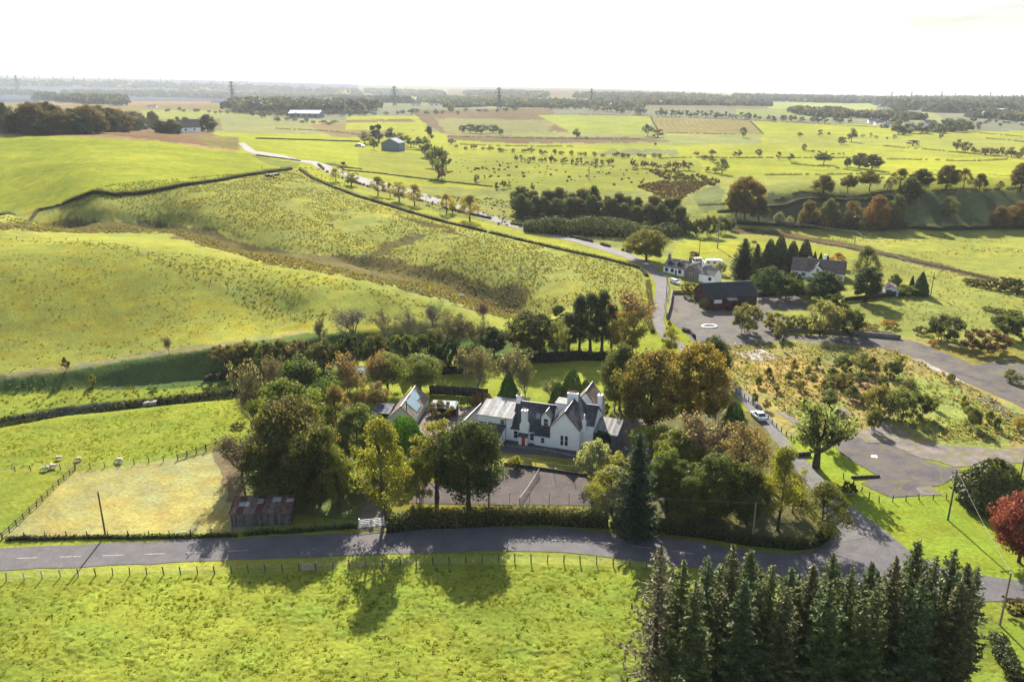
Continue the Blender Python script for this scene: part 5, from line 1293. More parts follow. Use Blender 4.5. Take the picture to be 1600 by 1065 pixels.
g_ = G(558, 590); h_ = empty('white_shed', g_, R_(-10), 'small white-roofed shed glimpsed between the pinkish brown twiggy trees', 'shed')
gable_box(h_, 0, 3.4, 0, 2.6, 2.0, 2.5, M['render'], M['white'], 'u', base=-.6); win_front(h_, 1.0, .8, .7, .6, 0, 0)
MB().box(2.1, 2.8, -.03, -.001, 0, 1.8).build('door', M['wood'], h_)
# ------------------------------------------------------------------ fences, poles, gates
def along(pp, step, world=None):
    P = np.array([(v.x, v.y) for v in (world or Gs(pp))]); seg = np.hypot(*np.diff(P, axis=0).T); cum = np.concatenate([[0], np.cumsum(seg)])
    n = max(1, int(round(cum[-1] / step))); s = np.linspace(0, cum[-1], n + 1)
    X = np.interp(s, cum, P[:, 0]); Y = np.interp(s, cum, P[:, 1]); return X, Y, height(X, Y)
def post_mesh(w, h, m, name='post'):
    b = MB().box(-w / 2, w / 2, -w / 2, w / 2, -.3, h); me = D.meshes.new(name); me.from_pydata(b.v, [], b.f); me.materials.append(m); return me
PALE = plain('pale_post', (.34, .33, .31), .9)
def fence(pp, label, h=1.15, step=2.6, w=.11, wires=(.35, .7, 1.0), wr=.014, m=None, rails=None, lean=.05, group=None, name='post_and_wire_fence', cat='fence', pale=0, lift=0, boards=None):
    X, Y, Z = along(pp, step); n = len(X)
    o = empty(name, (X[0], Y[0], Z[0]), 0, label, cat, group)
    m = m or M['wood']; me = post_mesh(w, h, m); me2 = post_mesh(w, h * 1.05, PALE)
    r = random.Random(n * 7 + int(X[0]))
    for i in range(n):
        p = D.objects.new('post', me2 if i < pale else me); link(p, o); p.location = (X[i] - X[0], Y[i] - Y[0], Z[i] - Z[0]); p.rotation_euler = (r.gauss(0, lean), r.gauss(0, lean), r.random())
    parts = []
    for q in (rails or wires):
        rad = wr
        if rails:
            b = MB()
            for i in range(n - 1):
                a = Vector((X[i] - X[0], Y[i] - Y[0], Z[i] - Z[0] + q)); c = Vector((X[i + 1] - X[0], Y[i + 1] - Y[0], Z[i + 1] - Z[0] + q))
                s = (c - a).cross(Vector((0, 0, 1))).normalized() * .03
                b.add([a - s - Vector((0, 0, .06)), a + s - Vector((0, 0, .06)), c + s - Vector((0, 0, .06)), c - s - Vector((0, 0, .06)), a - s + Vector((0, 0, .06)), a + s + Vector((0, 0, .06)), c + s + Vector((0, 0, .06)), c - s + Vector((0, 0, .06))],
                      [(3, 2, 1, 0), (4, 5, 6, 7), (0, 1, 5, 4), (1, 2, 6, 5), (2, 3, 7, 6), (3, 0, 4, 7)])
            b.build('rail', m, o)
        else: parts.append(tube(np.column_stack([X - X[0], Y - Y[0], Z - Z[0] + q]), np.full(n, rad), 3))
    if parts:
        V, Q = merge(parts); k = D.objects.new('wires', mesh_np('wires', V, Q, [M['steel']])); link(k, o)
    if boards:
        V = []; Fq = []
        for i in range(n - 1):
            k = len(V)
            for j, zz in ((i, .05), (i + 1, .05), (i + 1, boards), (i, boards)): V.append((X[j] - X[0], Y[j] - Y[0] - .07, Z[j] - Z[0] + zz))
            for j, zz in ((i, .05), (i + 1, .05), (i + 1, boards), (i, boards)): V.append((X[j] - X[0], Y[j] - Y[0] - .11, Z[j] - Z[0] + zz))
            Fq += [(k, k + 1, k + 2, k + 3), (k + 7, k + 6, k + 5, k + 4), (k + 3, k + 2, k + 6, k + 7), (k, k + 4, k + 5, k + 1)]
        d = D.objects.new('boards', mesh_np('boards', V, Fq, [m])); link(d, o)
    return o
fence([(-140, 925), (0, 908), (135, 899), (355, 896), (490, 891), (615, 885), (800, 877), (900, 879), (970, 884), (1010, 889)], 'long post and wire fence along the grass verge below the road', 1.3, 2.35, .13, pale=9)
fence([(5, 842), (130, 839), (260, 838), (380, 834), (460, 829), (556, 822)], 'low post and wire fence on the bank between paddock and road', 1.1, 3.0, .12)
fence([(3, 842), (30, 818), (60, 790), (95, 755), (118, 735)], 'timber rail fence down the left side of the dry paddock', 1.15, 1.9, .13, rails=(.45, .95))
fence([(-120, 742), (0, 738), (45, 735), (118, 733)], 'short wire fence left of the dry paddock with sheep beside it', 1.1, 2.6, .12)
fence([(118, 733), (145, 731), (190, 728), (240, 722), (278, 718)], 'post and wire fence along the top of the dry paddock', 1.1, 2.6, .12)
fence([(278, 718), (300, 710), (322, 704)], 'dark timber rail fence between the wire fence and the field gate', 1.2, 1.7, .15, rails=(.3, .6, .9))
fence([(352, 696), (375, 693), (410, 690)], 'dark timber rail fence running under the bare grey tree', 1.2, 1.5, .14, rails=(.3, .6, .9))
fence([(1150, 612), (1180, 636), (1208, 664), (1236, 688)], 'short post fence on the right of the narrow lane behind the silver car', 1.1, 2.0, .14)
fence([(1318, 748), (1340, 764), (1366, 786), (1390, 784), (1432, 781), (1500, 778)], 'leaning post and wire fence between tarmac yard and bright lawn', 1.15, 2.4, .13, lean=.16)
fence([(1042, 500), (1038, 480), (1046, 452), (1040, 432)], 'thin wire fence between the lane and the brick hall car park', 1.1, 3, .1)
fence([(672, 616), (700, 617), (730, 619), (762, 622)], 'dark boarded garden fence behind the greenhouse', 2.3, 2.0, .12, m=M['dplanks'], boards=2.2, name='board_fence', rails=(.4, 1.9))
fence([(1320, 472), (1360, 468), (1400, 462), (1432, 460)], 'dark boarded fence in front of the bungalow garden', 1.7, 2.4, .12, m=M['dplanks'], boards=1.6, name='board_fence', rails=(.4, 1.4))
fence([(0, 372), (100, 376), (200, 388), (300, 432), (390, 468), (478, 499)], 'old wire fence following the crest of the left hill field', 1.1, 6, .14)
fence([(600, 300), (760, 330), (900, 352)], 'thin wire fence inside the pasture right of the lane', 1.2, 9, .16)
def gate(p0, p1, label, h=1.3, bars=5, m=None, name='field_gate'):
    a, b = G(*p0), G(*p1); d = b - a; L = math.hypot(d.x, d.y); g = empty(name, a, math.atan2(d.y, d.x), label, 'gate')
    m = m or M['wood']
    for u in (0, L): MB().box(u - .09, u + .09, -.09, .09, -.3, h + .25).build('gate_post', m, g)
    for i in range(bars): MB().box(.1, L - .1, -.02, .02, .12 + i * (h - .2) / (bars - 1), .24 + i * (h - .2) / (bars - 1)).build('bar', m, g)
    MB().slab([(.15, -.035, .15), (.27, -.035, .15), (L - .1, -.035, h), (L - .25, -.035, h)], .03).build('brace', m, g)
    return g
gate((562, 824.5), (600, 820.5), 'white painted five-bar gate across the drive at the roadside', 1.35, 5, M['white'])
gate((322, 704), (351, 696), 'dark timber field gate in the top corner of the dry paddock', 1.2, 4)
gate((474, 891.5), (495, 890), 'grey weathered gate set in the verge fence below the road', 1.15, 5, noise_mat('grey_gate', (.25, .23, .2), (.4, .37, .33), 5))
def pole(px, py, ytop, label, arm=False, lamp=False, m=None, r=.13, group=None, name='telegraph_pole', cat='pole', xt=None, box=False):
    g = G(px, py); h = world_top(g.x, g.y, g.z, ytop); o = empty(name, g, .2, label, cat, group)
    k = max(1, px_per_m(g) and (2.2 / px_per_m(g) / 2 / r * .45)); r = r * k
    MB().cyl((0, 0, -.5), (0, 0, h), r * 1.15, r * .8, 8).build('pole', m or M['wood'], o)
    if arm:
        MB().box(-.9 * k, .9 * k, -.06 * k, .06 * k, h - .55 * k, h - .4 * k).build('crossarm', M['wood'], o)
        for i in (-.8, 0, .8): MB().cyl((i * k, 0, h - .4 * k), (i * k, 0, h - .15 * k), .05 * k, .04 * k, 6).build('insulator', M['steel'], o)
    if lamp:
        MB().box(-.9, .9, -.35, .1, h - .15, h + .25).build('lamp_head', M['steel'], o)
    if box:
        MB().cyl((.35, 0, h - 2.4), (.35, 0, h - 1.5), .28, .28, 8).build('transformer', M['steel'], o)
    return Vector((g.x, g.y, g.z + h))
P1 = pole(165, 837, 768, 'tall bare telegraph pole at the roadside edge of the dry paddock')
P2 = pole(1481, 812, 733, 'tall telegraph pole with short crossarm standing in the bright lawn', arm=True)
P3 = pole(1562, 976, 894, 'telegraph pole at the roadside beside the spruce belt', m=noise_mat('pale_pole', (.16, .14, .10), (.26, .23, .17), 5))
P4 = pole(764, 817, 746, 'dark telegraph pole behind the roadside hedge below the tennis court')
P5 = pole(1175, 846, 785, 'pale telegraph pole in the shaded trees by the lower hedge', m=noise_mat('pale_pole2', (.2, .19, .15), (.3, .28, .22), 5))
P6 = pole(1121, 388, 337, 'pale steel lighting mast with lamp head in the pasture by the cottages', lamp=True, m=M['steel'], r=.22, name='lighting_mast', cat='mast')
P7 = pole(1092, 404, 378, 'thin dark pole behind the white cottage')
P8 = pole(1454, 462, 425, 'telegraph pole with transformer to the right of the clipped cone tree', box=True)
P9 = pole(1335, 381, 361, 'telegraph pole with crossarm in the pasture behind the bungalow', arm=True)
P10 = pole(1041, 466, 429, 'pale pole at the lane edge above the brick hall car park', m=M['steel'])
P11 = pole(1157, 341, 327, 'small telegraph pole in front of the orange-topped tree', arm=True)
P12 = pole(920, 281, 259, 'thin pole standing alone in the striped hayfield')
P13 = pole(861, 254, 239, 'thin pole in the shrub row beyond the hayfield')
P14 = pole(1594, 748, 700, 'dark pole at the edge of the laurel on the far right')
P15 = pole(596, 160, 143, 'hazy thin pole between the distant woods', r=.4)
def wire(a, b, label, sag=.8, r=.022):
    t = np.linspace(0, 1, 14)[:, None]; p = np.array(a) * (1 - t) + np.array(b) * t; p[:, 2] -= (4 * t * (1 - t) * sag)[:, 0]
    V, Q = tube(p, np.full(14, r), 4); o = D.objects.new('overhead_wire', mesh_np('overhead_wire', V, Q, [M['steel']])); link(o); tag(o, label, 'wire')
wire(P2, P3, 'overhead wire from the lawn pole to the pole by the spruces', .5)
wire(P9, P8, 'overhead wire from the pasture pole down to the transformer pole', 1.2, .04)
wire(P4, P5, 'overhead wire behind the roadside hedge between two poles', .9)
wire(P11, P9, 'faint overhead wire crossing the shaded valley pasture', 1.5, .04)
wire(P5, P2, 'overhead wire crossing the lane junction to the lawn pole', 1.2)
# ------------------------------------------------------------------ walls and slabs
def wall(pp, h, w, label, m=None, name='stone_wall', cat='wall', step=2.5):
    X, Y, Z = along(pp, step); n = len(X); V = []; Fq = []
    tx, ty = np.gradient(X), np.gradient(Y); l = np.hypot(tx, ty); nx, ny = -ty / l * w / 2, tx / l * w / 2
    for i in range(n):
        hh = h * (1 + .06 * math.sin(i * 2.3))
        for s, z in ((-1, -.4), (-1, hh), (1, hh), (1, -.4)): V.append((X[i] + s * nx[i], Y[i] + s * ny[i], Z[i] + z))
    for i in range(n - 1):
        for k in range(4): Fq.append((i * 4 + k, i * 4 + (k + 1) % 4, (i + 1) * 4 + (k + 1) % 4, (i + 1) * 4 + k))
    Fq += [(3, 2, 1, 0), tuple((n - 1) * 4 + k for k in range(4))]
    o = D.objects.new(name, mesh_np(name, V, Fq, [m or M['stone']])); link(o); tag(o, label, cat); return o
wall([(1205, 519), (1260, 518), (1330, 523), (1407, 530)], 1.2, .5, 'long dark stone wall along the top of the tarmac road')
wall([(1050, 460), (1047, 480), (1042, 498)], 1.3, .4, 'dark retaining wall on the left side of the car park')
wall([(1051, 459), (1075, 459), (1098, 458)], 1.1, .4, 'short dark wall behind the car park next to the brick hall')
wall([(1066, 516), (1078, 520), (1086, 530)], 1.0, .5, 'low dark wall corner at the lower car park entrance', M['dplanks'])
wall([(1243, 713), (1266, 711)], .7, .5, 'low dark trough wall at the foot of the ivy-clad tree', M['dplanks'], 'low_wall')
wall([(790, 697), (850, 703), (912, 716)], .35, .25, 'low pale kerb wall between the house path and the lawn', M['stone'], 'low_wall')
wall([(788, 726), (850, 734), (918, 744)], .5, .25, 'low dark wall along the upper edge of the tennis court', M['dplanks'], 'low_wall')
wall([(1330, 747), (1374, 745)], .4, .4, 'short dark kerb at the corner of the tarmac yard', M['dplanks'], 'low_wall')
def slab_obj(name, pp, h, m, label, cat='slab'):
    W = Gs(pp); z = max(v.z for v in W); b = MB(); n = len(W)
    b.add([(v.x, v.y, z - .6) for v in W] + [(v.x, v.y, z + h) for v in W], [tuple(range(n))[::-1], tuple(range(n, 2 * n))] + [(i, (i + 1) % n, (i + 1) % n + n, i + n) for i in range(n)])
    o = b.build(name, m); tag(o, label, cat); return o
slab_obj('burn_bridge', [(224, 637), (244, 634), (246, 625), (229, 627)], .15, PM['concrete'], 'pale concrete slab bridge over the narrow burn', 'bridge')
# white ring kerb in the car park
g = G(1108, 510); b = MB(); k = 24
for i in range(k):
    a0, a1 = 2 * math.pi * i / k, 2 * math.pi * (i + 1) / k
    def pt(a, r, z): return (r * 1.0 * math.cos(a) * 2.3, r * math.sin(a) * 1.7, z)
    b.add([pt(a0, .82, 0), pt(a0, 1, 0), pt(a1, 1, 0), pt(a1, .82, 0), pt(a0, .82, .22), pt(a0, 1, .22), pt(a1, 1, .22), pt(a1, .82, .22)], [(4, 5, 6, 7), (1, 2, 6, 5), (3, 0, 4, 7), (0, 3, 2, 1)])
o = b.build('ring_kerb', M['white']); o.location = g + Vector((0, 0, .05)); o.rotation_euler = (0, 0, .25); tag(o, 'white oval kerb ring standing in the cracked car park', 'kerb')
# ------------------------------------------------------------------ road markings
X, Y, Z = along([(-40, 874), (0, 873), (128, 869), (265, 864.5), (380, 860), (500, 855), (620, 848), (700, 845), (800, 843), (880, 844), (960, 849), (1060, 862), (1150, 875)], 1.5)
b = MB(); r = random.Random(4)
for i in range(0, len(X) - 3, 4):
    px = float(proj(X[i], Y[i], Z[i])[0])
    if 420 < px < 850 and r.random() < .75: continue
    a = Vector((X[i], Y[i], 0)); c = Vector((X[i + 2], Y[i + 2], 0)); n_ = (c - a).normalized().cross(Vector((0, 0, 1))) * .06
    b.add([(p.x, p.y, zat(p.x, p.y) + .062) for p in (a - n_, a + n_, c + n_, c - n_)], [(0, 1, 2, 3)])
o = b.build('road_markings', noise_mat('road_paint', (.14, .13, .13), (.45, .44, .42), 5, contrast=(.35, .6))); o['kind'] = 'structure'
W = Gs([(1361, 714.5), (1371, 715.5), (1370, 711.8), (1361, 711.2)]); o = MB().add([(v.x, v.y, v.z + .09) for v in W], [(0, 1, 2, 3)]).build('painted_patch', M['white']); o['kind'] = 'structure'
# ------------------------------------------------------------------ tennis court net and posts
n0, n1 = G(842, 741), G(812, 787); d = n1 - n0; L = math.hypot(d.x, d.y)
t = empty('tennis_net', n0, math.atan2(d.y, d.x), 'sagging dark tennis net across the brown court', 'net')
for u in (0, L): MB().cyl((u, 0, -.1), (u, 0, 1.15), .06, .05, 8).build('net_post', M['trim'], t)
b = MB()
for i in range(40):
    u = L * i / 39; z = 1.05 - .22 * math.sin(math.pi * i / 39); b.cyl((u, 0, .03), (u, 0, z), .012, .012, 3)
for q in range(5):
    for i in range(13):
        u0, u1 = L * i / 13, L * (i + 1) / 13; f = q / 4
        z0, z1 = [(.08 + (.95 - .22 * math.sin(math.pi * u / L) - .08) * f) for u in (u0, u1)]; b.cyl((u0, 0, z0), (u1, 0, z1), .012, .012, 3)
b.build('mesh', M['trim'], t)
b = MB()
for i in range(13):
    u0, u1 = L * i / 13, L * (i + 1) / 13; z0, z1 = [1.05 - .22 * math.sin(math.pi * u / L) for u in (u0, u1)]; b.slab([(u0, -.03, z0 - .06), (u1, -.03, z1 - .06), (u1, -.03, z1 + .04), (u0, -.03, z0 + .04)], .06)
b.build('net_tape', noise_mat('net_tape', (.3, .27, .24), (.6, .57, .52), 1.5), t)
def court_posts(pp, label, hh):
    X, Y, Z = along(pp, 3.4); o = empty('court_fence', (X[0], Y[0], Z[0]), 0, label, 'fence')
    me = post_mesh(.07, hh, M['trim'])
    for x, y, z in zip(X, Y, Z): p = D.objects.new('post', me); link(p, o); p.location = (x - X[0], y - Y[0], z - Z[0])
    V, Q = merge([tube(np.column_stack([X - X[0], Y - Y[0], Z - Z[0] + q]), np.full(len(X), .006), 3) for q in (1.2, 2.3)])
    k = D.objects.new('wires', mesh_np('wires', V, Q, [M['trim']])); link(k, o)
court_posts([(720, 729), (806, 731), (850, 740), (925, 752)], 'tall thin wire fence posts along the upper side of the tennis court', 2.6)
court_posts([(735, 789), (800, 789), (860, 789), (920, 790)], 'tall thin wire fence posts along the lower side of the tennis court', 2.4)
# ------------------------------------------------------------------ vehicles
def lens_mat(n, c): return plain(n, c, .2, 0, .6)
CARP = {k: plain(k + '_car_paint', c, .25, .3, .6) for k, c in dict(silver=(.62, .66, .72), white=(.80, .80, .80), pale=(.6, .62, .64), green=(.35, .42, .38)).items()}
def car(g, rz, paint, label, cat='car', L=4.4, W=1.78, H=1.42, name='parked_car', boxy=False, scale=1.):
    o = empty(name, g, rz, label, cat); o.scale = (scale,) * 3
    # side outline of the body (x forward), lofted across the width with tumblehome
    low = [(-L / 2, .42), (-L / 2 + .02, .78), (-L / 2 + .12, .92), (-L * .24, .96), (L * .20, .93), (L / 2 - .25, .78), (L / 2 - .02, .62), (L / 2, .40), (L / 2 - .12, .24), (-L / 2 + .10, .24)]
    b = bmesh.new(); rows = []
    for y, s, dz in ((-W / 2, .96, 0), (-W / 2 + .07, 1, .0), (0, 1.01, .02), (W / 2 - .07, 1, .0), (W / 2, .96, 0)):
        rows.append([b.verts.new((x * s, y, z + (dz if z > .5 else 0) - (.05 if abs(y) == W / 2 and z > .7 else 0))) for x, z in low])
    for r0, r1 in zip(rows, rows[1:]):
        for i in range(len(low)): b.faces.new((r0[i], r0[(i + 1) % len(low)], r1[(i + 1) % len(low)], r1[i]))
    b.faces.new(rows[0][::-1]); b.faces.new(rows[-1])
    bmesh.ops.recalc_face_normals(b, faces=b.faces); bmesh.ops.bevel(b, geom=[e for e in b.edges if e.calc_face_angle(0) > .5], offset=.05, segments=2, affect='EDGES')
    me = D.meshes.new('body'); b.to_mesh(me); b.free(); me.materials.append(paint); me.polygons.foreach_set('use_smooth', [True] * len(me.polygons)); bd = D.objects.new('body', me); link(bd, o)
    # cabin
    rx0, rx1 = (-L * .46, L * .30) if boxy else (-L * .38, L * .22); tx0, tx1 = (-L * .43, L * .12) if boxy else (-L * .22, L * .03)
    zb, zt = .92, H
    wb, wt = W / 2 - .06, W / 2 - .24
    base = [(rx0, -wb, zb), (rx1, -wb, zb), (rx1, wb, zb), (rx0, wb, zb)]; top = [(tx0, -wt, zt), (tx1, -wt, zt), (tx1, wt, zt), (tx0, wt, zt)]
    MB().add(base + top, [(4, 5, 6, 7), (0, 1, 5, 4), (1, 2, 6, 5), (2, 3, 7, 6), (3, 0, 4, 7)]).build('cabin', paint, bd)
    def glassq(a, c, d, e, n, k=.85, off=.012):
        q = [Vector(v) for v in (a, c, d, e)]; m_ = sum(q, Vector()) / 4; nn = (q[1] - q[0]).cross(q[2] - q[0]).normalized()
        if nn.dot(m_ - Vector((0, 0, 1.1))) < 0: nn = -nn
        MB().add([m_ + (v - m_) * k + nn * off for v in q], [(0, 1, 2, 3)]).build(n, M['glass'], bd)
    glassq(base[3], base[0], top[0], top[3], 'rear_window'); glassq(base[1], base[2], top[2], top[1], 'windscreen')
    glassq(base[0], base[1], top[1], top[0], 'side_window'); glassq(base[2], base[3], top[3], top[2], 'side_window')
    for sx in (-1, 1):
        for sy in (-1, 1):
            x = sx * L * .30; y0 = sy * (W / 2 - .16); y1 = sy * (W / 2 + .01)
            w = MB().cyl((x, y0, .32), (x, y1, .32), .33, .33, 16).build('wheel', plain('tyre', (.02, .02, .02), .9) if 'tyre' not in D.materials else D.materials['tyre'], o)
            MB().cyl((x, y1, .32), (x, y1 + sy * .012, .32), .20, .19, 12).build('rim', M['steel'], w)
    for sy in (-1, 1):
        MB().box(-L / 2 - .005, -L / 2 + .06, sy * (W / 2 - .22) - .16, sy * (W / 2 - .22) + .16, .66, .80).build('tail_light', D.materials.get('tail_lens') or lens_mat('tail_lens', (.4, .02, .02)), o)
        MB().box(L / 2 - .10, L / 2 + .0, sy * (W / 2 - .24) - .15, sy * (W / 2 - .24) + .15, .56, .68).build('headlight', D.materials.get('head_lens') or lens_mat('head_lens', (.7, .7, .7)), o)
        MB().box(L * .17, L * .20, sy * (W / 2 + .09) - .09, sy * (W / 2 + .09) + .09, .93, 1.05).build('mirror', paint, o)
    MB().box(-L / 2 - .012, -L / 2, -.26, .26, .48, .59).build('number_plate', plain('plate_yellow', (.6, .5, .08)) if 'plate_yellow' not in D.materials else D.materials['plate_yellow'], o)
    return o
a, c = G(1194.5, 662), G(1176, 645); d = c - a
car((a + c) / 2 + Vector((0, 0, .07)), math.atan2(d.y, d.x), CARP['silver'], 'silver saloon car driving up the narrow lane beside the brown trees', name='saloon_car', scale=1.05)
car(G(1055, 443) + Vector((0, 0, .06)), R_(-60), CARP['white'], 'white hatchback parked in front of the white cottage by the lane', L=3.9, boxy=True)
car(G(1092, 412), R_(15), CARP['white'], 'pale van with dark windows parked behind the cottage roofs', 'van', L=5.0, W=2.0, H=2.3, name='parked_van', boxy=True)
car(G(562, 229.5), R_(0), CARP['green'], 'pale car parked on the grass left of the blue-grey barn', L=4.4, scale=2.2)
car(G(1592, 190), R_(0), CARP['white'], 'tiny white car at the far right field edge', scale=3.0) if False else None
def caravan(g, rz, label, L=6.5, W=2.3, H=2.6):
    o = empty('caravan', g, rz, label, 'caravan')
    prof = [(-L / 2, .5), (-L / 2, 1.6), (-L / 2 + .4, H - .1), (-L / 2 + .9, H), (L / 2 - 1.0, H), (L / 2 - .3, H - .3), (L / 2, 1.6), (L / 2, .5)]
    MB().prism(prof, -W / 2, W / 2, 'v').build('body', M['white'], o)
    for u in (-2, .2, 2): MB().box(u - .5, u + .5, -W / 2 - .03, -W / 2 - .002, 1.3, 1.95).build('window', M['glass'], o)
    for s in (-1, 1): MB().cyl((0, s * (W / 2 - .3), .33), (0, s * (W / 2 - .05), .33), .33, .33, 12).build('wheel', D.materials['tyre'], o)
    return o
caravan(G(1115, 416), R_(-12), 'white caravan with rounded roof parked behind the cottage')
# ------------------------------------------------------------------ sheep and cattle
def skinned(name, verts, edges, radii, m, sub=1):
    me = D.meshes.new(name); me.from_pydata(verts, edges, []); o = D.objects.new(name + '_tmp', me); COL.objects.link(o)
    md = o.modifiers.new('s', 'SKIN'); s2 = o.modifiers.new('b', 'SUBSURF'); s2.levels = sub; s2.render_levels = sub
    for i, r in enumerate(radii): me.skin_vertices[0].data[i].radius = (r, r) if not isinstance(r, tuple) else r
    me.skin_vertices[0].data[0].use_root = True
    dg = bpy.context.evaluated_depsgraph_get(); ev = o.evaluated_get(dg)
    out = D.meshes.new_from_object(ev); out.name = name; out.materials.clear(); out.materials.append(m)
    out.polygons.foreach_set('use_smooth', [True] * len(out.polygons))
    D.objects.remove(o); return out
WOOL = noise_mat('fleece', (.42, .37, .29), (.62, .57, .47), 9, .95, bump=.6)
HIDE = noise_mat('black_white_hide', (.015, .013, .012), (.65, .62, .58), 1.4, .8, 1, contrast=(.50, .53))
def beast(name, k, bl, bh, br, graze, m):
    """quadruped: trunk from rump to shoulder, neck and head, four jointed legs, short tail"""
    V = [(0, 0, bh), (-bl * .42, 0, bh + .02 * k), (-bl * .52, 0, bh - .06 * k), (bl * .30, 0, bh), (bl * .50, 0, bh + .03 * k)]
    Rr = [br * 1.02, br * .92, br * .45, br * 1.0, br * .75]; E = [(0, 1), (1, 2), (0, 3), (3, 4)]
    if graze: V += [(bl * .68, 0, bh - .16 * k), (bl * .78, 0, bh * .38), (bl * .92, 0, bh * .14)]
    else: V += [(bl * .64, 0, bh + .16 * k), (bl * .74, 0, bh + .30 * k), (bl * .96, 0, bh + .20 * k)]
    Rr += [br * .42, br * .30, br * .17]; E += [(4, 5), (5, 6), (6, 7)]
    for sx, base in ((1, 3), (-1, 1)):
        for sy in (-1, 1):
            n = len(V); x = bl * (.36 if sx > 0 else -.40)
            V += [(x, sy * br * .55, bh - br * .75), (x + (-.03 if sx > 0 else -.07) * k * (1 if sx < 0 else -1) * -1, sy * br * .55, bh * .30), (x, sy * br * .55, .03)]
            Rr += [br * .28, br * .13, br * .12]; E += [(base, n), (n, n + 1), (n + 1, n + 2)]
    n = len(V); V += [(-bl * .60, 0, bh - .22 * k), (-bl * .60, 0, bh - .42 * k)]; Rr += [br * .12, br * .08]; E += [(2, n), (n, n + 1)]
    return skinned(name, V, E, Rr, m)
SH1 = beast('sheep', .9, 1.15, .62, .34, True, WOOL); SH2 = beast('sheep', .9, 1.15, .62, .34, False, WOOL)
for px, py, rz, me, s, lb in ((187, 722.5, 2.9, SH1, 1.5, 'sheep grazing just beyond the paddock fence, on its own'), (72, 735, 3.5, SH1, 1.35, 'sheep grazing at the left fence, left one of the close pair'), (83, 731.5, 0.2, SH2, 1.35, 'sheep standing with raised head, right one of the close pair'), (92, 718, .4, SH1, 1.2, 'sheep further back in the pasture, above the close pair'), (123, 720, 3.3, SH1, 1.2, 'sheep lying low in the grass between the pair and the lone sheep'), (721, 466, 0, SH1, 2.0, 'pale sheep in the brown rushes of the ditch')):
    o = D.objects.new('sheep', me); o.location = G(px, py); o.rotation_euler = (0, 0, rz); o.scale = (s * .68,) * 3; link(o); tag(o, lb, 'sheep', 'sheep in the left pasture' if px < 700 else None)
CW = beast('cow', 1.6, 1.9, 1.05, .46, True, HIDE); CW2 = beast('cow', 1.6, 1.9, 1.05, .46, False, HIDE)
for px, py, rz, me, s, lb in ((421, 279.5, 3.4, CW, 1.6, 'black and white cow grazing under the hedge, left of two'), (431, 278, .3, CW2, 1.6, 'black and white cow standing under the hedge, right of two')):
    o = D.objects.new('cow', me); o.location = G(px, py); o.rotation_euler = (0, 0, rz); o.scale = (s,) * 3; link(o); tag(o, lb, 'cow', 'cattle under the hedge')
# ------------------------------------------------------------------ pylons and wind turbines
PYM = plain('pylon_steel_turbine_shade', (.05, .055, .06), .8)
def pylon_mesh():
    P = []; T = .75
    def bar(a, b, r=T): P.append(tube([a, ((a[0] + b[0]) / 2, (a[1] + b[1]) / 2, (a[2] + b[2]) / 2), b], [r] * 3, 4))
    def wd(z): return np.interp(z, [0, 28, 50], [4.2, 1.7, .5])
    lv = [0, 8, 15, 21, 26, 31, 36, 41, 46, 50]
    for a, b in zip(lv, lv[1:]):
        wa, wb = wd(a), wd(b)
        for sx, sy in ((-1, -1), (1, -1), (1, 1), (-1, 1)): bar((sx * wa, sy * wa, a), (sx * wb, sy * wb, b))
        for s in (-1, 1):
            bar((-wa, s * wa, a), (wb, s * wb, b), T * .55); bar((wa, s * wa, a), (-wb, s * wb, b), T * .55)
            bar((s * wa, -wa, a), (s * wb, wb, b), T * .5)
    V, Q = merge(P); tower = mesh_np('tower', V, Q, [PYM])
    arms = []
    for z, l in ((29, 7.5), (37, 9.5), (45, 6.5)):
        P = []
        for s in (-1, 1): bar((0, 0, z), (s * l, 0, z), T * .8); bar((0, 0, z + 3), (s * l, 0, z), T * .6); bar((s * l, 0, z), (s * l, 0, z - 3), T * .5)
        V, Q = merge(P); arms.append(mesh_np('crossarm', V, Q, [PYM]))
    return tower, arms
PT, PA = pylon_mesh()
def pylon(px, py, yt, label, dist=None, group='pylons crossing the country', th=1.):
    if dist:
        _, x, y, z = far(px, dist, py); z = zat(x, y)
    else: v = G(px, py); x, y, z = v
    h = world_top(x, y, z, yt); o = empty('electricity_pylon', (x, y, z), 0.15 + math.atan2(-x, y) * -1, label, 'pylon', group); s = h / 50; o.scale = (s * th, s * th, s)
    link(D.objects.new('tower', PT), o)
    for a in PA: link(D.objects.new('crossarm', a), o)
    return o
pylon(29, 147, 116, 'dark pylon far left above the hazy plantation'); pylon(364, 160, 126, 'dark pylon above the woods left of the middle'); pylon(617, 165, 134, 'thin pylon behind the blue-grey barn trees')
pylon(780, 169, 136, 'hazy pylon near the middle of the horizon'); pylon(924, 162, 138, 'pylon with pale insulators right of the middle')
for i, (px, yt) in enumerate([(1270, 146), (1338, 147), (1392, 142), (1423, 142), (1470, 142), (1491, 145), (1546, 143), (1594, 147)]):
    pylon(px, 158, yt, f"{['first','second','third','fourth','fifth','sixth','seventh','last'][i]} of the small pylons along the right skyline, counted from the left", 5200, 'small pylons on the right skyline', 1.3)
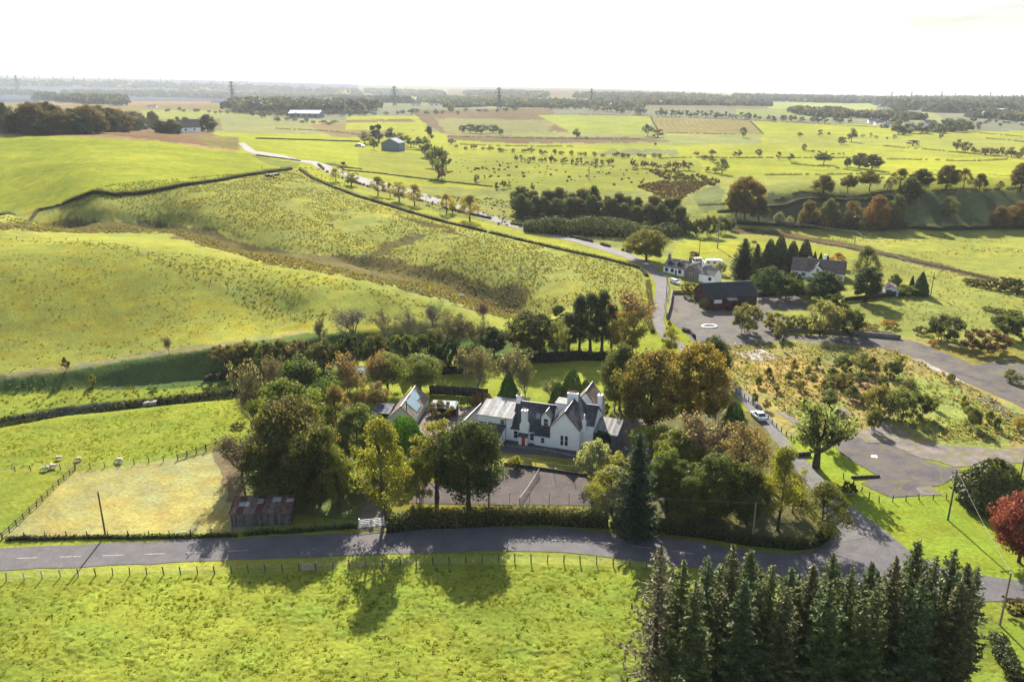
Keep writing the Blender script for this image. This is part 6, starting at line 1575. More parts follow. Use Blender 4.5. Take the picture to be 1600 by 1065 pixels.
def turbine_meshes():
    V, Q = tube([(0, 0, 0), (0, 0, 30), (0, 0, 60)], [3.6, 3.2, 2.6], 8); tw = mesh_np('tower', V, Q, [PYM])  # turbines dark, not white: their backlit look is put into the colour
    b = MB().box(-1.5, 1.5, -2.5, 4, 59, 62); nm = D.meshes.new('nacelle'); nm.from_pydata(b.v, [], b.f); nm.materials.append(PYM)
    bl = MB().add([(-1.6, 0, 0), (1.6, 0, 0), (2.6, 0, 8), (1.1, 0, 30), (-1.1, 0, 30), (-1.6, .8, 0), (1.6, .8, 0), (2.4, .8, 8), (1.1, .5, 30), (-1.1, .5, 30)], [(0, 1, 2, 3, 4), (9, 8, 7, 6, 5), (0, 5, 6, 1), (1, 6, 7, 2), (2, 7, 8, 3), (4, 9, 5, 0)])
    bm_ = D.meshes.new('blade'); bm_.from_pydata(bl.v, [], bl.f); bm_.materials.append(PYM); return tw, nm, bm_
TW, TN, TB = turbine_meshes()
ORD = ['first', 'second', 'third', 'fourth', 'fifth', 'sixth', 'seventh', 'eighth', 'ninth', 'tenth', 'eleventh', 'twelfth', 'thirteenth', 'fourteenth', 'fifteenth', 'sixteenth', 'seventeenth', 'eighteenth', 'nineteenth', 'twentieth', 'twenty-first', 'twenty-second', 'twenty-third', 'twenty-fourth', 'twenty-fifth', 'twenty-sixth', 'twenty-seventh', 'twenty-eighth', 'twenty-ninth', 'thirtieth']
TX = [(3, 111), (12, 110), (38, 113), (55, 113), (61, 114), (84, 114), (97, 115), (115, 113), (132, 116), (155, 117), (170, 117), (180, 115), (195, 118), (251, 116), (269, 118), (285, 119), (303, 120), (335, 120), (348, 121), (386, 123), (408, 122), (423, 123), (441, 122), (452, 124), (470, 125)]
for i, (px, yt) in enumerate(TX):
    _, x, y, z = far(px, 7600, 124); z = zat(x, y); h = max(world_top(x, y, z, yt), 35)
    o = empty('wind_turbine', (x, y, z - 2), .1 + (i % 3) * .25, f'{ORD[i]} wind turbine from the left on the hazy left skyline', 'wind turbine', 'wind turbines on the left skyline')
    s = h / 85; o.scale = (s * 1.7, s * 1.7, s)
    link(D.objects.new('tower', TW), o); link(D.objects.new('nacelle', TN), o)
    for k in range(3): q = D.objects.new('blade', TB); link(q, o); q.location = (0, -3, 60.5); q.rotation_euler = (0, (i * .7) + k * 2.094, 0)
g = ('w',) ; _, x, y, z = far(1068, 6500, 147); z = zat(x, y); o = empty('wind_turbine', (x, y, z), 0, 'single larger wind turbine standing alone right of the middle skyline', 'wind turbine')
s = world_top(x, y, z, 131) / 85; o.scale = (s, s, s); link(D.objects.new('tower', TW), o); link(D.objects.new('nacelle', TN), o)
for k in range(3): q = D.objects.new('blade', TB); link(q, o); q.location = (0, -3, 60.5); q.rotation_euler = (0, .3 + k * 2.094, 0)
# small things at the junction corner
g = G(1290, 838)
o = empty('corner_sign', G(1287, 822), .3, 'small white sign board on a post at the hedge corner of the junction', 'sign')
MB().cyl((0, 0, -.2), (0, 0, 1.0), .05, .05, 6).build('post', M['wood'], o); MB().box(-.55, .55, -.04, .04, .8, 1.35).build('board', M['white'], o)
# ------------------------------------------------------------------ planting
DG = (.030, .042, .012); MG = (.05, .065, .016); YG = (.12, .12, .02); LG = (.085, .10, .022); OR = (.19, .105, .022); BR = (.075, .062, .034)
TWG = (.10, .085, .04); SIL = (.15, .16, .085); YEL = (.20, .16, .022); BRT = (.055, .11, .012); NG = (.022, .034, .018); BG = (.035, .052, .030)
O = ['first', 'second', 'third', 'fourth', 'fifth', 'sixth', 'seventh', 'eighth', 'ninth', 'tenth', 'eleventh', 'twelfth', 'thirteenth', 'fourteenth', 'fifteenth', 'sixteenth', 'seventeenth', 'eighteenth', 'nineteenth', 'twentieth']
T = tree
# --- around the big house
T('oak2', 732, 792, 655, 132, DG, 'large dark green sycamore standing beside the tennis court, in front of the house', aut=.06)
T('airy1', 601, 810, 652, 98, YG, 'tall open yellow-green tree by the white gate', aut=.1)
T('airy2', 683, 778, 648, 92, (.11, .105, .02), 'yellowing tree between the gate tree and the dark sycamore', aut=.25)
T('bush1', 655, 782, 705, 60, LG, 'light green bush at the foot of the yellowing tree', cat='bush', aut=.1)
T('oak1', 478, 690, 556, 118, (.042, .062, .014), 'rounded dark green oak at the back of the left tree group', aut=.08)
T('oak3', 462, 725, 588, 128, (.07, .085, .018), 'broad olive oak in the middle of the left tree group', aut=.12)
T('oak2', 455, 762, 618, 135, (.055, .055, .016), 'oak with russet top near the front of the left tree group', aut=.3)
T('oak1', 440, 776, 662, 125, (.045, .052, .016), 'dark brownish oak leaning over the plank shed', aut=.2)
T('dome', 500, 788, 664, 112, (.042, .048, .014), 'wide dark oak right of the plank shed', aut=.3)
T('airy2', 532, 800, 690, 60, LG, 'slim light green tree between the dark oaks and the gate tree', aut=.15)
T('twiggy1', 405, 700, 563, 62, (.10, .09, .04), 'tall grey twiggy tree at the left end of the tree group')
T('twiggy2', 384, 772, 672, 78, (.08, .07, .035), 'bare grey tree spreading over the dry paddock behind the shed')
T('twiggy1', 428, 640, 553, 45, (.10, .08, .04), 'pinkish grey twiggy tree above the rounded oak, left one')
T('twiggy2', 545, 640, 548, 60, (.14, .09, .035), 'pinkish brown twiggy tree left of the small white roof')
T('twiggy1', 588, 618, 553, 48, (.15, .095, .03), 'thin brown twiggy tree right of the small white roof')
T('airy2', 556, 648, 578, 58, (.12, .09, .035), 'orange-tan tree behind the patchy side roof, left one', aut=.2)
T('airy2', 588, 640, 595, 52, (.115, .085, .03), 'orange-brown tree behind the patchy side roof, right one', aut=.3)
T('airy1', 530, 700, 600, 55, (.10, .075, .035), 'dull brown tree beside the left oaks', aut=.4)
T('lumpy', 606, 610, 545, 66, (.10, .11, .025), 'lumpy yellow-green tree behind the solar-panelled outbuilding, left one')
T('lumpy', 657, 612, 548, 72, (.085, .10, .025), 'lumpy yellow-green tree behind the solar-panelled outbuilding, right one')
T('cone1', 636, 588, 534, 29, (.02, .035, .022), 'dark pointed cypress between the lumpy trees')
T('oak3', 562, 738, 627, 92, (.075, .09, .028), 'soft green tree in front of the patchy side roof')
T('bush2', 590, 765, 700, 60, LG, 'light green shrub behind the gate tree', cat='bush')
T('round_ever', 633, 722, 651, 78, (.05, .12, .008), 'dense bright green evergreen in front of the solar-panelled outbuilding')
T('bush2', 690, 648, 628, 55, BR, 'dark brown shrub in front of the greenhouse', cat='bush', aut=.4)
for i, (x, w) in enumerate(((722, 14), (733, 12), (745, 14), (753, 12))):
    T('bush3', x, 634, 620, w, MG, f'{O[i]} small round bush from the left in the row behind the yard', 'round bushes behind the yard', 'bush')
T('twiggy2', 730, 618, 540, 42, (.10, .09, .04), 'slim grey tree with bare trunk left of the twiggy willow')
T('twiggy1', 746, 620, 542, 46, (.11, .095, .035), 'slim twiggy tree behind the boarded fence')
T('twiggy2', 802, 628, 540, 76, (.105, .10, .03), 'broad twiggy olive willow behind the house')
T('twiggy1', 822, 632, 560, 40, (.10, .10, .03), 'small twiggy tree behind the roof ridge')
T('cone1', 795, 630, 579, 42, (.03, .075, .012), 'bright green conical conifer behind the house ridge')
T('cone2', 893, 642, 576, 52, (.03, .06, .014), 'tall green cypress behind the rear gable')
T('cone2', 872, 640, 596, 34, (.035, .06, .015), 'smaller green cypress left of the tall one')
T('cone2', 914, 640, 592, 32, (.025, .04, .012), 'dark cypress right of the tall one')
T('twiggy2', 858, 636, 592, 40, (.09, .10, .03), 'grey-green twiggy bush tree behind the dormer')
T('bush2', 752, 640, 612, 40, (.10, .06, .04), 'purplish shrub behind the pale roofs', cat='bush', aut=.3)
T('bush1', 925, 645, 622, 20, DG, 'dark round shrub right of the rear gable, left one', cat='bush')
T('bush1', 944, 650, 628, 20, DG, 'dark round shrub right of the rear gable, right one', cat='bush')
T('airy1', 960, 642, 602, 36, YG, 'small yellow-green tree at the lawn edge beside the autumn trees')
T('bush1', 805, 731, 712, 26, YG, 'small yellow-green bush at the upper court edge', cat='bush')
T('bush1', 928, 748, 684, 58, SIL, 'silvery pale shrub at the right corner of the house', cat='bush')
T('bush2', 940, 702, 672, 34, DG, 'dark green shrub under the veranda', cat='bush')
T('airy1', 955, 800, 728, 84, YG, 'yellow-green tree overhanging the right end of the court')
T('bush1', 965, 760, 706, 60, (.13, .13, .035), 'pale yellow-green shrub behind the dark fir', cat='bush')
T('fir', 992, 836, 674, 98, (.03, .048, .026), 'tall dark blue-green fir with pointed top at the hedge')
T('oak3', 1040, 800, 700, 78, MG, 'green tree right of the dark fir', aut=.05)
T('bush1', 1020, 720, 662, 86, (.10, .12, .018), 'bright green shrub bank behind the fir', cat='bush')
T('oak3', 1062, 755, 668, 92, (.09, .10, .022), 'leafy green tree behind the fir, right of the bright shrubs', aut=.1)
T('twiggy2', 1098, 758, 641, 84, (.14, .105, .055), 'pinkish brown twiggy tree in the thicket right of the house')
T('airy2', 1160, 768, 654, 96, (.125, .095, .04), 'tan brown tree at the lane edge in the thicket', aut=.25)
T('oak3', 1112, 812, 708, 100, MG, 'dark green tree in the front of the thicket, above the lower hedge', aut=.1)
T('oak1', 1165, 818, 722, 80, (.05, .06, .016), 'dark green tree right of the pale telegraph pole', aut=.15)
T('airy1', 1215, 828, 692, 72, YG, 'open yellow-green tree at the lane side of the thicket')
T('airy1', 1075, 826, 742, 66, MG, 'shaded green tree above the hedge right of the fir')
T('airy1', 1282, 846, 752, 80, (.07, .075, .018), 'small dark open tree at the hedge corner of the junction', aut=.2)
T('airy2', 1238, 800, 735, 44, (.06, .06, .018), 'dark slim tree near the junction corner', aut=.2)
T('twiggy1', 1118, 662, 600, 66, (.09, .045, .045), 'purple-leaved tree at the head of the drive')
T('cone2', 1146, 668, 627, 44, (.045, .095, .012), 'bright green conifer between purple tree and lane')
T('bush1', 1080, 655, 628, 40, (.09, .12, .015), 'light green bush behind the purple-leaved tree', cat='bush')
T('gnarled', 1275, 730, 628, 96, (.095, .115, .04), 'gnarled ivy-clad tree with thick dark limbs right of the lane')
T('bush1', 1297, 702, 655, 36, DG, 'dark bush behind the gnarled tree', cat='bush')
# --- autumn trees behind the drive
T('oak3', 968, 640, 530, 72, (.05, .058, .02), 'dark green tree with knobbly crown left of the autumn trees')
T('dome', 1012, 672, 545, 118, (.075, .068, .018), 'large autumn tree with orange top, left of the pair', aut=.62)
T('dome', 1088, 660, 534, 116, (.135, .105, .02), 'large golden autumn tree, right of the pair', aut=.45)
T('oak1', 1112, 590, 524, 66, DG, 'dark green tree behind the golden tree')
T('airy2', 1046, 556, 507, 34, (.13, .13, .02), 'small yellow-green birch at the lower car park entrance')
T('bush1', 1040, 600, 540, 50, (.12, .10, .025), 'yellow-brown bush between the autumn trees and the lane', cat='bush', aut=.3)
T('twiggy2', 988, 548, 452, 88, (.15, .095, .028), 'orange beech with dark spreading branches beside the lane')
T('airy2', 975, 560, 480, 70, (.12, .10, .02), 'green and yellow tree below the orange beech', aut=.4)
for i, (x, y, t, w, k, c) in enumerate(((888, 548, 484, 34, 'poplar', (.05, .06, .025)), (905, 549, 455, 34, 'poplar', NG), (922, 548, 450, 38, 'poplar', (.05, .06, .03)), (940, 548, 446, 36, 'poplar', (.045, .06, .02)), (955, 546, 470, 34, 'poplar', DG))):
    T(k, x, y, t, w, c, f'{O[i]} of the tall dark slender trees above the lawn, counted from the left', 'tall dark trees above the lawn')
T('dome', 828, 558, 484, 88, (.04, .045, .014), 'dark rounded tree with brown rim above the lawn', aut=.22)
T('oak3', 772, 556, 509, 46, NG, 'dark round holly left of the brown-rimmed tree')
T('airy2', 870, 560, 496, 46, (.10, .105, .03), 'pale green willow right of the brown-rimmed tree', aut=.1)
T('twiggy1', 757, 507, 470, 30, (.10, .06, .05), 'small reddish bare tree alone above the belt')
T('bush1', 873, 496, 476, 26, (.02, .028, .01), 'dark gorse bush on the slope above the dark trees', cat='bush')
# --- burn side belt
T('bare1', 556, 545, 474, 76, TWG, 'large bare branching ash in the belt along the burn')
T('bare2', 600, 545, 478, 50, TWG, 'bare ash right of the largest one in the belt')
T('bare2', 640, 545, 478, 48, TWG, 'bare ash in the middle of the belt')
T('bare1', 680, 540, 470, 46, TWG, 'bare ash near the right end of the belt')
T('twiggy1', 500, 545, 498, 24, BR, 'narrow brown shrub tree at the left end of the belt')
T('twiggy1', 712, 560, 484, 72, (.085, .08, .025), 'dense twiggy olive tree in the belt')
T('twiggy2', 745, 560, 496, 50, (.07, .065, .022), 'dark twiggy tree next to the holly')
T('twiggy1', 265, 553, 526, 17, BR, 'small lone shrub tree on the bank edge, right one')
T('bush3', 104, 577, 556, 13, BR, 'small lone reddish shrub on the bank edge, left one', cat='bush')
for i, (x, y, t, w, c) in enumerate(((350, 570, 538, 56, BR), (382, 566, 530, 50, (.10, .09, .03)), (412, 572, 532, 52, MG), (442, 570, 528, 46, (.05, .05, .02)), (470, 578, 530, 56, BR), (505, 580, 528, 54, (.06, .06, .025)), (545, 578, 522, 58, DG), (588, 574, 520, 56, (.04, .045, .015)), (628, 572, 520, 54, MG), (668, 572, 516, 58, DG), (704, 580, 530, 50, NG), (735, 582, 536, 50, DG))):
    T('bush1' if i % 2 else 'bush2', x, y, t, w, c, f'{O[i]} of the dark thicket bushes along the burn, counted from the left', 'thicket bushes along the burn', 'bush', aut=.0)
T('bush2', 372, 668, 660, 26, (.05, .05, .02), 'low dark bush in the pasture left of the tall twiggy tree', cat='bush')
T('bush3', 145, 600, 583, 12, YG, 'pale weed bush in the shaded hollow', cat='bush')
T('bush1', 1040, 770, 690, 50, LG, 'light bush behind the dark fir', cat='bush')
# --- spruce belt, front right
SPR = [(1018, 1092, 852, 66, 4), (1052, 1098, 872, 44, 1), (1088, 1090, 866, 48, 3), (1122, 1100, 848, 46, 1), (1150, 1085, 856, 52, 2), (1182, 1105, 880, 48, 3), (1212, 1090, 884, 46, 1), (1243, 1100, 880, 48, 2), (1272, 1086, 862, 48, 1), (1300, 1105, 884, 44, 3), (1330, 1092, 876, 46, 2), (1362, 1104, 868, 46, 1), (1392, 1088, 842, 54, 2), (1420, 1104, 866, 46, 3), (1448, 1090, 856, 46, 1), (1474, 1078, 878, 46, 2), (1492, 1062, 884, 40, 3),
      (1040, 1065, 890, 40, 3), (1110, 1062, 878, 42, 3), (1170, 1060, 886, 44, 1), (1228, 1062, 895, 42, 3), (1288, 1058, 892, 42, 3), (1345, 1060, 890, 42, 1), (1405, 1060, 880, 42, 3), (1460, 1050, 890, 40, 1),
      (1070, 1135, 905, 56, 3), (1140, 1140, 902, 56, 1), (1205, 1138, 915, 54, 3), (1265, 1142, 905, 56, 1), (1335, 1140, 908, 56, 3), (1400, 1136, 900, 56, 1), (1460, 1120, 905, 50, 2)]
SPL = ['thin browning spruce with bare lower branches at the left end of the belt', 'slim dark spruce second in the front row', 'ragged spruce third in the front row', 'pointed spruce with pale tip over the road', 'full blue-green spruce left of the gap', 'ragged spruce below the road bend', 'slim spruce at the middle of the front row', 'full dark spruce in the middle of the front row', 'pointed spruce rising above the middle', 'ragged spruce right of the pointed one', 'full spruce before the lane mouth', 'slim spruce before the lane mouth', 'tallest spruce rising against the bright lawn', 'ragged spruce right of the tallest', 'pointed spruce near the red maple side', 'full spruce near the right end', 'last spruce at the right end of the belt beside the pole']
bk = 0
for i, (x, y, t, w, k) in enumerate(SPR):
    lb = SPL[i] if i < 17 else (f'{O[i - 17]} spruce from the left in the back row of the belt' if i < 25 else f'{O[i - 25]} spruce from the left in the nearest row of the belt')
    T(f'spruce{k}', x, y, t, w * 2.2, [(.062, .085, .03), (.07, .09, .03), (.055, .078, .033), (.074, .078, .032)][i % 4] if i else (.085, .08, .042), lb, 'spruces of the belt by the road', name='spruce')
# --- lower right garden
T('round_ever', 1546, 788, 719, 108, (.05, .06, .022), 'large rounded laurel bush at the edge of the bright lawn', cat='bush')
T('dome', 1592, 878, 768, 112, (.115, .032, .024), 'red Japanese maple at the right edge of the lawn')
T('bush2', 1585, 958, 938, 50, (.03, .02, .012), 'dark border shrub with red flowers behind the roadside pole', cat='bush', aut=.6)
T('bush2', 1326, 774, 752, 26, (.03, .04, .012), 'small dark shrub by the leaning fence', cat='bush')
# --- cottages and valley
T('dome', 1010, 407, 357, 74, (.085, .085, .018), 'dark round tree with golden top at the lane bend by the cottage', aut=.35)
for x, y, t, w, k, c, lb in ((1160, 434, 372, 56, 'fir', (.035, .045, .022), 'broad dark conifer right of the cottages'), (1180, 428, 380, 36, 'fir', (.04, .05, .022), 'grey-green conifer behind the broad dark one'), (1200, 425, 373, 34, 'cone2', NG, 'dark conifer first of the clump behind the hall'), (1216, 420, 368, 36, 'cone2', NG, 'tallest dark conifer of the clump behind the hall'), (1236, 420, 376, 30, 'cone2', (.02, .03, .014), 'dark conifer third of the clump behind the hall'), (1256, 418, 373, 30, 'cone2', NG, 'dark conifer last of the clump behind the hall'),
    (1178, 380, 376, 10, 'bush1', DG, 'tiny dark shrub above the conifer clump'), (1272, 412, 392, 10, 'cone1', NG, 'slim dark cypress left of the bungalow chimney'), (1281, 414, 394, 10, 'cone1', NG, 'slim dark cypress in front of the bungalow ridge'), (1292, 415, 398, 10, 'cone1', NG, 'slim dark cypress right of the bungalow chimney'),
    (1350, 448, 382, 46, 'airy1', (.07, .075, .03), 'open eucalyptus behind the bungalow'), (1352, 472, 414, 54, 'oak3', NG, 'dark spreading evergreen right of the bungalow'), (1288, 474, 422, 62, 'oak3', (.03, .045, .02), 'dark evergreen in front of the bungalow'), (1266, 466, 432, 32, 'airy2', (.09, .10, .045), 'silvery green shrub tree in front of the bungalow'), (1246, 458, 427, 26, 'cone1', (.05, .065, .015), 'small olive cypress at the left end of the bungalow'), (1226, 424, 414, 12, 'bush1', YEL, 'small yellow bush near the bungalow gable'),
    (1437, 461, 424, 30, 'cone1', (.035, .06, .015), 'clipped cone tree beside the transformer pole'), (1397, 452, 427, 22, 'oak3', (.07, .085, .03), 'small round tree behind the white garage'), (1424, 450, 430, 10, 'cone1', DG, 'slim dark shrub left of the clipped cone'), (1308, 418, 394, 26, 'airy1', (.20, .11, .03), 'orange shrub behind the bungalow roof'), (1415, 462, 444, 40, 'bush1', MG, 'green bush behind the boarded fence'),
    (1200, 462, 414, 60, 'bush1', (.03, .045, .022), 'dark bush mass between hall and conifers'), (1232, 466, 430, 50, 'bush1', DG, 'dark bush mass left of the bungalow'), (1300, 492, 458, 50, 'bush2', DG, 'dark low bushes below the bungalow evergreens'), (1076, 462, 440, 34, 'bush2', (.11, .11, .025), 'clipped green bush between cottage and hall'), (1238, 440, 422, 12, 'bush1', MG, 'little bush by the bungalow corner'), (1100, 486, 466, 18, 'bush1', DG, 'dark ivy bush at the corner of the brick hall'),
    (1125, 428, 408, 22, 'bush1', (.16, .15, .09), 'pale shrub in front of the caravan'), (1084, 402, 392, 20, 'bush1', BR, 'brown shrub behind the cottage chimney'),
    (1167, 520, 472, 54, 'bush1', (.10, .10, .04), 'round olive tree in front of the brick hall'), (1286, 524, 467, 70, 'bush1', (.12, .115, .045), 'large pale olive bush above the stone wall'), (1328, 524, 480, 46, 'bush1', (.045, .055, .02), 'dark green bush right of the large pale one'), (1216, 528, 497, 26, 'bush1', (.13, .125, .06), 'small round silvery bush by the stone wall'), (1245, 516, 492, 46, 'bush2', (.09, .10, .03), 'low green bush behind the small silvery one'), (1205, 514, 486, 44, 'bush2', YG, 'yellow-green hedge bush right of the olive tree'),
    (1476, 532, 490, 62, 'bush1', (.04, .045, .02), 'dark round bush at the end of the stone wall'), (1565, 528, 490, 48, 'bush1', (.045, .055, .02), 'dark green bush on the far right slope'), (1600, 532, 496, 44, 'bush1', DG, 'dark bush cut by the right picture edge'), (1535, 548, 516, 84, 'bush2', (.06, .035, .02), 'low dark red-brown bramble on the right'), (1390, 512, 500, 30, 'bush2', OR, 'orange bracken clump above the stone wall end'), (1360, 515, 505, 28, 'bush2', (.14, .12, .06), 'pale bracken clump above the stone wall'),
    (1440, 522, 510, 30, 'bush2', BR, 'brown bracken left of the dark round bush'), (1458, 540, 530, 20, 'bush2', OR, 'orange heather clump by the road bend'), (1586, 455, 434, 26, 'bush1', DG, 'dark gorse at the right end of the gorse line'), (1045, 520, 500, 14, 'bush3', YEL, 'small yellow sapling by the car park corner')):
    nm = 'bush' if 'bush' in k else None
    T(k, x, y, t, w, c, lb, cat='bush' if nm else 'tree', aut=.08)
for i, (x, y, t, w) in enumerate(((1512, 444, 434, 22), (1528, 447, 436, 26), (1546, 451, 437, 26), (1562, 455, 440, 26), (1570, 450, 432, 34), (1590, 460, 446, 26))):
    T('bush2', x, y, t, w, (.05, .045, .022), f'{O[i]} of the low gorse bushes on the right slope, from the left', 'gorse bushes on the right slope', 'bush')
for i, (x, y, t, w) in enumerate(((1545, 485, 479, 24), (1562, 490, 482, 26), (1582, 494, 484, 30))):
    T('bush2', x, y, t, w, (.05, .065, .02), f'{O[i]} of the flat dark bushes below the gorse, from the left', 'flat bushes below the gorse', 'bush')
for i, (x, y, t, w, c) in enumerate(((1217, 349, 330, 20, SIL), (1233, 350, 336, 15, SIL), (1262, 354, 312, 34, (.09, .065, .025)), (1294, 354, 308, 34, (.06, .07, .03)), (1330, 355, 310, 38, (.07, .055, .022)), (1368, 356, 304, 44, (.11, .06, .018)), (1398, 354, 302, 34, (.06, .065, .03)), (1482, 337, 304, 34, (.09, .10, .04)), (1560, 354, 321, 34, (.07, .05, .025)), (1590, 354, 313, 40, (.09, .06, .025)), (1612, 350, 300, 40, (.06, .05, .02)))):
    T(('oak3', 'airy2', 'oak1')[i % 3], x, y, t, w, c, f'{O[i]} from the left of the autumn trees standing in the shaded valley bottom', 'trees in the valley bottom', aut=.25, sink=1.5)
for i, (x, y, t, w, k, c) in enumerate(((1286, 305, 272, 38, 'oak1', (.07, .06, .018)), (1324, 301, 271, 30, 'flat', (.06, .055, .02)), (1358, 299, 264, 40, 'flat', (.09, .08, .025)), (1386, 300, 280, 14, 'airy1', (.09, .085, .03)), (1404, 299, 262, 34, 'airy1', (.075, .07, .02)), (1420, 322, 275, 38, 'oak3', DG), (1438, 297, 262, 42, 'oak3', (.05, .045, .014)), (1478, 296, 256, 42, 'oak3', (.055, .05, .016)), (1505, 296, 262, 26, 'airy1', (.09, .07, .022)), (1530, 297, 270, 24, 'oak1', (.07, .065, .03)), (1562, 297, 282, 12, 'airy1', (.07, .065, .02)), (1594, 299, 252, 42, 'oak3', (.05, .045, .014)))):
    T(k, x, y, t, w, c, f'{O[i]} from the left in the row of field trees above the shaded valley', 'field trees above the valley', aut=.3)
for i, (x, y, t, w, c) in enumerate(((1324, 261, 246, 14, DG), (1342, 263, 238, 28, (.04, .04, .014)), (1362, 266, 240, 38, (.05, .04, .014)))):
    T('oak3', x, y, t, w, c, f'{O[i]} from the left of the clump of dark trees by the yellow field', 'clump by the yellow field', aut=.2)
T('flat', 1287, 257, 238, 30, (.05, .055, .018), 'lone flat-topped tree in the bright field left of the clump')
T('dome', 1163, 340, 274, 62, (.10, .065, .02), 'big rounded tree with orange top at the left end of the valley', aut=.55)
T('oak3', 1150, 338, 288, 40, (.06, .055, .02), 'dark tree half behind the orange-topped one', aut=.2)
T('oak1', 1185, 346, 306, 34, (.045, .045, .018), 'dark brown bushy tree right of the orange-topped one', aut=.3)
T('airy1', 1128, 272, 247, 24, (.09, .105, .035), 'pale green willow at the right end of the hayfield')
for i, (x, y, t, w) in enumerate(((1074, 368, 342, 22), (1090, 370, 340, 24), (1108, 370, 334, 30), (1128, 366, 336, 34), (1142, 360, 340, 16))):
    T('bush1', x, y, t, w, (.05, .055, .022), f'{O[i]} from the left of the dark bushes around the lighting mast', 'bushes around the lighting mast', 'bush', aut=.15)
# plantation block above the lane
r = random.Random(3); n = 0
PL = []
for row, (y0, y1, t0, t1, m_) in enumerate(((341, 362, 300, 322, 15), (333, 352, 290, 308, 14))):
    for i in range(m_):
        f = i / (m_ - 1); PL.append((818 + f * 242 + r.uniform(-5, 5) - row * 4, y0 + (y1 - y0) * f, t0 + (t1 - t0) * f ** 1.3 + r.uniform(-4, 5) - (8 if i in (6,) else 0), 34 + r.uniform(-5, 8), row))
PL.sort(key=lambda q: (q[4], q[0]))
for i, (x, y, t, w, row) in enumerate(PL):
    k = i if row == 0 else i - 15
    T(('oak3', 'poplar', 'oak1')[i % 3], x, y, t, w if i % 3 != 1 else w * .75, ((.045, .055, .022), (.055, .065, .025), (.05, .05, .02))[i % 3], f'{O[k]} from the left in the {"front" if row == 0 else "back"} row of the dense wood above the lane', 'dense wood above the lane', aut=.1, sink=1.5)
# --- lane-side trees
for i, (x, y, t, w, c) in enumerate(((525, 284, 262, 22, (.14, .13, .035)), (549, 290, 269, 27, (.055, .06, .016)), (591, 306, 275, 28, (.075, .065, .02)), (610, 309, 284, 16, (.12, .10, .035)), (624, 315, 281, 30, (.10, .085, .03)), (648, 321, 287, 30, (.11, .095, .035)), (698, 334, 301, 27, (.13, .105, .03)), (707, 333, 308, 17, (.13, .11, .035)), (734, 345, 303, 36, (.09, .075, .018)))):
    T(('airy1', 'airy2', 'airy1')[i % 3], x, y, t, w, [min(.3, q * 1.7) for q in c], f'{O[i]} of the round trees along the winding lane, counted down from the bend', 'trees along the winding lane', aut=.25)
for i, (x, y, t, w, k, c) in enumerate(((685, 278, 222, 30, 'far4', (.05, .06, .025)), (676, 262, 226, 22, 'far1', MG), (697, 266, 232, 22, 'far3', TWG), (690, 283, 262, 18, 'farbush', (.10, .05, .035)), (670, 238, 193, 18, 'far3', MG), (664, 246, 214, 20, 'far1', (.05, .055, .025)), (655, 232, 213, 16, 'far2', DG), (642, 230, 214, 20, 'far1', MG), (628, 226, 206, 22, 'far1', (.08, .075, .02)), (612, 224, 198, 24, 'far1', DG), (592, 222, 192, 22, 'farcone', NG), (583, 222, 194, 20, 'farcone', NG), (570, 224, 204, 22, 'far1', (.07, .065, .03)), (578, 226, 212, 22, 'farbush', (.09, .10, .035)), (585, 234, 218, 14, 'farbush', DG), (706, 226, 216, 14, 'farbush', BR), (745, 284, 272, 11, 'farbush', (.07, .07, .03)), (776, 296, 284, 10, 'farcone', DG), (786, 295, 281, 12, 'farbush', MG), (795, 294, 286, 10, 'farbush', YG), (536, 268, 251, 12, 'far3', BR))):
    T(k, x, y, t, w, c, ['tall leafy column tree below the middle field strip', 'bushy tree behind the leafy column', 'grey twiggy tree right of the leafy column', 'red-brown bush at the foot of the leafy column', 'slim leaning tree above the farm group', 'green tree between the farm group and the leafy column', 'small dark tree at the track end', 'round tree right of the farm lawn', 'golden-green tree behind the barn', 'dark round tree behind the barn roof', 'dark spire conifer behind the barn, right one', 'dark spire conifer behind the barn, left one', 'brownish tree at the left of the barn group', 'pale rounded bush left of the barn', 'small dark bush touching the barn', 'brown bush where the hedge meets the leafy trees', 'small lone shrub in the pasture below the hayfield', 'small dark pointed bush in the pasture', 'lone dark bush right of the pointed one', 'small yellow bush right of the lone dark one', 'thin shrub on the dark peat patch'][i], cat='bush' if 'bush' in k else 'tree', aut=.1)
# --- top left woodland and farm trees
TL = [(5, 205, 157, 34), (25, 208, 172, 30), (55, 209, 157, 34), (38, 208, 166, 30), (78, 205, 157, 36), (95, 209, 170, 42), (62, 210, 182, 44), (118, 206, 168, 40), (140, 208, 162, 42), (122, 209, 174, 36), (160, 206, 163, 44), (180, 206, 168, 46), (205, 204, 172, 34), (218, 202, 180, 24), (240, 200, 172, 16)]
for i, (x, y, t, w) in enumerate(TL):
    T(('oak3', 'dome', 'oak2')[i % 3], x, y, t, w * 1.45, ((.035, .04, .016), (.045, .04, .018), (.06, .045, .02))[i % 3], f'{O[i]} tree, in planting order, of the dark rounded wood at the top left', 'dark rounded wood at the top left', aut=.12, sink=6)
for i, (x, y, t, w, k) in enumerate(((252, 208, 187, 30, 'oak3'), (270, 209, 185, 36, 'oak3'), (292, 203, 182, 24, 'airy1'), (305, 206, 190, 18, 'oak3'), (325, 206, 177, 34, 'oak3'), (278, 198, 181, 12, 'farcone'))):
    T(k, x, y, t, w, (.04, .045, .018) if i != 2 else MG, f'{O[i]} from the left of the trees around the white gabled farmhouse' if i < 5 else 'dark pointed tree behind the white gabled farmhouse', 'trees around the gabled farmhouse', aut=.15, sink=3)
FAR_TREES = []
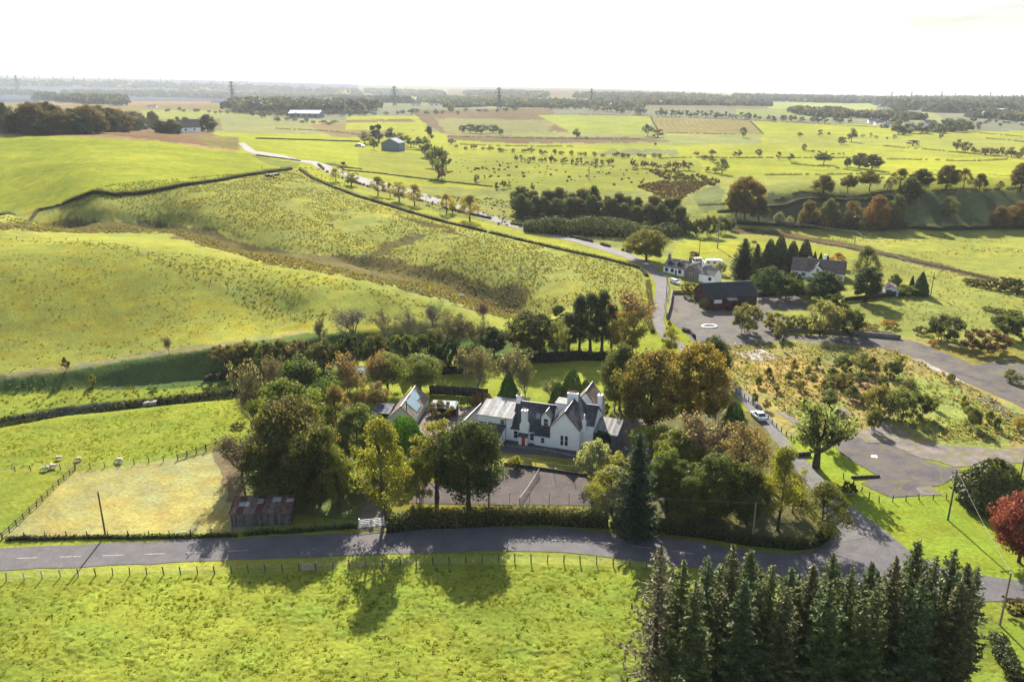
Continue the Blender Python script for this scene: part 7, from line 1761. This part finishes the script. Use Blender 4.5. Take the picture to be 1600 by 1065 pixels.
# --- rows of far trees
def row(pp, n, hpx, wpx, cols, what, group, kinds=('far1', 'far2', 'far3', 'far4'), seed=1, cat='tree', jy=1.2, var=.35, aut=.2):
    r = random.Random(seed); P = np.array(pp, float); cum = np.concatenate([[0], np.cumsum(np.hypot(*np.diff(P, axis=0).T))])
    xs = sorted(r.uniform(0, 1) * .6 / n * 1.2 + (i + .2) / n for i in range(n))
    for i, f in enumerate(xs):
        s = min(f, 1) * cum[-1]; x = np.interp(s, cum, P[:, 0]); y = np.interp(s, cum, P[:, 1]) + r.uniform(-jy, jy)
        k = kinds[r.randrange(len(kinds))]; h = hpx * r.uniform(1 - var, 1 + var)
        if any('bush' in q for q in kinds): T(k, x, y, y - h, wpx * r.uniform(1 - var, 1 + var), cols[r.randrange(len(cols))], f'{ORD[i]} from the left, {what}', group, 'bush', name='bush', aut=aut)
        else: FAR_TREES.append((k, x, y, y - h, wpx * r.uniform(1 - var, 1 + var), r.randrange(1000)))
FC = [(.055, .06, .03), (.07, .065, .035), (.045, .055, .028), (.08, .06, .03)]
row([(802, 172), (870, 170), (930, 172), (1000, 178)], 22, 9, 12, FC, 'round tree in the hedgerow behind the pale ploughed field', 'hedgerow behind the ploughed field', seed=1)
row([(1020, 180), (1100, 183), (1180, 187)], 26, 9, 9, FC, 'round tree in the close-set row above the ploughed field', 'close-set row above the ploughed field', seed=2, kinds=('far3', 'far1'))
row([(1182, 188), (1260, 191), (1330, 194)], 13, 9, 11, FC, 'small tree in the thinning row right of the ploughed field', 'thinning row right of the ploughed field', seed=3)
for i, (x, y, t, w) in enumerate(((867, 170, 160, 20), (930, 174, 163, 18), (955, 175, 162, 24), (970, 176, 162, 18), (1000, 179, 163, 28), (1120, 185, 174, 14), (1168, 187, 175, 16), (1206, 190, 180, 13), (901, 216, 200, 16), (916, 218, 213, 8), (1012, 213, 193, 22), (1028, 215, 201, 26), (964, 244, 236, 11), (1161, 215, 196, 12), (1113, 244, 233, 13), (1148, 246, 236, 10), (1155, 246, 233, 10), (1185, 245, 231, 13), (1024, 229, 222, 5), (1216, 249, 236, 11), (1235, 252, 239, 14), (1256, 236, 223, 9), (1250, 215, 206, 10), (1281, 213, 202, 11), (1330, 222, 199, 18), (1314, 226, 212, 18), (1295, 212, 206, 6), (1426, 228, 218, 26), (1495, 236, 216, 16), (1508, 238, 219, 18), (1520, 240, 229, 10), (1540, 242, 230, 30), (1580, 246, 229, 20), (1566, 238, 229, 9), (1600, 246, 227, 18), (1528, 203, 193, 12), (1470, 218, 206, 8), (705, 176, 162, 15), (643, 180, 169, 16), (680, 178, 170, 9), (832, 300, 284, 8), (715, 180, 172, 8), (1118, 270, 262, 20), (1105, 268, 260, 12), (743, 286, 276, 6))):
    T(('far1', 'far4', 'far2', 'far3')[i % 4], x, y, t, w, FC[i % 4], ['dark round tree over the left end of the hedgerow', 'flat dark tree in the hedgerow near the striped pylon', 'pale rounded tree in the hedgerow', 'small tree beside the broad hedgerow clump', 'broad dark hedgerow clump over the bright field', 'tree in the middle of the close-set row, taller than the rest', 'brown tree at the right end of the close-set row', 'dark ball tree at the left end of the thinning row', 'lone round tree with its shadow in the rough strip', 'tiny bush right of the lone round tree', 'taller of the two joined trees below the ploughed field', 'wider of the two joined trees below the ploughed field', 'dark round bush in the shrub row', 'bare grey tree at the corner of the ploughed field', 'lone tree on the field line, left of three', 'pair tree on the field line, left half', 'pair tree on the field line, right half', 'lone tree on the field line, right of three', 'tiny shrub in the far meadow', 'small brown tree at the field corner, upper', 'small dark ball tree below the field corner', 'reddish tree at the head of the bush line', 'small bushy tree in the upper bright field, left', 'small bushy tree in the upper bright field, right', 'bare pale tree left of the distant farm', 'round dark tree in the field below the bare pale tree', 'tiny shrub between upper field trees', 'grey bush group in the middle right field', 'green tree left of the right-hand hedge clump', 'green tree in the right-hand hedge clump', 'small grey shrub after the hedge clump', 'reddish grey thicket in the right hedge', 'brown tree near the right edge hedge', 'small flat tree standing clear of the right hedge', 'pale round tree at the right picture edge', 'tree right of the big distant wood', 'thin tree in front of the distant farm wood', 'dark rounded tree among hazy fields', 'brown bush left of the hazy fields', 'tiny round bush in the hazy fields', 'small shrub at the hayfield edge above the wood', 'tiny bush by the rough strip', 'grey willow bush at the hayfield end', 'small scrub bush at the hayfield end', 'tiny lone sapling in the pasture'][i], aut=.15)
row([(705, 232), (760, 236), (830, 240), (900, 243), (980, 246), (1040, 248)], 26, 7, 11, [(.06, .06, .025), (.08, .065, .03)], 'shrub in the upper of the two scrub rows beyond the hayfield', 'upper scrub row beyond the hayfield', ('farbush', 'far4'), 5)
row([(800, 252), (850, 254), (900, 257), (960, 259)], 20, 9, 9, [(.055, .055, .022), (.07, .06, .028)], 'shrub in the lower of the two scrub rows beyond the hayfield', 'lower scrub row beyond the hayfield', ('farbush', 'far3'), 6)
row([(985, 262), (1040, 265), (1080, 267)], 13, 12, 11, [(.075, .06, .035), (.09, .065, .035)], 'brown shrub at the right end of the hayfield', 'brown shrubs at the hayfield end', ('farbush', 'far3'), 7)
row([(1085, 244), (1110, 252), (1130, 266)], 7, 8, 12, FC, 'shrub on the slanting hedge right of the hayfield', 'slanting hedge shrubs', ('farbush', 'far4'), 8)
row([(1255, 236), (1285, 241), (1320, 242)], 10, 4, 5, [(.05, .05, .025)], 'tiny dark bush in the line from the reddish tree', 'line of tiny bushes', ('farbush',), 9, jy=.6)
row([(1330, 214), (1400, 218)], 6, 7, 8, FC, 'small shrub below the distant farm', 'shrubs below the distant farm', ('farbush', 'far3'), 10)
row([(1520, 240), (1560, 244), (1600, 248)], 7, 10, 14, [(.08, .06, .035), (.06, .06, .03)], 'shrub in the thick hedge at the right edge', 'thick hedge at the right edge', ('farbush', 'far4'), 11)
row([(1500, 196), (1545, 192), (1600, 196)], 14, 6, 9, FC, 'small tree in the scattered far group right of the big wood', 'scattered far group on the right', ('far1', 'far4'), 12, jy=4)
row([(390, 184), (430, 182), (520, 182), (575, 180)], 16, 9, 16, FC, 'rounded tree in front of the white-roofed barn wood', 'trees around the white-roofed barn', ('far1', 'far4', 'far3'), 13, jy=2)
row([(430, 188), (470, 192), (530, 194)], 9, 7, 13, FC, 'low bushy tree below the white-roofed barn', 'bushes below the white-roofed barn', ('farbush', 'far4'), 14, jy=3)
row([(250, 174), (300, 175), (340, 177)], 8, 6, 8, FC, 'small dark tree on the far moor', 'small trees on the far moor', ('far1', 'far4'), 15)
row([(340, 178), (400, 178)], 6, 9, 9, FC, 'small tree on the hedge right of the far moor', 'hedge trees right of the far moor', ('far3', 'far1'), 16)
row([(575, 178), (700, 176), (800, 176)], 14, 7, 11, FC, 'hazy tree on the mid distance moor edge', 'hazy trees on the moor edge', ('far1', 'far4'), 17, jy=3)
row([(1285, 172), (1340, 180), (1400, 188)], 10, 8, 12, FC, 'hazy tree left of the distant farm', 'hazy trees left of the distant farm', ('far1', 'far4', 'far3'), 18, jy=3)
for i, (x, y, t, w) in enumerate(((1400, 196, 178, 22), (1412, 190, 172, 22), (1404, 210, 186, 30), (1420, 208, 190, 26), (1440, 208, 190, 26), (1456, 206, 188, 24), (1470, 208, 192, 22), (1490, 206, 184, 36), (1510, 205, 188, 26), (1480, 202, 182, 26), (1500, 200, 184, 26), (1382, 200, 192, 16))):
    T(('far1', 'far4')[i % 2], x, y, t, w, (.04, .045, .022), f'{O[i]} from the farm side of the large dark trees around the distant farm', 'large trees around the distant farm', aut=.1, sink=4)
for i, (x, y, t, w) in enumerate(((735, 208, 192, 22), (752, 209, 193, 28), (770, 208, 193, 24), (783, 211, 200, 12), (722, 208, 194, 14))):
    T('far4', x, y, t, w, (.04, .05, .03), f'{O[i]} tree of the dark clump in the hazy middle moor', 'dark clump in the middle moor')
# --- woods that read as one mass
wood([(0, 148), (50, 149), (58, 156), (90, 158), (88, 152), (60, 147), (0, 144)], 22, (.035, .04, .028), 'dark plantation block behind the left pylon', 26, maxt=500, conifer=True)
wood([(95, 160), (150, 163), (190, 165), (190, 158), (150, 154), (95, 152)], 20, (.05, .055, .035), 'hazy broadleaf wood above the top left trees', 26, maxt=300)
wood([(100, 150), (300, 153), (500, 157), (640, 162), (640, 157), (500, 150), (300, 145), (100, 145)], 16, (.028, .032, .022), 'long dark plantation band across the left distance', 30, maxt=1500, conifer=True)
wood([(-100, 133), (200, 137), (420, 143), (560, 148), (560, 143), (400, 137), (200, 131), (-100, 128)], 13, (.026, .03, .026), 'blue hazy forest on the left far slope', 80, maxt=1300, conifer=True)
wood([(355, 174), (400, 178), (480, 178), (560, 178), (600, 174), (560, 168), (480, 168), (400, 164), (360, 166)], 22, (.045, .05, .028), 'wood around and behind the white-roofed barn', 22, maxt=420)
wood([(575, 147), (640, 151), (690, 152), (688, 146), (620, 143), (572, 142)], 18, (.05, .055, .04), 'hazy wood on the middle skyline, left', 40, maxt=500)
wood([(728, 149), (800, 151), (850, 153), (850, 148), (790, 144), (730, 146)], 14, (.05, .055, .04), 'hazy wood on the middle skyline, right', 40, maxt=500)
wood([(660, 160), (720, 163), (830, 163), (830, 157), (720, 155), (660, 154)], 12, (.05, .055, .035), 'hazy low wood under the middle skyline', 34, maxt=400)
wood([(900, 154), (980, 157), (1150, 160), (1172, 157), (1060, 150), (900, 149)], 14, (.04, .048, .034), 'long dark plantation right of the middle', 36, maxt=900, conifer=True)
wood([(1000, 164), (1100, 165), (1200, 166), (1200, 162), (1100, 160), (1000, 159)], 12, (.05, .05, .035), 'hazy hedgerow wood below the right plantation', 34, maxt=400)
wood([(1150, 157), (1290, 161), (1370, 162), (1370, 157), (1290, 155), (1150, 152)], 16, (.04, .045, .035), 'thin dark wood on the right skyline', 40, maxt=500)
wood([(1370, 166), (1420, 172), (1500, 178), (1572, 176), (1700, 166), (1700, 160), (1500, 156), (1372, 158)], 15, (.035, .042, .026), 'broad dark forest on the right skyline', 46, maxt=1300, conifer=True)
wood([(1235, 180), (1280, 183), (1325, 185), (1325, 178), (1280, 175), (1240, 175)], 12, (.055, .06, .04), 'grey-green copse left of the distant farm', 24, maxt=200)
wood([(1325, 184), (1400, 186), (1440, 190), (1440, 185), (1400, 180), (1330, 181)], 10, (.05, .055, .04), 'low hazy trees behind the distant farm', 24, maxt=200)
wood([(1520, 184), (1600, 190), (1700, 192), (1700, 184), (1600, 180), (1520, 179)], 11, (.045, .05, .035), 'hazy hedgerow trees at the far right', 24, maxt=300)
wood([(700, 168), (800, 168), (1000, 168), (1000, 163), (800, 162), (700, 163)], 9, (.05, .055, .035), 'thin hazy hedgerows in the middle distance', 40, maxt=300)
# --- the smallest hedgerow trees of the far fields, past the three hundred that show largest
def far_mass():
    Vs, Fs, As, Ms = [], [], [], []; o = 0; r = np.random.default_rng(5); cache = {}
    for k, x, y, yt, w, sd in FAR_TREES:
        me = KIND[k]['one']
        if k not in cache:
            v = np.empty(len(me.vertices) * 3, np.float32); me.vertices.foreach_get('co', v); q = np.empty(len(me.polygons) * 4, np.int32); me.polygons.foreach_get('vertices', q)
            a = np.empty(len(me.vertices) * 4, np.float32); me.color_attributes['Var'].data.foreach_get('color', a); m = np.empty(len(me.polygons), np.int32); me.polygons.foreach_get('material_index', m)
            cache[k] = (v.reshape(-1, 3), q.reshape(-1, 4), a.reshape(-1, 4), m)
        v, q, a, m = cache[k]; g = G(x, y); h = world_top(g.x, g.y, g.z, yt); R = w / 2 / px_per_m(g)
        an = sd; c, s = math.cos(an), math.sin(an); kx, kz = R / KIND[k]['R'], h / KIND[k]['h']
        Vs.append(np.column_stack([(v[:, 0] * c - v[:, 1] * s) * kx + g.x, (v[:, 0] * s + v[:, 1] * c) * kx + g.y, v[:, 2] * kz + g.z])); Fs.append(q + o); o += len(v); As.append(a); Ms.append(m)
    me = mesh_np('distant_trees', np.concatenate(Vs), np.concatenate(Fs), [LEAF, BARK], False, {'Var': np.concatenate(As)}); me.polygons.foreach_set('material_index', np.concatenate(Ms))
    ob = D.objects.new('distant_trees', me); ob.color = (.06, .062, .035, .05); link(ob); tag(ob, 'tiny hedgerow trees of the far fields, too many to tell apart', 'trees', None, 'stuff')
far_mass()
# --- hedges
HD = (.05, .048, .018)
hedge([(604, 829), (680, 823), (760, 818), (860, 817), (950, 822)], 2.9, 1.9, (.055, .06, .018), 'clipped beech hedge along the road below the tennis court', dens=34, rough=.12, aut=.3, maxn=52000)
hedge([(955, 823), (1050, 832), (1120, 841), (1180, 850), (1240, 857), (1275, 853), (1294, 838), (1299, 820)], 1.5, 1.4, (.035, .045, .014), 'low dark hedge curving round the junction corner', dens=34, rough=.2, maxn=40000)
hedge([(10, 843), (60, 842), (160, 840), (260, 840), (372, 837)], .55, .8, (.03, .035, .012), 'ragged low growth on the bank under the paddock fence', dens=26, rough=.6, maxn=12000)
hedge([(380, 836), (460, 831), (558, 824)], .6, .8, (.04, .05, .015), 'ragged low growth on the bank below the plank shed', dens=26, rough=.6)
hedge([(100, 319), (180, 306), (260, 296), (340, 284), (400, 273), (456, 265)], 2.0, 2.4, HD, 'long dark clipped hedge between the top left field and the rushy meadow', dens=7, rough=.15, maxn=20000)
hedge([(-100, 350), (0, 336), (60, 328), (104, 319)], .9, 2.0, BR, 'low brown scrub bank at the left end of the long hedge', dens=7, rough=.5)
hedge([(468, 266), (490, 280), (520, 293), (560, 308), (640, 332), (700, 349), (760, 363)], 1.4, 1.8, HD, 'dark hedge below the winding lane, upper stretch', dens=8, rough=.35)
hedge([(765, 364), (840, 382), (900, 396), (960, 409), (1000, 420), (1012, 432)], 1.2, 1.6, HD, 'dark hedge below the lane, lower stretch to the cottage bend', dens=10, rough=.35)
hedge([(498, 258), (508, 268), (530, 277), (556, 286), (600, 299), (650, 312), (700, 327), (760, 341), (840, 359), (920, 377), (985, 395)], 1.3, 1.5, HD, 'broken dark hedge on the far side of the lane', dens=8, rough=.4, gaps=.40)
hedge([(1020, 520), (1012, 500), (1016, 470), (1012, 440)], 1.3, 1.5, (.10, .09, .025), 'yellowing verge hedge left of the lane above the orange beech', dens=14, rough=.5)
hedge([(400, 217), (480, 219), (562, 222)], 1.6, 2.5, HD, 'dark hedge between the two bright fields left of the barn', dens=3, rough=.2)
hedge([(470, 252), (440, 248), (400, 243)], 1.0, 1.5, HD, 'short dark hedge on the far side of the upper lane', dens=4, rough=.3)
hedge([(534, 266), (600, 272), (680, 282), (770, 292)], .9, 1.6, HD, 'thin dark hedge line crossing the pasture right of the lane bend', dens=4, rough=.4)
hedge([(512, 256), (535, 262), (565, 264)], .9, 8, (.06, .045, .03), 'dark heap of cleared scrub on the pasture', dens=3, rough=.6)
hedge([(660, 236), (640, 234), (615, 233)], .8, 1.5, BR, 'low brown hedge in front of the farm lawn', dens=3)
FH = [([(718, 226), (770, 228), (830, 229), (900, 229)], 'thin hedge beyond the upper scrub row'), ([(1030, 248), (1120, 247), (1250, 247), (1330, 247)], 'straight dark hedge across the middle right fields'), ([(1195, 274), (1290, 273), (1340, 272), (1480, 274), (1600, 277)], 'thin dark hedge below the yellow field'), ([(838, 179), (930, 179), (1010, 182), (1100, 185), (1190, 189)], 'dark hedge under the close-set tree row'), ([(1190, 189), (1280, 194), (1370, 199)], 'dark hedge running to the distant farm'), ([(1040, 208), (1110, 209), (1150, 210)], 'hedge along the foot of the ploughed field'), ([(1016, 182), (1020, 190), (1030, 208)], 'hedge on the left side of the ploughed field'), ([(1172, 190), (1193, 210)], 'hedge on the right side of the ploughed field'), ([(1385, 249), (1440, 250), (1520, 252), (1580, 249)], 'hedge on the far edge of the yellow field'), ([(1380, 228), (1450, 234), (1540, 242)], 'hedge sloping through the right fields'), ([(1530, 208), (1600, 214), (1660, 217)], 'short dark hedge at the far right edge, upper'), ([(1540, 216), (1600, 222), (1660, 226)], 'short dark hedge at the far right edge, lower'), ([(1090, 321), (1160, 318), (1215, 312), (1290, 303), (1400, 297), (1500, 295), (1620, 294)], 'wire-topped hedge line along the rim of the shaded valley'), ([(1235, 256), (1300, 262), (1345, 268)], 'faint hedge curving below the lone flat-topped tree'), ([(700, 213), (800, 216), (900, 217), (1000, 218)], 'faint brown hedge across the rough middle fields'), ([(430, 201), (520, 206), (570, 212)], 'faint fence line in the rough field left of the barn')]
for k, (pp, lb) in enumerate(FH):
    hedge(pp, 1.1, 1.7, (.06, .055, .025), lb, dens=6, rough=.9, maxn=9000, leaf=.24, core=.35, gaps=.34)
hedge([(1120, 354), (1160, 358), (1215, 367), (1290, 382), (1360, 394), (1440, 411), (1500, 424), (1558, 438)], .55, 3.2, (.07, .055, .03), 'brown sunken field ditch with rough growth across the valley pasture', name='ditch_growth', dens=7, rough=.6, maxn=16000)
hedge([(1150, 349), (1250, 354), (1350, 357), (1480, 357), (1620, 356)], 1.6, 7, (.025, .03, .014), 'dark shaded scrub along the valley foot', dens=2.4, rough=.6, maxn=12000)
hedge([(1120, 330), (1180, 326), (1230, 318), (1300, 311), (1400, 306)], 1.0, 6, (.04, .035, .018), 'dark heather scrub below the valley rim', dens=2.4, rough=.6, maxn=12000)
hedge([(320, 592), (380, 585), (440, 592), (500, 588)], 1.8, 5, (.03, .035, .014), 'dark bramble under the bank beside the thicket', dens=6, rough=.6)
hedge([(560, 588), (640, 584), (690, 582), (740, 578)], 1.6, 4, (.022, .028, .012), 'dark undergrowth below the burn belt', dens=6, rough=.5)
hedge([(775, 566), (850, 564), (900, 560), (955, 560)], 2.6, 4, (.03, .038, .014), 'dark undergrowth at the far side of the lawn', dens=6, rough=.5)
hedge([(1180, 462), (1240, 458), (1300, 462)], 2.4, 4, (.03, .042, .02), 'dark shrub hedge behind the rear car park', dens=6, rough=.4)
hedge([(1150, 425), (1190, 434), (1230, 440)], 2.4, 4, (.03, .042, .02), 'tall dark hedge joining conifers and bungalow', dens=8, rough=.4)
hedge([(1200, 509), (1280, 512), (1340, 518), (1400, 524)], .9, 2.5, (.15, .10, .05), 'dry orange grass strip above the stone wall', name='dry_grass_strip', dens=9, rough=.5)
hedge([(818, 361), (880, 366), (940, 368), (1000, 370), (1055, 366)], 6, 9, (.05, .058, .024), 'leafy understorey along the front of the dense wood above the lane', name='understorey', dens=6, rough=1, leaf=.4, core=.4)
hedge([(1245, 354), (1300, 356), (1360, 357), (1415, 356)], 4.5, 8, (.055, .055, .024), 'leafy understorey between the trees of the valley bottom', name='understorey', dens=6, rough=1, leaf=.4, aut=.2, core=.4)
hedge([(1590, 1070), (1570, 1030), (1560, 1000)], 1.6, 2.0, (.035, .045, .014), 'rounded dark garden hedge at the bottom right corner', dens=30, rough=.15)
# --- waste ground scrub
r = random.Random(11); WP = []
CL = [(1318, 580, 552, 34), (1345, 582, 548, 30), (1362, 585, 556, 26), (1392, 590, 562, 30), (1404, 588, 552, 16), (1300, 598, 574, 34), (1318, 606, 580, 36), (1295, 636, 606, 34), (1330, 626, 600, 28), (1404, 656, 602, 56), (1370, 648, 598, 44), (1436, 652, 612, 42), (1364, 672, 638, 26), (1516, 668, 632, 34), (1240, 580, 560, 14), (1222, 548, 523, 6), (1262, 588, 570, 16), (1275, 575, 556, 16), (1250, 610, 592, 20), (1232, 596, 578, 18), (1345, 600, 580, 22), (1378, 604, 584, 20), (1420, 606, 590, 24), (1200, 590, 572, 16), (1185, 604, 586, 14), (1212, 612, 596, 16), (1505, 640, 616, 14), (1556, 672, 650, 12), (1590, 670, 650, 26), (1580, 596, 576, 30), (1485, 596, 582, 14), (1270, 600, 580, 14), (1288, 610, 592, 16), (1350, 632, 612, 18), (1460, 640, 618, 16), (1382, 612, 596, 14), (1178, 630, 612, 14), (1196, 640, 622, 14), (1256, 640, 622, 16), (1545, 660, 640, 14)]
CL = [(c[0] + j * .01, *c[1:]) for j, c in enumerate(CL)]
CL2 = sorted(c[0] for j, c in enumerate(CL) if j not in (0, 3, 5, 7, 9, 10, 11, 12, 13, 15, 28))
for i, (x, y, t, w) in enumerate(CL):
    lb = {9: 'largest dark willow bush of the waste ground', 10: 'grey-green willow left of the largest bush', 11: 'dark bush right of the largest one', 12: 'silvery small bush at the cracked floor edge', 13: 'lone bush near the old slabs on the right', 0: 'dark green sapling clump nearest the tarmac bend', 3: 'dark sapling by the concrete strip', 5: 'grey willow clump in the upper waste ground', 15: 'thin stump-like sapling near the concrete slab', 28: 'yellow bush at the right edge of the waste ground', 7: 'dark bush near the head of the narrow lane'}.get(i) or f'{ORD[CL2.index(x)]} from the left of the small willows among the orange weeds'
    T(('bush1', 'airy2', 'bush3')[i % 3] if i not in (9, 10, 11, 12, 13) else 'bush1', x, y, t, w, ((.06, .07, .025), (.085, .095, .035), (.11, .10, .035), (.05, .06, .02))[i % 4] if i != 28 else YEL, lb, 'self-sown bushes of the waste ground', 'bush', name='bush', aut=.12)
# --- countless small growth
WASTE_P = [(1125, 540), (1230, 535), (1400, 548), (1480, 585), (1600, 650), (1600, 690), (1480, 690), (1390, 655), (1300, 680), (1215, 640), (1150, 600)]
tufts(WASTE_P, 1900, .30, .34, (.24, .20, .085), 'weeds', 'orange and tan weeds covering the waste ground', 8, 1, spread=.6, keepn=(11, .53))
tufts(WASTE_P, 2400, .30, .30, (.20, .22, .06), 'weeds', 'yellow-green weeds covering the waste ground', 8, 2, spread=.7, keepn=(9, .52))
tufts(WASTE_P, 700, .34, .55, (.28, .21, .14), 'willowherb', 'pinkish brown willowherb in patches on the waste ground', 9, 3, spread=.4, keepn=(12, .5))
MEAD = [(0, 340), (105, 322), (455, 268), (560, 312), (700, 352), (860, 388), (1000, 420), (1005, 465), (900, 480), (850, 490), (760, 470), (650, 440), (560, 415), (420, 385), (250, 352), (0, 350)]
tufts(MEAD, 17000, .42, .28, (.115, .11, .032), 'rushes', 'dark rush clumps dotted all over the sloping meadow', 6, 4, spread=.6, keepn=(16, .36))
tufts([(0, 352), (250, 356), (400, 396), (600, 436), (760, 466), (820, 485), (800, 500), (720, 478), (600, 445), (400, 408), (250, 362), (0, 360)], 3000, .7, .45, (.14, .12, .05), 'rushes', 'brown rushes filling the wet ditch', 7, 5, spread=.6)
tufts([(0, 372), (200, 384), (400, 412), (560, 445), (740, 495), (700, 520), (480, 505), (310, 440), (200, 395)], 1200, .5, .25, (.15, .14, .03), 'grass_tussocks', 'small dark tussocks on the field beyond the crest fence', 6, 6, spread=.7, keepn=(14, .45))
tufts([(0, 378), (200, 392), (320, 440), (470, 505), (400, 528), (270, 545), (120, 566), (0, 585)], 900, .42, .16, (.15, .15, .03), 'grass_tussocks', 'scattered tussocks on the rounded left hill', 6, 7, spread=.8, keepn=(12, .45))
tufts([(0, 600), (300, 600), (480, 570), (420, 615), (0, 665)], 350, .5, .25, (.10, .115, .025), 'grass_tussocks', 'tussocks in the hollow beside the burn', 6, 8, spread=.8)
tufts([(0, 652), (230, 623), (420, 606), (420, 618), (230, 636), (0, 670)], 700, .45, .3, (.045, .05, .018), 'bank_growth', 'rank growth along the burn channel', 7, 9, spread=.6)
tufts([(-60, 912), (360, 900), (620, 890), (800, 882), (970, 890), (1030, 910), (990, 1120), (-150, 1120)], 9000, .26, .09, (.20, .235, .02), 'grass_tufts', 'green grass tufts in the front pasture', 7, 10, spread=1.0, keepn=(3.0, .42))
tufts([(-60, 912), (360, 900), (620, 890), (800, 882), (970, 890), (1030, 910), (990, 1120), (-150, 1120)], 900, .34, .13, (.14, .18, .018), 'grass_tussocks', 'darker grass tussocks in the front pasture', 9, 11, spread=.9)
tufts([(0, 672), (230, 640), (390, 620), (385, 685), (280, 712), (118, 728), (0, 735)], 2500, .30, .12, (.19, .20, .02), 'grass_tufts', 'pasture tufts around the sheep', 6, 12, spread=1.0, keepn=(3.5, .42))
tufts([(1000, 1120), (1010, 1020), (1500, 1020), (1530, 1120)], 3000, .5, .35, (.13, .15, .025), 'undergrowth', 'rough growth under the spruce belt', 7, 13, spread=.8)
tufts([(600, 300), (760, 310), (1000, 320), (1000, 380), (850, 365), (700, 335)], 1200, .8, .5, (.06, .06, .022), 'rushes', 'rush clumps in the pasture right of the lane', 6, 14, spread=.6, keepn=(14, .42))
tufts([(995, 292), (1030, 283), (1110, 284), (1075, 306), (1055, 318), (1020, 303)], 700, 1.3, .9, (.05, .035, .02), 'rushes', 'dark brown rushes in the wet hayfield corner', 7, 15, spread=.6)
tufts([(400, 262), (560, 300), (560, 262), (430, 262)], 200, .7, .4, (.06, .06, .02), 'rushes', 'sparse rushes by the lane bend', 6, 16)
tufts([(1130, 350), (1600, 350), (1600, 420), (1400, 400), (1200, 365)], 700, .55, .22, (.13, .13, .028), 'grass_tussocks', 'sparse tussocks in the valley pasture', 6, 17, keepn=(14, .5))
tufts([(1350, 400), (1600, 440), (1600, 530), (1450, 510), (1340, 500)], 700, .5, .2, (.13, .13, .028), 'grass_tussocks', 'sparse tussocks on the right slope', 6, 18, keepn=(12, .45))
# rocks and bales on the hayfield: silage clumps

tufts([(1010, 266), (1050, 266), (1125, 280), (1118, 290), (1040, 280)], 130, 2.2, 1.3, (.05, .045, .022), 'rushes', 'black rush clumps at the right end of the hayfield', 9, 19, spread=.5)
tufts([(700, 248), (860, 254), (1000, 262), (1060, 275), (1000, 292), (800, 290), (700, 275)], 110, 1.6, .9, (.06, .055, .025), 'rushes', 'few dark clumps scattered in the striped hayfield', 9, 20, spread=.5)
# ------------------------------------------------------------------ haze
def build_haze():
    X0, X1, Y0, Y1, Z0, Z1 = -62000, 62000, -61000, 62000, ZMIN - 1.0, ZMAX
    me = D.meshes.new('haze')
    v = [(x, y, z) for z in (Z0, Z1) for x, y in ((X0, Y0), (X1, Y0), (X1, Y1), (X0, Y1))]
    me.from_pydata(v, [], [(3, 2, 1, 0), (4, 5, 6, 7), (0, 1, 5, 4), (1, 2, 6, 5), (2, 3, 7, 6), (3, 0, 4, 7)])
    m = D.materials.new('haze_air'); m.use_nodes = True
    nt = m.node_tree; nt.nodes.remove(nt.nodes['Principled BSDF'])
    pv = nt.nodes.new('ShaderNodeVolumePrincipled')
    pv.inputs['Color'].default_value = (.84, .92, 1.0, 1)
    pv.inputs['Density'].default_value = HAZE_D
    pv.inputs['Anisotropy'].default_value = .2
    nt.links.new(pv.outputs[0], nt.nodes['Material Output'].inputs['Volume'])
    me.materials.append(m)
    o = link(D.objects.new('haze', me)); o['kind'] = 'stuff'
    o['label'] = 'pale haze thickening towards the far hills'; o['category'] = 'haze'
ZMIN, ZMAX = -8.0, 0
for o in D.objects:
    if o.type == 'MESH' and o.name == 'ground':
        a = np.empty(len(o.data.vertices) * 3, np.float32); o.data.vertices.foreach_get('co', a)
        ZMIN = float(a[2::3].min()); ZMAX = max(float(a[2::3].max()) + 40, CAM_H + 5)
print('Z range', ZMIN, ZMAX)
HAZE_D = 0.000046
build_haze()
